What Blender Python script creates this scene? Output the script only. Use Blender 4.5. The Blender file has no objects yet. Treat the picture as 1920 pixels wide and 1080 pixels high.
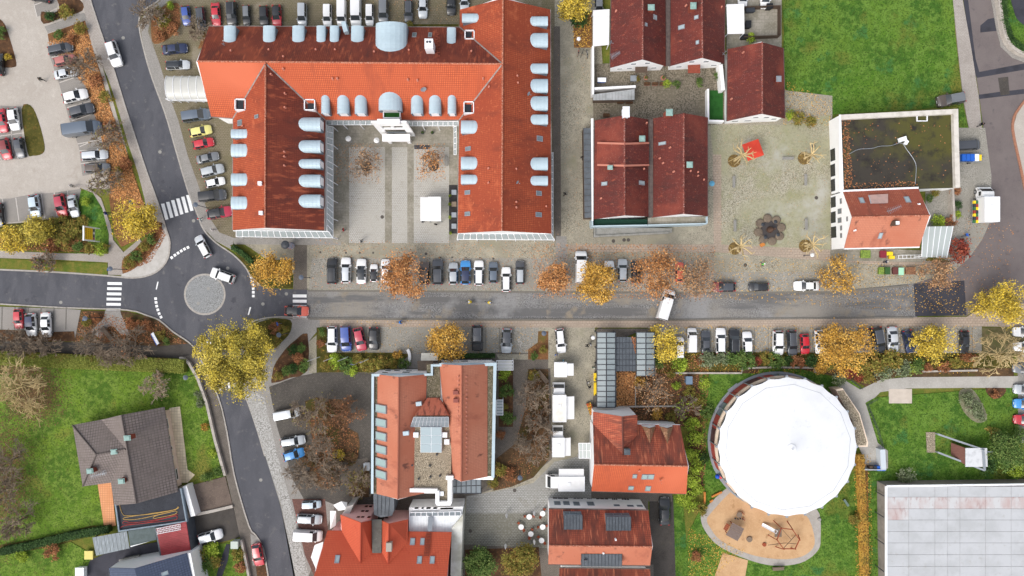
import bpy, bmesh, math, random
from mathutils import Vector, Matrix
from mathutils.geometry import tessellate_polygon
R = math.radians
scene = bpy.context.scene
# ------------------------------------------------------------------ camera (drone at 120 m looking straight down, 24 mm)
H = 120.0
S = 1920 / (2 * H * 0.75)          # photograph pixels per metre on the ground
cam = bpy.data.cameras.new('camera'); cam.lens = 24; cam.sensor_width = 36; cam.clip_end = 2000; cam.clip_start = 1
camo = bpy.data.objects.new('camera', cam); scene.collection.objects.link(camo)
camo.location = (0,0,H); camo.rotation_euler = (0,0,0); scene.camera = camo
# ------------------------------------------------------------------ sky and sun (overcast, light from the south west)
SUN_EL, SUN_AZ = R(50),R(226)     # azimuth clockwise from the top of the picture
world = bpy.data.worlds.new('World'); scene.world = world; world.use_nodes = True
wn = world.node_tree.nodes; wl = world.node_tree.links
bg = wn['Background']
sky = wn.new('ShaderNodeTexSky'); sky.sky_type = 'NISHITA'; sky.sun_disc = False
sky.sun_elevation = SUN_EL; sky.sun_rotation = SUN_AZ; sky.air_density = 1.0; sky.dust_density = 4.0; sky.ozone_density = 1.0
hs = wn.new('ShaderNodeHueSaturation'); hs.inputs['Saturation'].default_value = 0.46
wl.new(sky.outputs['Color'],hs.inputs['Color']); wl.new(hs.outputs['Color'],bg.inputs['Color'])
bg.inputs['Strength'].default_value = 0.15
sun = bpy.data.lights.new('sun', 'SUN'); sun.energy = 0.6; sun.angle = R(30); sun.color = (1,0.975,0.945)
suno = bpy.data.objects.new('sun', sun); scene.collection.objects.link(suno)
suno.rotation_euler = (R(90) - SUN_EL, 0,-SUN_AZ + math.pi)
suno.location = (-60,-90,150)
vs = scene.view_settings; vs.view_transform = 'Standard'; vs.look = 'None'; vs.gamma = 1; vs.use_curve_mapping = False
vs.exposure = 0.63
scene.cycles.max_bounces = 5; scene.cycles.diffuse_bounces = 3; scene.cycles.glossy_bounces = 2; scene.cycles.transmission_bounces = 4
scene.cycles.transparent_max_bounces = 6
scene.cycles.use_denoising = True
# ------------------------------------------------------------------ measuring helpers
def W(x, y, h=0.0):
    k = (H - h) / H / S
    return Vector(((x - 960) * k, -(y - 540) * k, h))
EYE = Vector((0,0,H))
def hit(x, y, p0,n):
    d = W(x, y) - EYE
    t = (p0 - EYE).dot(n) / d.dot(n)
    return EYE + d * t
def px2m(p, h=0.0): return p / S * (H - h) / H
def smooth(pts, n=4,closed=False):
    out = []; N = len(pts)
    rng = range(N) if closed else range(N - 1)
    for i in rng:
        g = (lambda j: pts[j % N]) if closed else (lambda j: pts[min(max(j, 0),N - 1)])
        p0,p1,p2,p3 = g(i - 1),g(i),g(i + 1),g(i + 2)
        for k in range(n):
            t = k / n
            out.append(tuple(0.5 * ((2 * p1[a]) + (-p0[a] + p2[a]) * t + (2 * p0[a] - 5 * p1[a] + 4 * p2[a] - p3[a]) * t * t + (-p0[a] + 3 * p1[a] - 3 * p2[a] + p3[a]) * t ** 3) for a in range(2)))
    if not closed: out.append(tuple(pts[-1][:2]))
    return out
def circ(cx, cy, r, n=40,ry=None, rot=0.0):
    ry = ry or r; c, s = math.cos(rot),math.sin(rot)
    o = []
    for i in range(n):
        a = 2 * math.pi * i / n; u, v = r * math.cos(a),ry * math.sin(a)
        o.append((cx + u * c - v * s, cy + u * s + v * c))
    return o
def inside(x, y, poly):
    r = False; j = len(poly) - 1
    for i in range(len(poly)):
        xi, yi = poly[i][0],poly[i][1]; xj, yj = poly[j][0],poly[j][1]
        if (yi > y) != (yj > y) and x < (xj - xi) * (y - yi) / (yj - yi) + xi: r = not r
        j = i
    return r
ORD = ['first', 'second', 'third', 'fourth', 'fifth', 'sixth', 'seventh', 'eighth', 'ninth', 'tenth', 'eleventh', 'twelfth', 'thirteenth', 'fourteenth', 'fifteenth', 'sixteenth', 'seventeenth', 'eighteenth', 'nineteenth', 'twentieth']
# ------------------------------------------------------------------ object helpers
COL = scene.collection
ORG = {}
def tag(o, label=None, cat=None, group=None, kind=None):
    if label: o['label'] = label
    if cat: o['category'] = cat
    if group: o['group'] = group
    if kind: o['kind'] = kind
    return o
def empty(name, loc, label=None, cat=None, group=None, rz=0.0):
    o = bpy.data.objects.new(name, None); COL.objects.link(o); o.location = loc; o.rotation_euler = (0,0,rz)
    o.empty_display_size = 0.3
    ORG[o.name] = Vector(loc)
    return tag(o, label, cat, group)
def obj(name, me, parent=None, loc=None):
    o = bpy.data.objects.new(name, me); COL.objects.link(o)
    if parent: o.parent = parent
    if loc is not None: o.location = loc
    return o
def build(name, verts, faces, mats, parent=None, fm=None, uv=None, smooth_=False):
    """One mesh object from world-space vertices; parts are stored relative to their thing."""
    if parent is not None: org = ORG[parent.name]
    else:
        n = len(verts); org = Vector((sum(v[0] for v in verts) / n, sum(v[1] for v in verts) / n, min(v[2] for v in verts)))
    me = bpy.data.meshes.new(name)
    me.from_pydata([(v[0] - org[0],v[1] - org[1],v[2] - org[2]) for v in verts],[],faces)
    if not isinstance(mats, (list, tuple)): mats = [mats]
    for m in mats: me.materials.append(m)
    if fm: me.polygons.foreach_set('material_index', fm)
    if uv:
        l = me.uv_layers.new(name='UVMap'); k = 0
        for f in uv:
            for c in f: l.data[k].uv = c; k += 1
    if smooth_: me.polygons.foreach_set('use_smooth', [True] * len(faces))
    me.update()
    o = bpy.data.objects.new(name, me); COL.objects.link(o)
    if parent is not None: o.parent = parent
    else: o.location = org
    ORG[o.name] = org
    return o
class MB:
    """collects simple solids into one mesh"""
    def __init__(s): s.v = []; s.f = []; s.m = []
    def add(s, vs, fs, m=0):
        b = len(s.v); s.v += [Vector(v) for v in vs]
        s.f += [tuple(i + b for i in f) for f in fs]; s.m += [m] * len(fs); return s
    def prism(s, pts, h0,h1,m=0,bottom=False):
        """pts: world xy polygon"""
        n = len(pts)
        a = sum(pts[i][0] * pts[(i + 1) % n][1] - pts[(i + 1) % n][0] * pts[i][1] for i in range(n))
        if a < 0: pts = pts[::-1]
        vs = [(p[0],p[1],h0) for p in pts] + [(p[0],p[1],h1) for p in pts]
        fs = [tuple(range(n, 2 * n))] + [(i, (i + 1) % n, (i + 1) % n + n, i + n) for i in range(n)]
        if bottom: fs.append(tuple(range(n - 1,-1,-1)))
        return s.add(vs, fs, m)
    def hexa(s, b, t, m=0):
        """eight corners: bottom ring b (4),top ring t (4),counter-clockwise seen from above"""
        return s.add(list(b) + list(t),[(3,2,1,0),(4,5,6,7),(0,1,5,4),(1,2,6,5),(2,3,7,6),(3,0,4,7)],m)
    def box(s, c, x, y, z, sx, sy, sz, m=0):
        """centre, three unit axes, full sizes"""
        c = Vector(c); X, Y, Z = Vector(x) * sx / 2,Vector(y) * sy / 2,Vector(z) * sz / 2
        b = [c - X - Y - Z, c + X - Y - Z, c + X + Y - Z, c - X + Y - Z]
        return s.hexa(b, [p + 2 * Z for p in b],m)
    def abox(s, c, sx, sy, sz, rz=0.0,m=0):
        x = Vector((math.cos(rz),math.sin(rz),0)); y = Vector((-x.y, x.x, 0))
        return s.box(c, x, y, (0,0,1),sx, sy, sz, m)
    def bar(s, p, q, w, m=0,w2=None):
        p, q = Vector(p),Vector(q); d = (q - p)
        L = d.length
        if L < 1e-6: return s
        d /= L; u = Vector((0,0,1)) if abs(d.z) < .95 else Vector((1,0,0))
        x = d.cross(u).normalized(); y = x.cross(d).normalized()
        return s.box((p + q) / 2,x, y, d, w, w2 or w, L, m)
    def tube(s, pts, rads, n=6,m=0,cap=True):
        rings = []; pts = [Vector(p) for p in pts]
        for i, p in enumerate(pts):
            d = (pts[min(i + 1,len(pts) - 1)] - pts[max(i - 1,0)]).normalized()
            u = Vector((0,0,1)) if abs(d.z) < .9 else Vector((1,0,0))
            x = d.cross(u).normalized(); y = d.cross(x).normalized()
            rings.append([p + (x * math.cos(2 * math.pi * k / n) + y * math.sin(2 * math.pi * k / n)) * rads[i] for k in range(n)])
        vs = [v for r in rings for v in r]; fs = []
        for i in range(len(pts) - 1):
            for k in range(n):
                fs.append((i * n + k, (i + 1) * n + k, (i + 1) * n + (k + 1) % n, i * n + (k + 1) % n))
        if cap: fs += [tuple(range(n)),tuple(range(len(vs) - 1,len(vs) - n - 1,-1))]
        return s.add(vs, fs, m)
    def lathe(s, c, prof, n=16,m=0):
        """prof: list of (radius, z) bottom to top"""
        c = Vector(c); vs = []; fs = []
        for r, z in prof:
            for k in range(n):
                a = 2 * math.pi * k / n; vs.append(c + Vector((r * math.cos(a),r * math.sin(a),z)))
        for i in range(len(prof) - 1):
            for k in range(n): fs.append((i * n + k, i * n + (k + 1) % n, (i + 1) * n + (k + 1) % n, (i + 1) * n + k))
        fs.append(tuple(range((len(prof) - 1) * n, len(prof) * n)))
        return s.add(vs, fs, m)
    def build(s, name, mats, parent=None, smooth_=False):
        return build(name, s.v, s.f, mats, parent, s.m, None, smooth_)
def copy_tree(o, parent=None):
    c = o.copy(); COL.objects.link(c)
    if parent: c.parent = parent
    if o.name in ORG: ORG[c.name] = ORG[o.name]
    for ch in list(o.children): copy_tree(ch, c)
    return c
# ------------------------------------------------------------------ materials
MATS = {}
def nd(nt, t, **kw):
    n = nt.nodes.new(t)
    for k, v in kw.items():
        if k in n.inputs.keys(): n.inputs[k].default_value = v
        else: setattr(n, k, v)
    return n
def c4(c): return (c[0],c[1],c[2],1.0)
def s2l(r, g, b):
    f = lambda v: (v / 255 / 12.92) if v < 10.3 else ((v / 255 + .055) / 1.055) ** 2.4
    return (f(r),f(g),f(b))
def mat(name, col, rough=.85,layers=(),bump=None, pattern=None, metal=0.0,coat=0.0,spec=.3,coord='Object', rot=0.0,jitter=0.0):
    """layers: (scale, lo, hi, colour, detail[, stretch xyz]); pattern: ('brick', w, h, mortar, mortar colour, offset, second colour) | ('cobble', scale, joint colour, width)"""
    if name in MATS: return MATS[name]
    m = bpy.data.materials.new(name); m.use_nodes = True; MATS[name] = m
    nt = m.node_tree; L = nt.links; b = nt.nodes['Principled BSDF']
    b.inputs['Roughness'].default_value = rough; b.inputs['Metallic'].default_value = metal
    b.inputs['Specular IOR Level'].default_value = spec
    if coat: b.inputs['Coat Weight'].default_value = coat; b.inputs['Coat Roughness'].default_value = .06
    if not layers and not pattern and not bump:
        b.inputs['Base Color'].default_value = c4(col)
        if jitter:
            oi = nd(nt, 'ShaderNodeObjectInfo'); h = nd(nt, 'ShaderNodeHueSaturation'); h.inputs['Color'].default_value = c4(col)
            mr = nd(nt, 'ShaderNodeMapRange'); mr.inputs[3].default_value = 1 - jitter; mr.inputs[4].default_value = 1 + jitter
            L.new(oi.outputs['Random'],mr.inputs[0]); L.new(mr.outputs[0],h.inputs['Value']); L.new(h.outputs[0],b.inputs['Base Color'])
        return m
    tc = nd(nt, 'ShaderNodeTexCoord'); co = tc.outputs[coord]
    if rot:
        mp0 = nd(nt, 'ShaderNodeMapping'); mp0.inputs['Rotation'].default_value = (0,0,rot); L.new(co, mp0.inputs[0]); co = mp0.outputs[0]
    rgb = nd(nt, 'ShaderNodeRGB'); rgb.outputs[0].default_value = c4(col); cur = rgb.outputs[0]
    def mix(a, bcol, fac, mode='MIX'):
        mx = nd(nt, 'ShaderNodeMix', data_type='RGBA', blend_type=mode)
        L.new(fac, mx.inputs[0]) if not isinstance(fac, float) else setattr(mx.inputs[0],'default_value', fac)
        L.new(a, mx.inputs[6])
        if isinstance(bcol, tuple): mx.inputs[7].default_value = c4(bcol)
        else: L.new(bcol, mx.inputs[7])
        return mx.outputs[2]
    hgt = None
    if pattern and pattern[0] == 'brick':
        _, w, h, mo, mc, off, c2 = pattern
        br = nd(nt, 'ShaderNodeTexBrick'); br.offset = off; br.inputs['Scale'].default_value = 1
        br.inputs['Brick Width'].default_value = w; br.inputs['Row Height'].default_value = h; br.inputs['Mortar Size'].default_value = mo
        br.inputs['Mortar Smooth'].default_value = .3; br.inputs['Bias'].default_value = 0
        br.inputs['Color1'].default_value = c4(col); br.inputs['Color2'].default_value = c4(c2); br.inputs['Mortar'].default_value = c4(mc)
        L.new(co, br.inputs['Vector']); cur = br.outputs['Color']; hgt = br.outputs['Fac']
    if pattern and pattern[0] == 'cobble':
        _, sc, jc, jw, c2 = pattern
        vo = nd(nt, 'ShaderNodeTexVoronoi', feature='F1'); vo.inputs['Scale'].default_value = sc; L.new(co, vo.inputs['Vector'])
        sp = nd(nt, 'ShaderNodeSeparateColor'); L.new(vo.outputs['Color'],sp.inputs[0])
        cur = mix(cur, c2,sp.outputs[0])
        mr = nd(nt, 'ShaderNodeMapRange'); mr.inputs[1].default_value = jw; mr.inputs[2].default_value = jw + .3; L.new(vo.outputs['Distance'],mr.inputs[0])
        cur = mix(cur, jc, mr.outputs[0]); hgt = mr.outputs[0]
    for ly in layers:
        sc, lo, hi, c2,det = ly[:5]
        no = nd(nt, 'ShaderNodeTexNoise'); no.inputs['Scale'].default_value = sc; no.inputs['Detail'].default_value = det; no.inputs['Roughness'].default_value = .62
        v = co
        mp = nd(nt, 'ShaderNodeMapping'); mp.inputs['Location'].default_value = (sc * 3.1,sc * 7.7,1.3)
        if len(ly) > 5: mp.inputs['Scale'].default_value = ly[5]
        L.new(v, mp.inputs[0]); L.new(mp.outputs[0],no.inputs['Vector'])
        mr = nd(nt, 'ShaderNodeMapRange'); mr.inputs[1].default_value = lo; mr.inputs[2].default_value = hi
        if len(ly) > 6: mr.inputs[4].default_value = ly[6]
        L.new(no.outputs['Fac'],mr.inputs[0]); cur = mix(cur, c2,mr.outputs[0])
    L.new(cur, b.inputs['Base Color'])
    if bump:
        sc, st, dist = bump
        no = nd(nt, 'ShaderNodeTexNoise'); no.inputs['Scale'].default_value = sc; no.inputs['Detail'].default_value = 4; L.new(co, no.inputs['Vector'])
        bp = nd(nt, 'ShaderNodeBump'); bp.inputs['Strength'].default_value = st; bp.inputs['Distance'].default_value = dist
        L.new(no.outputs['Fac'],bp.inputs['Height']); last = bp
        if hgt is not None:
            b2 = nd(nt, 'ShaderNodeBump', invert=True); b2.inputs['Strength'].default_value = st; b2.inputs['Distance'].default_value = dist
            L.new(hgt, b2.inputs['Height']); L.new(bp.outputs[0],b2.inputs['Normal']); last = b2
        L.new(last.outputs[0],b.inputs['Normal'])
    return m
def C(r, g, b, k=.92):
    """display colour of a lit level surface in the photograph -> base colour"""
    c = s2l(r, g, b); return (c[0] * k, c[1] * k, c[2] * k)
asphalt = mat('asphalt', C(88,89,95),.9,[(.12,.42,.6,C(98,98,103),4),(.5,.45,.6,C(80,81,87),5,(1,.35,1)),(9,.4,.7,C(76,77,82),4),(.9,.6,.72,C(108,106,106),5),(.35,.64,.68,C(74,74,80),4),(30,.55,.8,C(118,117,118),2)],(60,.25,.01))
asphalt_e = mat('asphalt_brown', C(112,104,102),.9,[(.3,.4,.7,C(98,90,90),3),(12,.35,.75,C(126,116,112),4),(.8,.6,.8,C(90,84,86),4)],(60,.25,.01))
asphalt_n = mat('asphalt_new', C(60,60,68),.9,[(14,.4,.75,C(74,74,80),4),(.5,.5,.7,C(54,54,60),3)],(60,.25,.01))
asphalt_w = mat('asphalt_worn', C(74,70,66),.9,[(.5,.4,.7,C(56,52,48),4),(10,.4,.75,C(92,86,80),4),(1.2,.58,.75,C(88,82,70),4)],(50,.25,.01))
lot = mat('car_park_gravel', C(192,184,174),.95,[(.12,.35,.7,C(178,169,158),4),(.9,.5,.8,C(205,198,188),4),(14,.4,.7,C(160,152,142),3),(.35,.62,.8,C(160,150,138),5)],(40,.3,.02))
bays = mat('parking_bay_paving', C(150,145,140),.95,[(.4,.4,.7,C(130,126,122),4),(12,.4,.7,C(166,160,152),3)],(40,.3,.01),('brick', .4,.2,.02,C(110,106,100),.5,C(142,138,132)))
walk = mat('pavement_slabs', C(166,158,150),.92,[(.3,.4,.7,C(148,140,132),4),(8,.45,.75,C(180,172,164),3),(.9,.6,.8,C(136,128,120),4)],(30,.2,.01),('brick', .5,.25,.025,C(132,125,116),.5,C(176,168,160)))
walk2 = mat('pavement_grey_paving', C(152,148,142),.92,[(.5,.4,.7,C(134,130,124),4),(8,.45,.75,C(168,164,158),3)],(30,.2,.01),('brick', .3,.15,.02,C(112,108,102),.5,C(160,156,150)))
walk_d = mat('pavement_dark_paving', C(112,104,96),.92,[(.5,.4,.7,C(92,86,78),4),(8,.45,.75,C(128,120,110),3)],(30,.2,.01),('brick', .4,.2,.025,C(78,72,66),.5,C(120,112,104)))
pinkw = mat('pavement_pinkish_slabs', C(170,154,138),.92,[(.35,.4,.7,C(152,138,122),4),(6,.45,.75,C(184,168,152),3),(.8,.6,.8,C(140,126,110),4)],(30,.2,.01),('brick', .6,.45,.04,C(126,112,98),.5,C(182,164,146)))
cob = mat('cobble_yellow_grey', C(168,161,142),.92,[(.12,.4,.68,C(150,144,128),4),(.5,.5,.75,C(178,170,150),4),(4,.52,.78,C(142,136,118),4),(.25,.58,.78,C(146,142,118),5)],(40,.3,.02),('cobble', 7.5,C(122,116,100),.42,C(180,173,156)))
sqr = mat('cobble_square_mossy', C(174,169,150),.92,[(.1,.4,.62,C(158,156,128),4),(.35,.5,.72,C(146,146,110),5),(2.5,.52,.72,C(138,132,108),4),(.16,.55,.75,C(176,174,164),4)],(40,.3,.02),('cobble', 7,C(124,118,98),.42,C(186,181,164)))
street = mat('cobble_street_grey', C(128,129,130),.92,[(.05,.45,.65,C(142,137,128),3),(.55,.47,.58,C(106,105,104),6,(.1,1,1)),(.3,.56,.66,C(142,132,116),6),(.12,.52,.64,C(146,145,143),5),(4,.52,.78,C(112,110,107),4),(.3,.55,.8,C(146,141,132),4,(.15,1,1))],(40,.3,.02),('cobble', 5.5,C(92,90,88),.4,C(154,153,151)))
bayc = mat('parking_cobble', C(164,160,150),.92,[(.3,.4,.68,C(146,142,132),4),(4,.52,.78,C(140,135,124),4),(.7,.56,.8,C(136,132,120),4)],(40,.3,.02),('cobble', 6.5,C(122,118,108),.42,C(174,170,160)))
court = mat('courtyard_setts', C(188,185,178),.92,[(.15,.4,.65,C(174,170,160),4),(.6,.55,.75,C(154,150,138),5),(6,.45,.75,C(190,187,180),3),(.5,.66,.8,C(112,106,96),4)],(40,.3,.02),('brick', .34,.3,.05,C(146,142,132),.5,C(184,181,174)))
court_d = mat('courtyard_slabs_brown', C(154,149,136),.92,[(.5,.4,.62,C(132,127,112),5),(3,.5,.75,C(166,160,148),4)],(30,.2,.01),('brick', .9,.6,.03,C(126,120,106),.5,C(160,154,142)))
parkrow = mat('mossy_bay_paving', C(120,112,92),.95,[(.35,.4,.7,C(104,98,70),4),(6,.45,.75,C(140,130,110),3),(.2,.58,.75,C(150,140,124),4)],(40,.3,.02),('brick', .45,.3,.04,C(86,80,56),.5,C(130,120,102)))
kerbm = mat('kerb_stone', C(176,170,162),.9,[(3,.4,.7,C(150,144,136),4)],(40,.2,.01))
wallm = mat('garden_wall_concrete', C(190,182,172),.9,[(1,.4,.7,C(164,156,146),4),(6,.5,.8,C(140,134,124),3)],(30,.2,.01))
paint = mat('road_paint', C(236,236,234,1),.8,[(5,.55,.8,C(196,196,196),4),(40,.5,.75,C(214,214,214),3)],(60,.2,.005))
paint_w = mat('worn_bay_paint', C(206,200,192),.85,[(4,.45,.75,C(176,168,160),4)])
baydark = mat('bay_divider_setts', C(112,108,100),.9,[(6,.4,.7,C(132,128,120),3)])
grass1 = mat('lawn_grass', C(98,134,42),1,[(.06,.42,.56,C(124,152,50),4),(.2,.44,.58,C(72,108,36),6),(1.0,.46,.6,C(124,150,64),6),(.13,.58,.67,C(132,128,60),6),(.35,.62,.71,C(100,92,50),6),(4,.47,.64,C(56,82,30),4),(14,.5,.66,C(118,136,62),3)],(10,1,.15),spec=.1)
grass2 = mat('lawn_grass_deep', C(86,128,40),1,[(.07,.42,.56,C(112,142,54),4),(.22,.44,.58,C(58,100,36),6),(1.0,.46,.6,C(112,146,62),6),(.12,.57,.67,C(122,120,54),6),(.28,.59,.68,C(64,118,66),6),(4,.47,.64,C(46,76,26),4),(14,.5,.66,C(104,130,56),3)],(10,1,.15),spec=.1)
grass3 = mat('lawn_grass_olive', C(112,118,52),1,[(.2,.36,.62,C(92,110,44),4),(1,.42,.7,C(134,122,62),5),(6,.48,.72,C(78,92,34),4)],(14,.7,.08),spec=.1)
soil = mat('planting_soil', C(96,72,54),1,[(.5,.4,.65,C(76,56,42),4),(2,.5,.7,C(128,92,62),5),(8,.5,.75,C(70,54,40),4)],(12,.8,.08),spec=.1)
litter = mat('leaf_littered_soil', C(138,98,66),1,[(.35,.4,.65,C(112,80,54),4),(1.5,.5,.7,C(158,114,76),5),(7,.5,.7,C(92,66,46),4),(3,.6,.75,C(170,126,86),3),(.25,.58,.72,C(110,100,54),5)],(12,.8,.08),spec=.1)
litter_d = mat('dark_leaf_soil', C(98,78,58),1,[(.35,.4,.65,C(78,62,46),4),(1.5,.5,.7,C(124,94,64),5),(7,.5,.7,C(66,52,40),4),(.3,.56,.7,C(84,82,44),5)],(12,.8,.08),spec=.1)
cover = mat('ground_cover_green', C(92,88,44),1,[(.5,.4,.65,C(72,72,34),4),(2,.5,.7,C(118,104,52),5),(8,.5,.75,C(60,60,28),4),(1.2,.6,.75,C(140,96,56),4)],(10,.9,.12),spec=.1)
sand = mat('playground_sand', C(204,168,128),1,[(.4,.4,.62,C(192,154,114),5),(5,.5,.8,C(214,178,140),4),(.8,.6,.7,C(178,140,102),5)],(10,.6,.05),spec=.1)
gravelroof = mat('gravel_roof', C(176,162,140),1,[(.6,.4,.7,C(150,138,118),4),(1.5,.62,.75,C(112,102,84),4)],(30,.5,.03),('cobble', 6,C(120,110,92),.3,C(206,192,168)))
gravelmoss = mat('mossy_gravel_roof', C(120,112,92),1,[(.8,.4,.7,C(92,88,66),4),(3,.5,.7,C(150,140,120),4)],(30,.5,.03),('cobble', 7,C(80,76,58),.3,C(140,132,114)))
def tiles(name, c, c2,joint, layers=(),w=.3,h=.36,mo=.035):
    return mat(name, c, .8,layers, (20,.25,.02),('brick', w, h, mo, joint, 0.0,c2),coord='UV')
DK = C(96,40,28)
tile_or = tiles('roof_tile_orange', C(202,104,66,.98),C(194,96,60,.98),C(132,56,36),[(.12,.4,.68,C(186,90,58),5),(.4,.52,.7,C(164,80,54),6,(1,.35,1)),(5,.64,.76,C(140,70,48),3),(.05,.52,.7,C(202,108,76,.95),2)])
tile_or2 = tiles('roof_tile_orange_red', C(176,86,54,1),C(166,78,49,1),C(118,50,32),[(.08,.44,.58,C(150,68,44),6),(.4,.5,.66,C(132,62,43),6,(1,.35,1)),(2.2,.58,.74,C(192,106,70),3),(.2,.58,.68,C(188,98,64),5),(7,.64,.75,C(112,58,44),3)])
tile_dk = tiles('roof_tile_weathered_shaded', C(140,66,48),C(128,60,43),C(92,43,32),[(.13,.42,.62,C(116,55,42),5),(.6,.5,.7,C(96,50,42),5,(1,.3,1)),(1.3,.53,.7,C(172,90,62),4,(1.4,.35,1)),(.06,.54,.66,C(154,76,52),4),(6,.64,.76,C(180,104,82),3)])  # for slopes turned from the sun: real weathering plus shade put in the colour
tile_br = tiles('roof_tile_brown_red', C(116,54,46),C(106,49,42),C(86,40,36),[(.2,.4,.65,C(98,46,40),5),(.7,.5,.7,C(80,44,40),5,(1,.3,1)),(1.6,.58,.72,C(146,76,58),4,(1.2,.5,1)),(.1,.54,.7,C(136,66,52),4),(9,.66,.74,C(186,156,144),2)],.24,.34)
tile_sal = tiles('roof_tile_salmon', C(192,126,99,1),C(186,120,95,1),C(164,102,82),[(.1,.42,.62,C(184,112,86),5),(.4,.56,.72,C(158,92,72),6,(1,.4,1)),(.7,.6,.7,C(120,76,64),6,(1,.5,1))],.25,.34,.02)
tile_scar = tiles('roof_tile_scarlet', C(202,96,66,1),C(196,90,62,1),C(164,72,50),[(.12,.42,.68,C(190,84,58),4),(.6,.6,.8,C(170,62,42),5)],.25,.34,.025)
tile_mot = tiles('roof_tile_mottled', C(186,98,72),C(174,88,64),C(116,58,46),[(.16,.42,.6,C(140,74,58),5),(.6,.46,.62,C(108,64,54),5,(1.2,.25,1)),(1.6,.55,.68,C(206,122,90),4,(1.8,.2,1))])
tile_lt = tiles('roof_tile_faded', C(190,108,82),C(180,98,74),C(130,70,54),[(.2,.42,.62,C(164,88,68),5),(.8,.5,.68,C(140,80,64),5,(1.4,.3,1)),(2,.6,.75,C(206,140,112),4)])
tile_gry = tiles('roof_tile_grey_brown', C(134,123,118),C(122,112,108),C(84,76,72),[(.2,.4,.68,C(118,108,103),4),(.8,.52,.75,C(100,92,86),5),(3,.6,.75,C(140,130,120),4)],.45,.5,.05)
tile_blu = tiles('roof_tile_slate_blue', C(84,94,116),C(74,84,106),C(56,62,78),[(.3,.4,.68,C(72,82,102),4)],.4,.42,.04)
ridge_m = mat('ridge_tile_mortar', C(196,128,100),.85,[(3,.4,.6,C(160,84,60),3),(6,.55,.7,C(214,180,160),3)])
ridge_d = mat('ridge_tile_dark', C(150,84,70),.85,[(3,.4,.6,C(110,52,44),3),(6,.55,.7,C(210,190,178),3)])
white = mat('white_render', (.88,.88,.87),.8,[(.5,.45,.75,(.84,.84,.83),4),(2,.64,.82,(.74,.73,.71),4)],(30,.1,.01))
pinkm = mat('pink_render', (.86,.50,.46),.8,[(.5,.45,.75,(.80,.46,.42),4)],(30,.1,.01))
cream = mat('cream_render', C(226,206,184,1),.8,[(.5,.45,.75,C(212,192,170),4)],(30,.1,.01))
zinc = mat('zinc_sheet', C(178,196,204,1),.5,[(.6,.4,.7,C(168,186,194,1),3),(4,.55,.8,C(186,202,208,1),3)],(8,.08,.01),metal=.1,jitter=.1)
zinc_d = mat('zinc_cheek', C(122,138,150),.5,[(1,.4,.7,C(104,120,132),3)])
lead = mat('dark_sheet_metal', C(92,98,104),.5,[(.8,.4,.7,C(76,82,88),4),(4,.55,.8,C(112,118,124),4)],(10,.1,.01),metal=.1)
gutter = mat('gutter_metal', C(150,140,134),.5,[(2,.4,.7,C(118,108,102),3)])
gutter_d = mat('gutter_dark_metal', C(104,92,86),.5,[(2,.4,.7,C(82,72,68),3)])
whitem = mat('white_metal', C(236,238,240,1),.5)
steel = mat('galvanised_steel', C(156,162,168),.45,metal=.3)
darkm = mat('dark_metal', C(58,62,68),.5)
blackm = mat('black_plastic', C(34,35,38),.55)
bluem = mat('blue_plastic', C(40,100,196),.5)
yellowm = mat('yellow_plastic', C(236,200,40,1),.5)
redm = mat('red_plastic', C(200,50,50),.5)
wood = mat('weathered_wood', C(136,120,104),.85,[(2,.4,.7,C(112,98,84),4,(1,6,1))])
wood_d = mat('dark_wood', C(96,80,68),.85,[(2,.4,.7,C(78,64,54),4,(1,6,1))])
wood_o = mat('orange_wood', C(206,134,66),.8,[(2,.4,.7,C(184,112,52),4,(1,6,1))])
wood_r = mat('red_brown_wood', C(160,84,56),.8,[(2,.4,.7,C(136,66,44),4,(1,6,1))])
brickm = mat('red_brick', C(150,78,60),.9,[(3,.4,.7,C(126,62,48),4)],None)
copper = mat('copper_green_cap', C(150,180,172),.6,[(2,.4,.7,C(130,160,152),3)])
stone = mat('grey_stone', C(150,148,142),.9,[(1,.4,.7,C(130,128,120),4),(6,.5,.75,C(168,166,160),4)],(20,.3,.02))
stone_d = mat('dark_bronze_stone', C(122,108,92),.8,[(1,.4,.7,C(100,88,76),4),(5,.5,.75,C(138,124,106),4)],(20,.3,.02))
iron = mat('cast_iron', C(92,86,80),.7,[(8,.4,.7,C(72,66,62),3)])
membrane = mat('white_membrane', (.74,.75,.76),.6,[(.3,.45,.7,(.69,.70,.71),4),(1.5,.6,.75,(.64,.65,.66),4)])
canvas = mat('white_canvas', (.8,.8,.79),.7,[(.5,.5,.8,(.74,.74,.73),3)])
bark = mat('bark_grey', C(146,130,112),.95,[(3,.4,.7,C(120,106,90),4)],(12,.5,.03))
bark_p = mat('bark_pale', C(206,184,136),.95,[(3,.4,.7,C(180,158,116),4)],(12,.5,.03))
bark_d = mat('bark_dark', C(92,80,68),.95,[(3,.4,.7,C(72,62,52),4)],(12,.5,.03))
green_turf = mat('artificial_turf', C(48,96,44),1,[(1,.45,.7,C(38,80,36),4)],spec=.1)
dark_green = mat('dark_green_felt', C(24,56,44),.95)
def glassy(name, col, rough=.08,tr=0.0,spec=.6):
    m = mat(name, col, rough, spec=spec)
    if tr:
        b = m.node_tree.nodes['Principled BSDF']; b.inputs['Alpha'].default_value = 1 - tr
    return m
gl_dark = glassy('window_glass_dark', (.015,.018,.022))
gl_car = glassy('car_glass', (.02,.024,.028),.05,spec=.9)
gl_grey = glassy('window_glass_grey', (.16,.19,.21),.12)
gl_pale = glassy('skylight_glass_pale', (.36,.44,.46),.15)
gl_can = glassy('canopy_glass', (.42,.48,.49),.12,.45)
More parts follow.
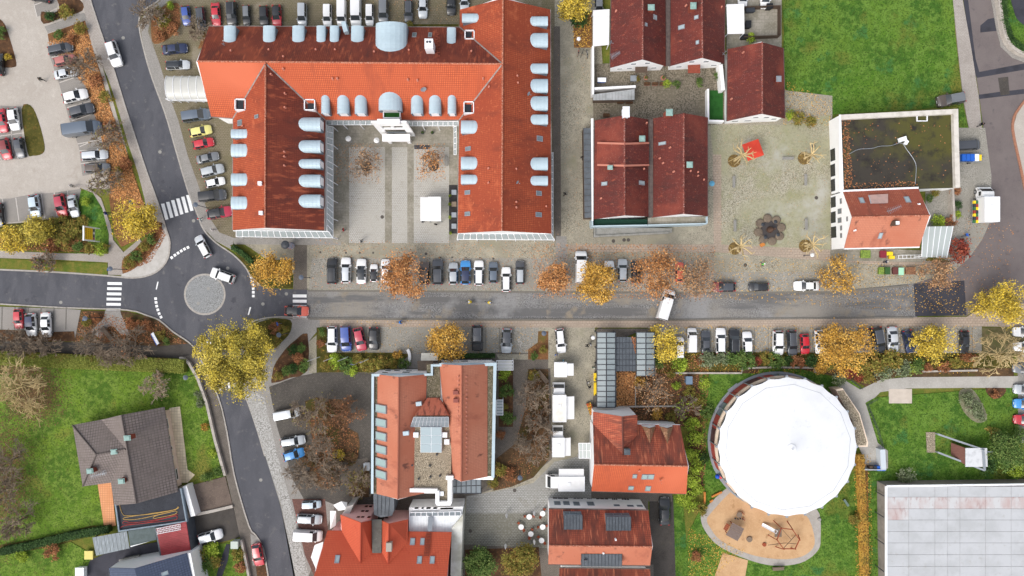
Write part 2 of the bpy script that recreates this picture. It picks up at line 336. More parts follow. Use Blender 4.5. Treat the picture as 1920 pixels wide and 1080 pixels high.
gl_perg = glassy('pergola_glass', (.38,.44,.45),.15,.42)
gl_green = glassy('tinted_glass_green', (.30,.40,.39),.12)
poly = glassy('corrugated_polycarbonate', (.55,.60,.58),.35,.3)
frost = glassy('shelter_polycarbonate', (.62,.62,.58),.35,.25)
# ================================================================== THE GROUND
ZL = {'r': 0.012,'p': 0.12,'g': 0.10}
SHEETS = []
def G(name, pts, m, lvl='p', kind='structure', dz=0.0,label=None):
    xs = [p[0] for p in pts]; ys = [p[1] for p in pts]; bb = (min(xs),min(ys),max(xs),max(ys))
    z = {'r': .012,'p': .12,'g': .08}[lvl] + dz
    near = [s for s in SHEETS if s[2][0] < bb[2] and s[2][2] > bb[0] and s[2][1] < bb[3] and s[2][3] > bb[1]]
    for s in sorted(near, key=lambda s: s[1]):
        if s[3] == lvl and s[1] + .0039 > z: z = s[1] + .004
    while any(abs(s[1] - z) < .0025 for s in near): z += .004
    ZL[lvl] = max(ZL[lvl],z)
    mb = MB(); mb.prism([W(x, y) for x, y in pts],-.25,z)
    o = mb.build(name, m); tag(o, label, None, None, kind)
    SHEETS.append((pts, z, bb, lvl)); return o
def gz(x, y):
    z = 0.0
    for p, h, bb, l in SHEETS:
        if h > z and bb[0] < x < bb[2] and bb[1] < y < bb[3] and inside(x, y, p): z = h
    return z
def strip(name, pts, w, z0,z1,m, parent=None, closed=False, kind='structure', off=0.0):
    """a low wall or kerb of width w metres along image points"""
    P = [W(x, y) for x, y in pts]; N = len(P); mb = MB()
    Lf, Rt = [],[]
    for i in range(N):
        a = P[(i - 1) % N] if (closed or i) else P[i]; b = P[(i + 1) % N] if (closed or i < N - 1) else P[i]
        d = (b - a); d.z = 0; d.normalize(); n = Vector((-d.y, d.x, 0))
        Lf.append(P[i] + n * (w / 2 + off)); Rt.append(P[i] - n * (w / 2 - off))
    for i in range(N if closed else N - 1):
        j = (i + 1) % N
        b = [Rt[i],Rt[j],Lf[j],Lf[i]]
        mb.hexa([Vector((p.x, p.y, z0)) for p in b],[Vector((p.x, p.y, z1)) for p in b])
    o = mb.build(name, m, parent)
    if parent is None: tag(o, None, None, None, kind)
    return o
b = 420
ground = build('ground', [(-b, -b, 0),(b, -b, 0),(b, b, 0),(-b, b, 0)],[(0,1,2,3)],grass3); tag(ground, kind='structure')
# --- roads
roadL = [(164,-30),(170,0),(190,62),(212,125),(235,200),(258,270),(277,327),(297,382),(312,430),(319,455),(315,485),(300,505),(280,516),(250,521),(200,517),(100,510),(-60,503)]
roadB = [(-60,567),(0,570),(125,577),(237,581),(275,591),(300,601),(325,622),(355,642),(370,660),(382,685),(410,745),(426,810),(440,892),(467,985),(480,1003),(494,1030),(504,1085),(510,1130)]
roadR = [(566,1130),(553,1080),(525,945),(497,855),(484,810),(468,762),(458,735),(452,690),(455,640),(466,610),(490,598),(530,594),(578,598)]
roadT = [(578,543),(520,541),(488,535),(470,517),(460,500),(437,477),(405,455),(382,430),(370,400),(352,355),(327,270),(310,212),(287,150),(272,100),(261,45),(270,20),(296,3),(320,-30)]
road = G('road', smooth(roadL, 3) + smooth(roadB, 3) + smooth(roadR, 3) + smooth(roadT, 3),asphalt, 'r')
st = G('street', [(576,543),(900,545),(1300,547),(1560,546),(1716,531),(1720,597),(1300,600),(900,600),(576,598)],street, 'r')
roadE = [(1787,-30),(1806,0),(1822,90),(1836,180),(1846,260),(1858,330),(1855,417),(1840,450),(1815,485),(1788,508),(1714,531),(1716,592),(1812,592),(1838,574),(1862,570),(1990,565),(1990,400),(1925,377),(1910,310),(1898,250),(1897,232),(1904,210),(1925,182),(1990,170),(1990,118),(1920,114),(1900,106),(1880,85),(1871,50),(1862,0),(1858,-30)]
east = G('road', roadE, asphalt_e, 'r')
G('road_patch', [(1713,532),(1808,526),(1812,591),(1716,593)],asphalt_n, 'r')
G('road_patch', [(1806,0),(1815,0),(1829,110),(1836,135),(1925,118),(1925,130),(1832,146),(1828,140)],asphalt_n, 'r')
G('road_patch', [(1833,178),(1875,172),(1920,167),(1920,176),(1876,181),(1834,186)],asphalt_n, 'r')
G('road_patch', [(1838,48),(1852,36),(1866,33),(1869,58),(1838,61)],asphalt_n, 'r')
G('road_patch', [(1871,146),(1890,144),(1893,177),(1876,179)],asphalt_w, 'r')
# --- roundabout island
G('roundabout_rim', circ(384,552,39,56),kerbm, 'r', dz=.02)
isl = G('roundabout_island', circ(384,552,35.5,56),mat('island_setts', C(150,151,150),.92,[(.4,.4,.7,C(136,138,138),4),(5,.5,.75,C(166,167,166),4)],(30,.3,.02),('cobble', 5,C(112,113,112),.35,C(162,163,162))),'r', dz=.05)
# --- painted markings: every bar a piece of its road
def mark(parent, quad, m=paint, z=.024,name='stripe'):
    mb = MB(); mb.prism([W(x, y) for x, y in quad],z - .006,z); return mb.build(name, m, parent)
for i in range(6):
    x, y = 302 + 9.4 * i, 382.3 - 3.25 * i
    mark(road, [(x, y),(x + 6.2,y - .8),(x + 14,y + 28.6),(x + 8,y + 30)])
for i in range(6):
    y = 528.8 + 9.75 * i; x = 201.6 - .5 * i
    mark(road, [(x, y),(x + 27,y + .4),(x + 27,y + 5.6),(x, y + 5.2)])
for i in range(5):
    y = 552 + 9.9 * i
    mark(road, [(549,y),(575,y + .2),(575,y + 5.8),(549,y + 5.6)])
for i in range(5):     # crossing hidden in part by the big yellow tree
    x, y = 405 + i * 9,738 - i * 3.4
    mark(road, [(x, y - 30),(x + 5.5,y - 31),(x + 11,y - 4),(x + 5.5,y - 3)])
def dashes(pts, w=5.0,l=3.6):
    for i, (x, y, a) in enumerate(pts):
        c, s = math.cos(R(a)),math.sin(R(a))
        q = [(x + u * c - v * s, y + u * s + v * c) for u, v in ((-l / 2 - .6,-w / 2),(l / 2 + .6,-w / 2),(l / 2 + .6,w / 2),(-l / 2 - .6,w / 2))]
        mark(road, q)
dashes([(322,483,-35),(328,478.5,-33),(334,474.5,-32),(340,470.5,-31),(346,467,-29),(352.5,464,-27)])
dashes([(292,560,82),(292.7,567,82),(294,574,78),(296,581,75),(298.5,588,70),(302,594.5,62)])
dashes([(471,520,75),(473,527,78),(474.5,534,82),(475,541,86),(475,548,90),(475,555,92)])
dashes([(380,643,8),(388,643.5,4),(396,643,0)])
mark(road, [(295.3,528),(297.5,528.5),(294,543),(292,542.5)]); mark(road, [(468.5,575.5),(471,576),(467,590.5),(464.5,590)])
# --- manholes
def manhole(x, y, r=2.9,m=stone, par=None):
    mb = MB(); z = gz(x, y)
    c = W(x, y); mb.lathe(c, [(px2m(r),z),(px2m(r),z + .006),(px2m(r) * .8,z + .006),(px2m(r) * .78,z + .002),(px2m(r) * .7,z + .002)],18)
    o = mb.build('manhole_cover', [m, iron]); return o
MAN = []
# --- western car park and its beds
cpk = G('car_park', [(-60,-60),(150,-60),(155,0),(165,45),(188,110),(212,190),(240,290),(252,330),(200,355),(150,352),(152,400),(-60,440)],lot, 'r', dz=.03)
def bay_lines(lines, parent, w=1.5,m=paint_w, z=.06):
    for (x0,y0,x1,y1) in lines:
        d = Vector((x1 - x0,y1 - y0)); d.normalize(); n = (-d.y * w / 2,d.x * w / 2)
        mark(parent, [(x0 + n[0],y0 + n[1]),(x1 + n[0],y1 + n[1]),(x1 - n[0],y1 - n[1]),(x0 - n[0],y0 - n[1])],m, z, 'bay_line')
bw = G('parking_bays', [(64,5),(92,-3),(110,0),(108,14),(70,32)],bays, 'r', dz=.03)
b1 = G('parking_bays', [(90,95),(138,82),(150,110),(165,150),(185,240),(205,320),(155,330),(148,275),(130,225),(112,160)],bays, 'r', dz=.03)
bay_lines([(97,108,118,102),(112,155,139,146),(126,202,169,190),(135,227,176,213),(146,270,190,262),(150,275,166,268),(149,283,200,279),(152,307,196,301)],b1)
b2 = G('parking_bays', [(-60,376),(20,372),(60,364),(104,361),(152,354),(155,398),(100,410),(-60,424)],bays, 'r', dz=.03)
bay_lines([(5,374,11,419),(30,371,36,415),(54,367,59,412),(78,364,84,409),(102,361,107,405),(127,357,131,398)],b2)
b3 = G('parking_bays', [(-60,195),(40,200),(43,298),(-60,305)],bays, 'r', dz=.03)
bay_lines([(-5,256,46,249),(18,205,26,300),(0,295,4,302),(26,292,27,300)],b3)
bay_lines([(64,10,96,-2),(64,9,70,32)],bw)
G('planting_bed', smooth([(78,22),(82,45),(120,32),(155,20),(150,0),(108,-8),(112,16),(96,26)],3,True),soil, 'g')
G('path', [(84,50),(158,24),(164,38),(90,62)],walk2,'g')
G('planting_bed', [(90,64),(160,39),(173,90),(190,140),(205,195),(222,245),(240,290),(252,330),(275,395),(276,410),(205,370),(208,345),(195,275),(180,215),(163,165),(140,95),(130,80),(92,78)],litter, 'g')
G('planting_bed', smooth([(41,205),(58,198),(72,225),(84,272),(80,288),(62,292),(52,285)],3,True),cover, 'g')
G('planting_bed', smooth([(-20,35),(5,40),(18,70),(31,118),(26,126),(8,127),(-20,127)],3,True),soil, 'g')
# lawn and beds with the yellow sign
lawnS = G('lawn', [(152,358),(165,356),(178,365),(195,398),(204,430),(204,475),(150,476),(130,470)],grass2,'g')
G('planting_bed', [(-60,425),(40,418),(160,402),(168,430),(160,470),(204,474),(204,476),(130,473),(60,468),(-60,465)],cover, 'g')
G('path', smooth([(130,345),(160,346),(190,372),(207,420),(213,450),(232,473),(262,448),(268,455),(232,484),(230,516),(203,515),(203,492),(110,487),(-60,482),(-60,467),(110,475),(204,476),(205,440),(192,390),(175,362),(150,352)],1),walk, 'g')
G('planting_bed', [(205,372),(222,365),(276,405),(303,417),(303,425),(265,446),(228,463),(215,440)],litter, 'g')
G('planting_bed', smooth([(305,420),(303,440),(290,465),(270,490),(245,508),(231,513),(230,488),(250,470),(275,445),(300,424)],2,True),litter, 'g')
G('lawn', [(-60,482),(110,490),(202,494),(202,516),(100,509),(-60,502)],grass3,'g')
G('pavement', smooth([(305,419),(312,432),(318,456),(314,484),(299,504),(279,515),(250,520),(228,518)],3) + smooth([(229,514),(247,507),(270,490),(290,466),(303,440)],3),mat('pale_concrete_paving', C(190,186,180),.9,[(1,.4,.7,C(172,168,160),4),(8,.5,.8,C(204,200,194),3)]),'p')
wside = [(153,-30),(156,0),(164,45),(176,85),(205,152),(225,215),(241,270),(258,320),(271,370),(276,395),(280,408),(305,418)]
G('pavement', smooth(wside, 2) + smooth([(311,428),(297,383),(276,328),(257,271),(234,201),(211,126),(189,63),(169,0),(163,-30)],2),walk, 'p')
strip('kerb', smooth(roadL, 3),.28,-.1,.15,kerbm)
strip('kerb', smooth(roadB, 3),.24,-.1,.15,kerbm)
strip('kerb', smooth(roadR[3:],3),.24,-.1,.15,kerbm)
strip('kerb', smooth(roadT[2:],3),.24,-.1,.15,kerbm)
# --- forecourt along the courtyard building
G('forecourt', [(261,46),(275,20),(300,2),(300,-60),(1120,-60),(1100,60),(1045,60),(1045,450),(437,455),(400,445),(376,408),(352,350),(327,268),(310,212),(287,150),(272,100)],parkrow, 'p')
G('pavement', [(263,46),(275,22),(300,4),(320,-20),(345,-20),(310,8),(285,30),(278,60),(300,120),(318,180),(335,226),(352,290),(375,355),(395,410),(412,436),(438,446),(438,470),(405,452),(382,428),(370,399),(352,354),(327,269),(310,212),(287,150),(272,100)],walk2,'p')
G('planting_bed', smooth([(288,28),(318,8),(338,10),(340,45),(318,72),(290,83),(284,60)],3,True),litter, 'p')
G('planting_bed', [(385,55),(398,58),(386,88),(372,92)],litter, 'p')
G('planting_bed', [(770,42),(860,44),(860,51),(770,51)],cover, 'p')
fr = G('parking_bays', [(330,-60),(860,-60),(862,46),(760,46),(340,48)],parkrow, 'p')
# --- pedestrian square north of the street
G('square', [(437,446),(1040,446),(1040,-60),(1120,-60),(1130,130),(1560,180),(1560,470),(1780,500),(1788,508),(1714,531),(1560,546),(1300,547),(900,545),(578,543),(565,520),(520,500),(470,465)],cob, 'p')
G('square', [(1330,235),(1465,235),(1556,215),(1556,475),(1480,478),(1340,478),(1338,300)],sqr, 'p')
G('pavement', [(1038,50),(1050,50),(1052,450),(1040,450),(1036,290)],walk_d, 'p')
G('pavement', [(552,455),(576,455),(576,543),(550,543)],walk_d, 'p')
G('pavement', [(437,446),(610,446),(640,452),(640,460),(440,458)],walk2,'p')
G('pavement', [(1042,443),(1062,443),(1064,500),(1042,500)],walk2,'p')
G('pavement', [(1065,459),(1340,458),(1556,468),(1556,480),(1790,492),(1780,505),(1560,490),(1340,473),(1065,472)],pinkw, 'p')
G('pavement', [(1336,290),(1352,290),(1352,470),(1338,470)],pinkw, 'p')
G('parking_bays', [(585,484),(1000,484),(1300,488),(1300,546),(900,544),(580,542)],bayc, 'p')
G('parking_bays', [(1300,510),(1560,510),(1560,545),(1300,546)],bayc, 'p')
pb = bpy.data.objects['parking_bays.005'] if 'parking_bays.005' in bpy.data.objects else None
for x in list(range(612,1000,26)) + [1075,1102,1130,1154,1180]:
    strip('bay_divider', [(x, 492),(x, 542)],.10,.1,.152,baydark)
strip('drain_gutter', [(578,545),(900,547),(1300,549),(1560,548),(1700,536)],.35,-.1,.13,baydark)
# courtyard of the U-shaped building
G('courtyard', [(612,225),(860,225),(860,455),(625,455)],court_d, 'p')
G('courtyard', [(655,276),(722,276),(722,456),(655,456)],court, 'p')
G('courtyard', [(735,276),(764,276),(764,456),(735,456)],court, 'p')
G('courtyard', [(776,276),(842,276),(842,456),(776,456)],court, 'p')
G('terrace', [(842,347),(858,347),(858,438),(842,438)],mat('dark_decking', C(64,62,62),.9,[(2,.4,.7,C(52,50,50),4)]),'p')
G('courtyard_step', [(777,272),(806,272),(806,280),(777,280)],darkm, 'p')
# corner bed by the round street corner
G('planting_bed', [(432,460),(438,458),(478,487),(548,487),(548,540),(520,540),(490,534),(472,516),(460,498)],cover, 'p')
# yards between the red-roofed houses
G('yard', [(1112,120),(1365,115),(1365,230),(1330,235),(1112,235)],mat('yard_setts', C(138,128,112),.92,[(.3,.4,.7,C(116,108,92),4),(3,.5,.75,C(152,142,124),4)],(30,.3,.02),('cobble', 4.5,C(90,84,70),.35,C(148,138,122))),'p')
G('yard', [(1362,-60),(1465,-60),(1465,95),(1362,95)],court_d, 'p')
G('planting_bed', [(1075,22),(1110,22),(1110,90),(1076,90)],litter, 'p')
G('lawn', [(1460,-80),(1784,-80),(1790,60),(1806,200),(1815,240),(1795,240),(1795,200),(1560,215),(1556,238),(1462,234),(1470,60)],grass2,'g')
G('planting_bed', [(1466,205),(1555,212),(1555,236),(1466,232)],grass3,'g', dz=.004)
G('pavement', [(1780,-40),(1786,0),(1796,100),(1806,190),(1816,240),(1824,268),(1843,268),(1834,180),(1820,90),(1804,0),(1798,-40)],walk, 'p')
G('yard', [(1795,240),(1846,240),(1858,330),(1855,417),(1840,450),(1815,485),(1788,508),(1780,490),(1735,470),(1735,350),(1795,350)],bayc, 'p')
G('yard', [(1556,462),(1735,470),(1735,492),(1556,488)],court_d, 'p')
G('pavement', [(1858,-40),(1866,0),(1874,50),(1883,82),(1903,103),(1925,111),(1925,119),(1898,109),(1876,88),(1867,52),(1858,0),(1850,-40)],walk2,'p')
G('garden_lawn', [(1866,-60),(1960,-60),(1960,112),(1925,110),(1904,102),(1884,80),(1876,50)],grass2,'g')
G('garden_path', smooth([(1895,-20),(1900,20),(1910,40),(1930,45),(1940,-20)],3,True),asphalt_n, 'p')
strip('garden_wall', smooth([(1862,-20),(1868,10),(1873,45),(1882,78),(1900,98),(1930,110)],4),.55,0,1.0,wallm, kind='structure')
G('pavement', [(1925,186),(1906,214),(1900,235),(1903,260),(1914,310),(1928,372),(1990,380),(1990,186)],lot, 'p')
strip('kerb', smooth([(1925,184),(1904,212),(1898,235),(1901,260),(1912,310),(1926,376)],3),.4,0,.17,mat('brick_kerb', C(168,120,96),.9,[(4,.4,.7,C(140,96,76),4)]))
# --- south side of the street
G('pavement', [(578,599),(900,601),(1300,601),(1716,595),(1812,594),(1838,576),(1862,570),(1990,566),(1990,615),(1840,612),(1500,614),(600,614),(560,605)],pinkw, 'p')
G('parking_bays', [(600,613),(760,613),(1010,614),(1010,664),(840,664),(596,662)],bayc, 'p')
G('parking_bays', [(1215,614),(1840,612),(1840,662),(1220,664)],bayc, 'p')
for x in [612,637,662,688,713,911,937]: strip('bay_divider', [(x, 614),(x, 660)],.10,.1,.152,baydark)
for x in [1288,1311,1337,1363,1389,1414,1440,1472,1497,1523,1548,1630,1659,1688,1720,1794,1822]: strip('bay_divider', [(x, 614),(x, 660)],.10,.1,.152,baydark)
strip('drain_gutter', [(578,597),(900,599),(1300,599),(1712,595)],.3,-.1,.13,baydark)
# south-west: bays, paths and beds by the roundabout
G('parking_bays', [(-60,573),(125,579),(152,581),(152,634),(102,634),(102,622),(-60,615)],bays, 'p')
for x in (5,29,54,78,102,125): strip('bay_divider', [(x, 576),(x - 1,618)],.16,.1,.152,baydark)
G('planting_bed', [(-60,616),(102,622),(140,621),(142,640),(-60,640)],soil, 'p')
G('planting_bed', [(152,582),(237,584),(275,593),(300,603),(325,624),(355,645),(300,650),(140,642)],litter_d, 'p')
G('path', [(198,582),(226,582),(228,590),(238,612),(244,628),(228,628),(214,612),(205,612),(188,634),(170,622),(196,595)],walk2,'p')
G('footpath', [(-60,638),(150,642),(300,649),(355,644),(369,661),(381,686),(409,746),(425,811),(439,893),(466,986),(479,1004),(490,1080),(495,1130),(478,1130),(464,1060),(450,1005),(437,945),(424,890),(405,820),(390,755),(374,705),(358,679),(344,672),(200,668),(-60,661)],asphalt_w, 'p')
G('pavement', [(345,668),(372,664),(381,686),(409,746),(425,811),(439,893),(466,986),(479,1004),(490,1080),(495,1130),(478,1130),(464,1060),(450,1005),(437,945),(424,890),(405,820),(390,755),(374,705),(358,679)],walk_d, 'p')
G('garden_lawn', [(-60,664),(340,672),(356,684),(372,712),(388,760),(402,820),(420,885),(423,892),(360,905),(330,900),(210,905),(215,988),(120,1005),(0,1030),(-60,1035)],grass1,'g')
mat('shaded_leaf_litter', C(112,82,54),1)
G('garden_lawn', [(-60,1035),(120,1008),(175,1040),(178,1080),(150,1130),(-60,1130)],grass1,'g', dz=.004)
G('planting_bed', [(-60,1030),(60,1012),(175,985),(220,985),(180,1002),(100,1025),(-60,1050)],cover, 'g', dz=.008)
G('terrace', [(318,765),(338,762),(352,880),(366,890),(352,905),(335,905)],mat('cream_terrace_slabs', C(236,220,190,1),.9,[(.6,.4,.7,C(222,206,174,1),4)],(20,.2,.01),('brick', .5,.5,.03,C(178,160,130),0,C(220,202,172))),'p')
G('terrace', [(184,908),(209,903),(218,985),(196,988)],mat('terracotta_terrace', C(222,158,112),.9,[(.6,.4,.7,C(208,144,100),4)],(20,.2,.01),('brick', .4,.4,.03,C(180,120,84),0,C(226,164,120))),'p')
G('driveway', [(358,910),(423,893),(437,948),(365,963)],mat('driveway_gravel_brown', C(112,98,88),.95,[(.5,.4,.7,C(94,82,74),4),(6,.5,.7,C(130,116,104),4)],(30,.3,.02)),'p')
G('driveway', [(365,963),(437,948),(450,1006),(440,1010),(372,1026)],asphalt_w, 'p')
G('yard', [(170,1050),(215,1030),(300,1015),(300,1045),(220,1062),(205,1130),(140,1130),(155,1085)],asphalt_n, 'p')
G('garden_lawn', [(358,1030),(440,1015),(455,1030),(464,1080),(470,1130),(360,1130)],grass1,'g', dz=.004)
G('garden_path', [(425,1020),(432,1020),(428,1050),(415,1085),(405,1085),(414,1050)],asphalt_n, 'p')
strip('garden_wall', [(340,671),(346,671),(358,681),(374,708),(391,756),(406,822),(425,890)],.45,0,.8,wallm)
strip('garden_wall', [(455,1010),(464,1050),(476,1115)],.4,0,.8,wallm)
strip('garden_wall', [(366,964),(400,957),(438,948)],.5,0,.5,wallm)
G('layby', [(470,1000),(481,1006),(493,1030),(497,1056),(474,1060)],walk2,'p')
G('planting_bed', [(480,1058),(498,1056),(503,1085),(505,1130),(488,1130)],soil, 'p')
# south-centre around the town hall
G('pavement', [(505,712),(600,700),(935,660),(1110,665),(1215,705),(1215,1130),(575,1130),(540,900)],walk_d, 'p')
G('pavement', [(455,640),(466,612),(490,600),(530,596),(600,600),(600,614),(580,640),(585,700),(700,700),(700,760),(560,1130),(566,1130),(554,1080),(526,945),(498,855),(485,810),(469,762),(459,735),(453,690)],walk2,'p')
G('pavement', [(455,740),(462,742),(500,860),(528,945),(555,1085),(560,1130),(590,1130),(570,1040),(548,950),(520,850),(496,745),(480,735)],mat('pale_setts', C(178,176,172),.92,[(.4,.4,.7,C(160,158,152),4),(3,.5,.75,C(196,194,190),4)],(30,.3,.02),('cobble', 4,C(130,128,122),.35,C(190,188,184))),'p')
G('yard', [(505,725),(560,705),(600,698),(700,700),(700,950),(640,950),(600,935),(570,935),(550,900),(520,800)],mat('dark_setts', C(92,88,82),.92,[(.2,.4,.7,C(74,70,66),4),(3,.5,.75,C(108,102,94),4)],(30,.3,.02),('brick', .4,.2,.03,C(68,64,60),.5,C(100,95,88))),'p')
G('parking_bays', [(548,935),(610,935),(616,1000),(590,1080),(572,1040)],mat('red_setts', C(118,82,74),.92,[(.4,.4,.7,C(104,76,68),4),(3,.5,.75,C(134,96,84),4)],(30,.3,.02),('brick', .3,.15,.03,C(84,66,60),.5,C(126,90,80))),'p')
G('planting_bed', smooth([(572,752),(620,748),(652,755),(650,800),(672,812),(672,856),(640,862),(636,900),(612,918),(580,890),(588,830)],2,True),litter_d, 'p')
G('planting_bed', [(655,880),(692,876),(692,932),(655,930)],litter_d, 'p')
G('path', [(578,642),(594,628),(594,699),(580,699)],cob, 'p')
G('path', [(640,865),(690,858),(690,880),(640,905)],walk_d, 'p')
G('planting_bed', smooth([(478,608),(510,598),(545,600),(545,622),(530,640),(510,655),(470,650),(462,630)],3,True),cover, 'p')
G('planting_bed', smooth([(577,625),(577,695),(545,708),(510,718),(512,690),(535,655),(555,637)],2,True),soil, 'p')
G('path', smooth([(580,612),(600,610),(575,622),(550,638),(528,660),(513,690),(508,720),(498,735),(496,700),(508,665),(530,640),(555,622)],2,True),walk2,'p')
G('planting_bed', [(594,614),(613,613),(613,661),(740,661),(770,664),(768,690),(720,698),(596,698)],cover, 'p')
G('path', [(740,690),(770,664),(785,660),(800,665),(800,690)],walk2,'p')
G('market_lane', [(930,664),(1010,664),(1010,614),(1115,614),(1120,640),(1110,770),(1108,930),(1030,930),(1030,1028),(870,1028),(872,935),(920,918),(1000,890),(1035,860),(1032,690),(945,690)],cob, 'p')
G('market_lane', [(875,930),(960,915),(1000,905),(1040,865),(1110,850),(1108,935),(1030,935),(1028,1026),(870,1026)],mat('pale_lane_setts', C(168,168,164),.92,[(.2,.4,.7,C(150,148,142),4),(3,.5,.75,C(130,128,120),4),(.5,.6,.75,C(132,128,116),5)],(30,.3,.02),('brick', .5,.3,.05,C(124,122,116),.5,C(180,180,176))),'p')
G('terrace', [(870,962),(1028,962),(1028,1028),(870,1028)],mat('terrace_setts_grey', C(140,138,128),.92,[(.3,.4,.7,C(118,116,104),4),(3,.5,.75,C(152,150,142),4)],(30,.3,.02),('brick', .5,.3,.05,C(100,98,88),.5,C(150,148,138))),'p')
G('path', [(930,674),(1028,674),(1028,690),(985,692),(985,750),(960,850),(930,850)],walk_d, 'p')
G('planting_bed', [(935,692),(962,692),(962,800),(935,800)],soil, 'p')
G('planting_bed', [(990,692),(1028,692),(1030,860),(1000,895),(960,912),(925,920),(930,860),(968,830),(986,760)],litter_d, 'p')
G('planting_bed', smooth([(1009,621),(1028,621),(1028,674),(990,674),(990,655),(1008,642)],1,True),litter, 'p')
G('driveway', [(1218,930),(1262,930),(1268,1130),(1216,1130)],asphalt_w, 'p')
G('lawn', [(1262,930),(1280,930),(1296,1130),(1268,1130)],grass2,'g')
G('yard', [(1110,915),(1260,925),(1260,940),(1110,938)],walk_d, 'p')
G('yard', [(1030,1058),(1225,1058),(1225,1130),(860,1130),(860,1020),(1030,1028)],walk_d, 'p')
G('planting_bed', [(872,1030),(1010,1025),(1020,1130),(872,1130)],soil, 'p')
# gardens east of the pergola
G('planting_bed', [(1152,690),(1330,660),(1840,662),(1900,662),(1900,710),(1680,705),(1640,735),(1600,712),(1500,692),(1425,690),(1420,700),(1310,700),(1318,920),(1290,940),(1290,800),(1195,795),(1152,765)],litter_d, 'p')
G('pavement', [(1118,616),(1232,616),(1232,704),(1195,704),(1195,622),(1156,640),(1156,770),(1112,770)],walk_d, 'p')
G('planting_bed', [(1232,660),(1620,662),(1900,662),(1900,690),(1430,690),(1330,698),(1230,700)],cover, 'p')
lawnP = G('lawn', [(1312,700),(1430,692),(1500,692),(1600,715),(1630,740),(1625,760),(1610,800),(1615,1130),(1270,1130),(1290,1000),(1320,940),(1316,800)],grass2,'g', dz=.025)
G('lawn', [(1615,755),(1640,745),(1910,725),(1910,1130),(1615,1130)],grass2,'g', dz=.025)
G('planting_bed', [(1606,852),(1626,852),(1630,1130),(1612,1130)],litter, 'p')
G('path', [(1565,730),(1582,712),(1612,730),(1650,712),(1700,707),(1820,706),(1912,705),(1912,727),(1820,727),(1700,728),(1650,735),(1640,745),(1622,755),(1645,830),(1664,845),(1664,878),(1622,880),(1615,850)],mat('pale_path_concrete', C(176,172,164),.92,[(.4,.4,.7,C(160,156,148),4),(4,.5,.75,C(190,186,180),4)],(30,.2,.01)),'p', dz=.03)
G('terrace', [(1666,729),(1709,729),(1709,756),(1666,756)],mat('pale_terrace_slab', C(204,192,178),.92,[(1,.4,.7,C(190,178,164),4)],(30,.2,.01)),'p', dz=.03)
G('planting_bed', smooth([(1797,735),(1820,728),(1840,755),(1850,785),(1830,792),(1805,770)],3,True),mat('grey_stone_bed', C(140,136,110),1,[(1,.4,.7,C(110,110,80),4),(4,.5,.7,C(160,156,136),4)],(12,.8,.08)),'g', dz=.03)
G('planting_bed', smooth([(1848,728),(1885,728),(1876,745),(1858,746)],3,True),soil, 'g', dz=.03)
G('parking_bays', [(1908,660),(1990,660),(1990,830),(1908,830)],walk2,'p')
G('yard', [(1840,614),(1925,614),(1925,665),(1842,665)],mat('mossy_ground', C(112,104,74),1,[(.4,.4,.7,C(96,98,58),4),(2,.5,.7,C(130,112,82),5)],(12,.7,.06)),'g', dz=.03)
# playground
pathP = smooth([(1362,915),(1395,900),(1450,935),(1528,950),(1538,1010),(1530,1035),(1500,1055),(1450,1060),(1400,1048),(1350,1025),(1325,1000),(1314,975),(1320,955)],4,True)
G('playground_path', pathP, mat('grey_path_setts', C(172,166,158),.92,[(1,.4,.7,C(156,150,142),4),(8,.5,.75,C(184,178,170),3)],(30,.2,.01)),'p', dz=.03)
G('sand_pit', smooth([(1375,918),(1410,915),(1450,945),(1508,962),(1527,1012),(1515,1036),(1485,1047),(1440,1046),(1395,1035),(1350,1012),(1332,990),(1325,975),(1332,962)],4,True),sand, 'p', dz=.03)
G('sand_path', [(1355,1036),(1402,1050),(1395,1090),(1380,1130),(1320,1130),(1338,1085)],sand, 'p', dz=.03)
strip('garden_wall', [(1262,699),(1389,699),(1391,690),(1450,688),(1524,689)],.3,0,.5,wallm)
strip('garden_wall', [(1526,689),(1527,697),(1534,698)],.3,0,.5,wallm)
strip('garden_wall', [(1728,696),(1830,694)],.3,0,.5,wallm)
strip('garden_wall', [(1158,762),(1240,761),(1275,761)],.25,0,.5,wallm)
strip('low_edging', [(1191,705),(1191,762)],.15,0,.3,wallm)
for (x, y) in [(114,567),(231,71),(300,285),(372,569),(391,541),(537,551),(493,570),(427,503),(489,900),(363,414)]: MAN.append(manhole(x, y, 3.2))
for (x, y) in [(717,407),(1125,614),(1150,452),(1170,450),(1178,450),(1397,497),(1530,371),(1525,274),(882,995),(965,919),(974,893)]: MAN.append(manhole(x, y, 3.4,iron))
for (x, y, r) in [(601,473,2),(649,474,2),(675,474,2),(700,474,2),(799,476,2.6),(825,484,3),(848,483,2),(874,484,2),(900,484,2),(925,485,2)]: MAN.append(manhole(x, y, r, iron))
for o in MAN: tag(o, None, None, None, 'structure')
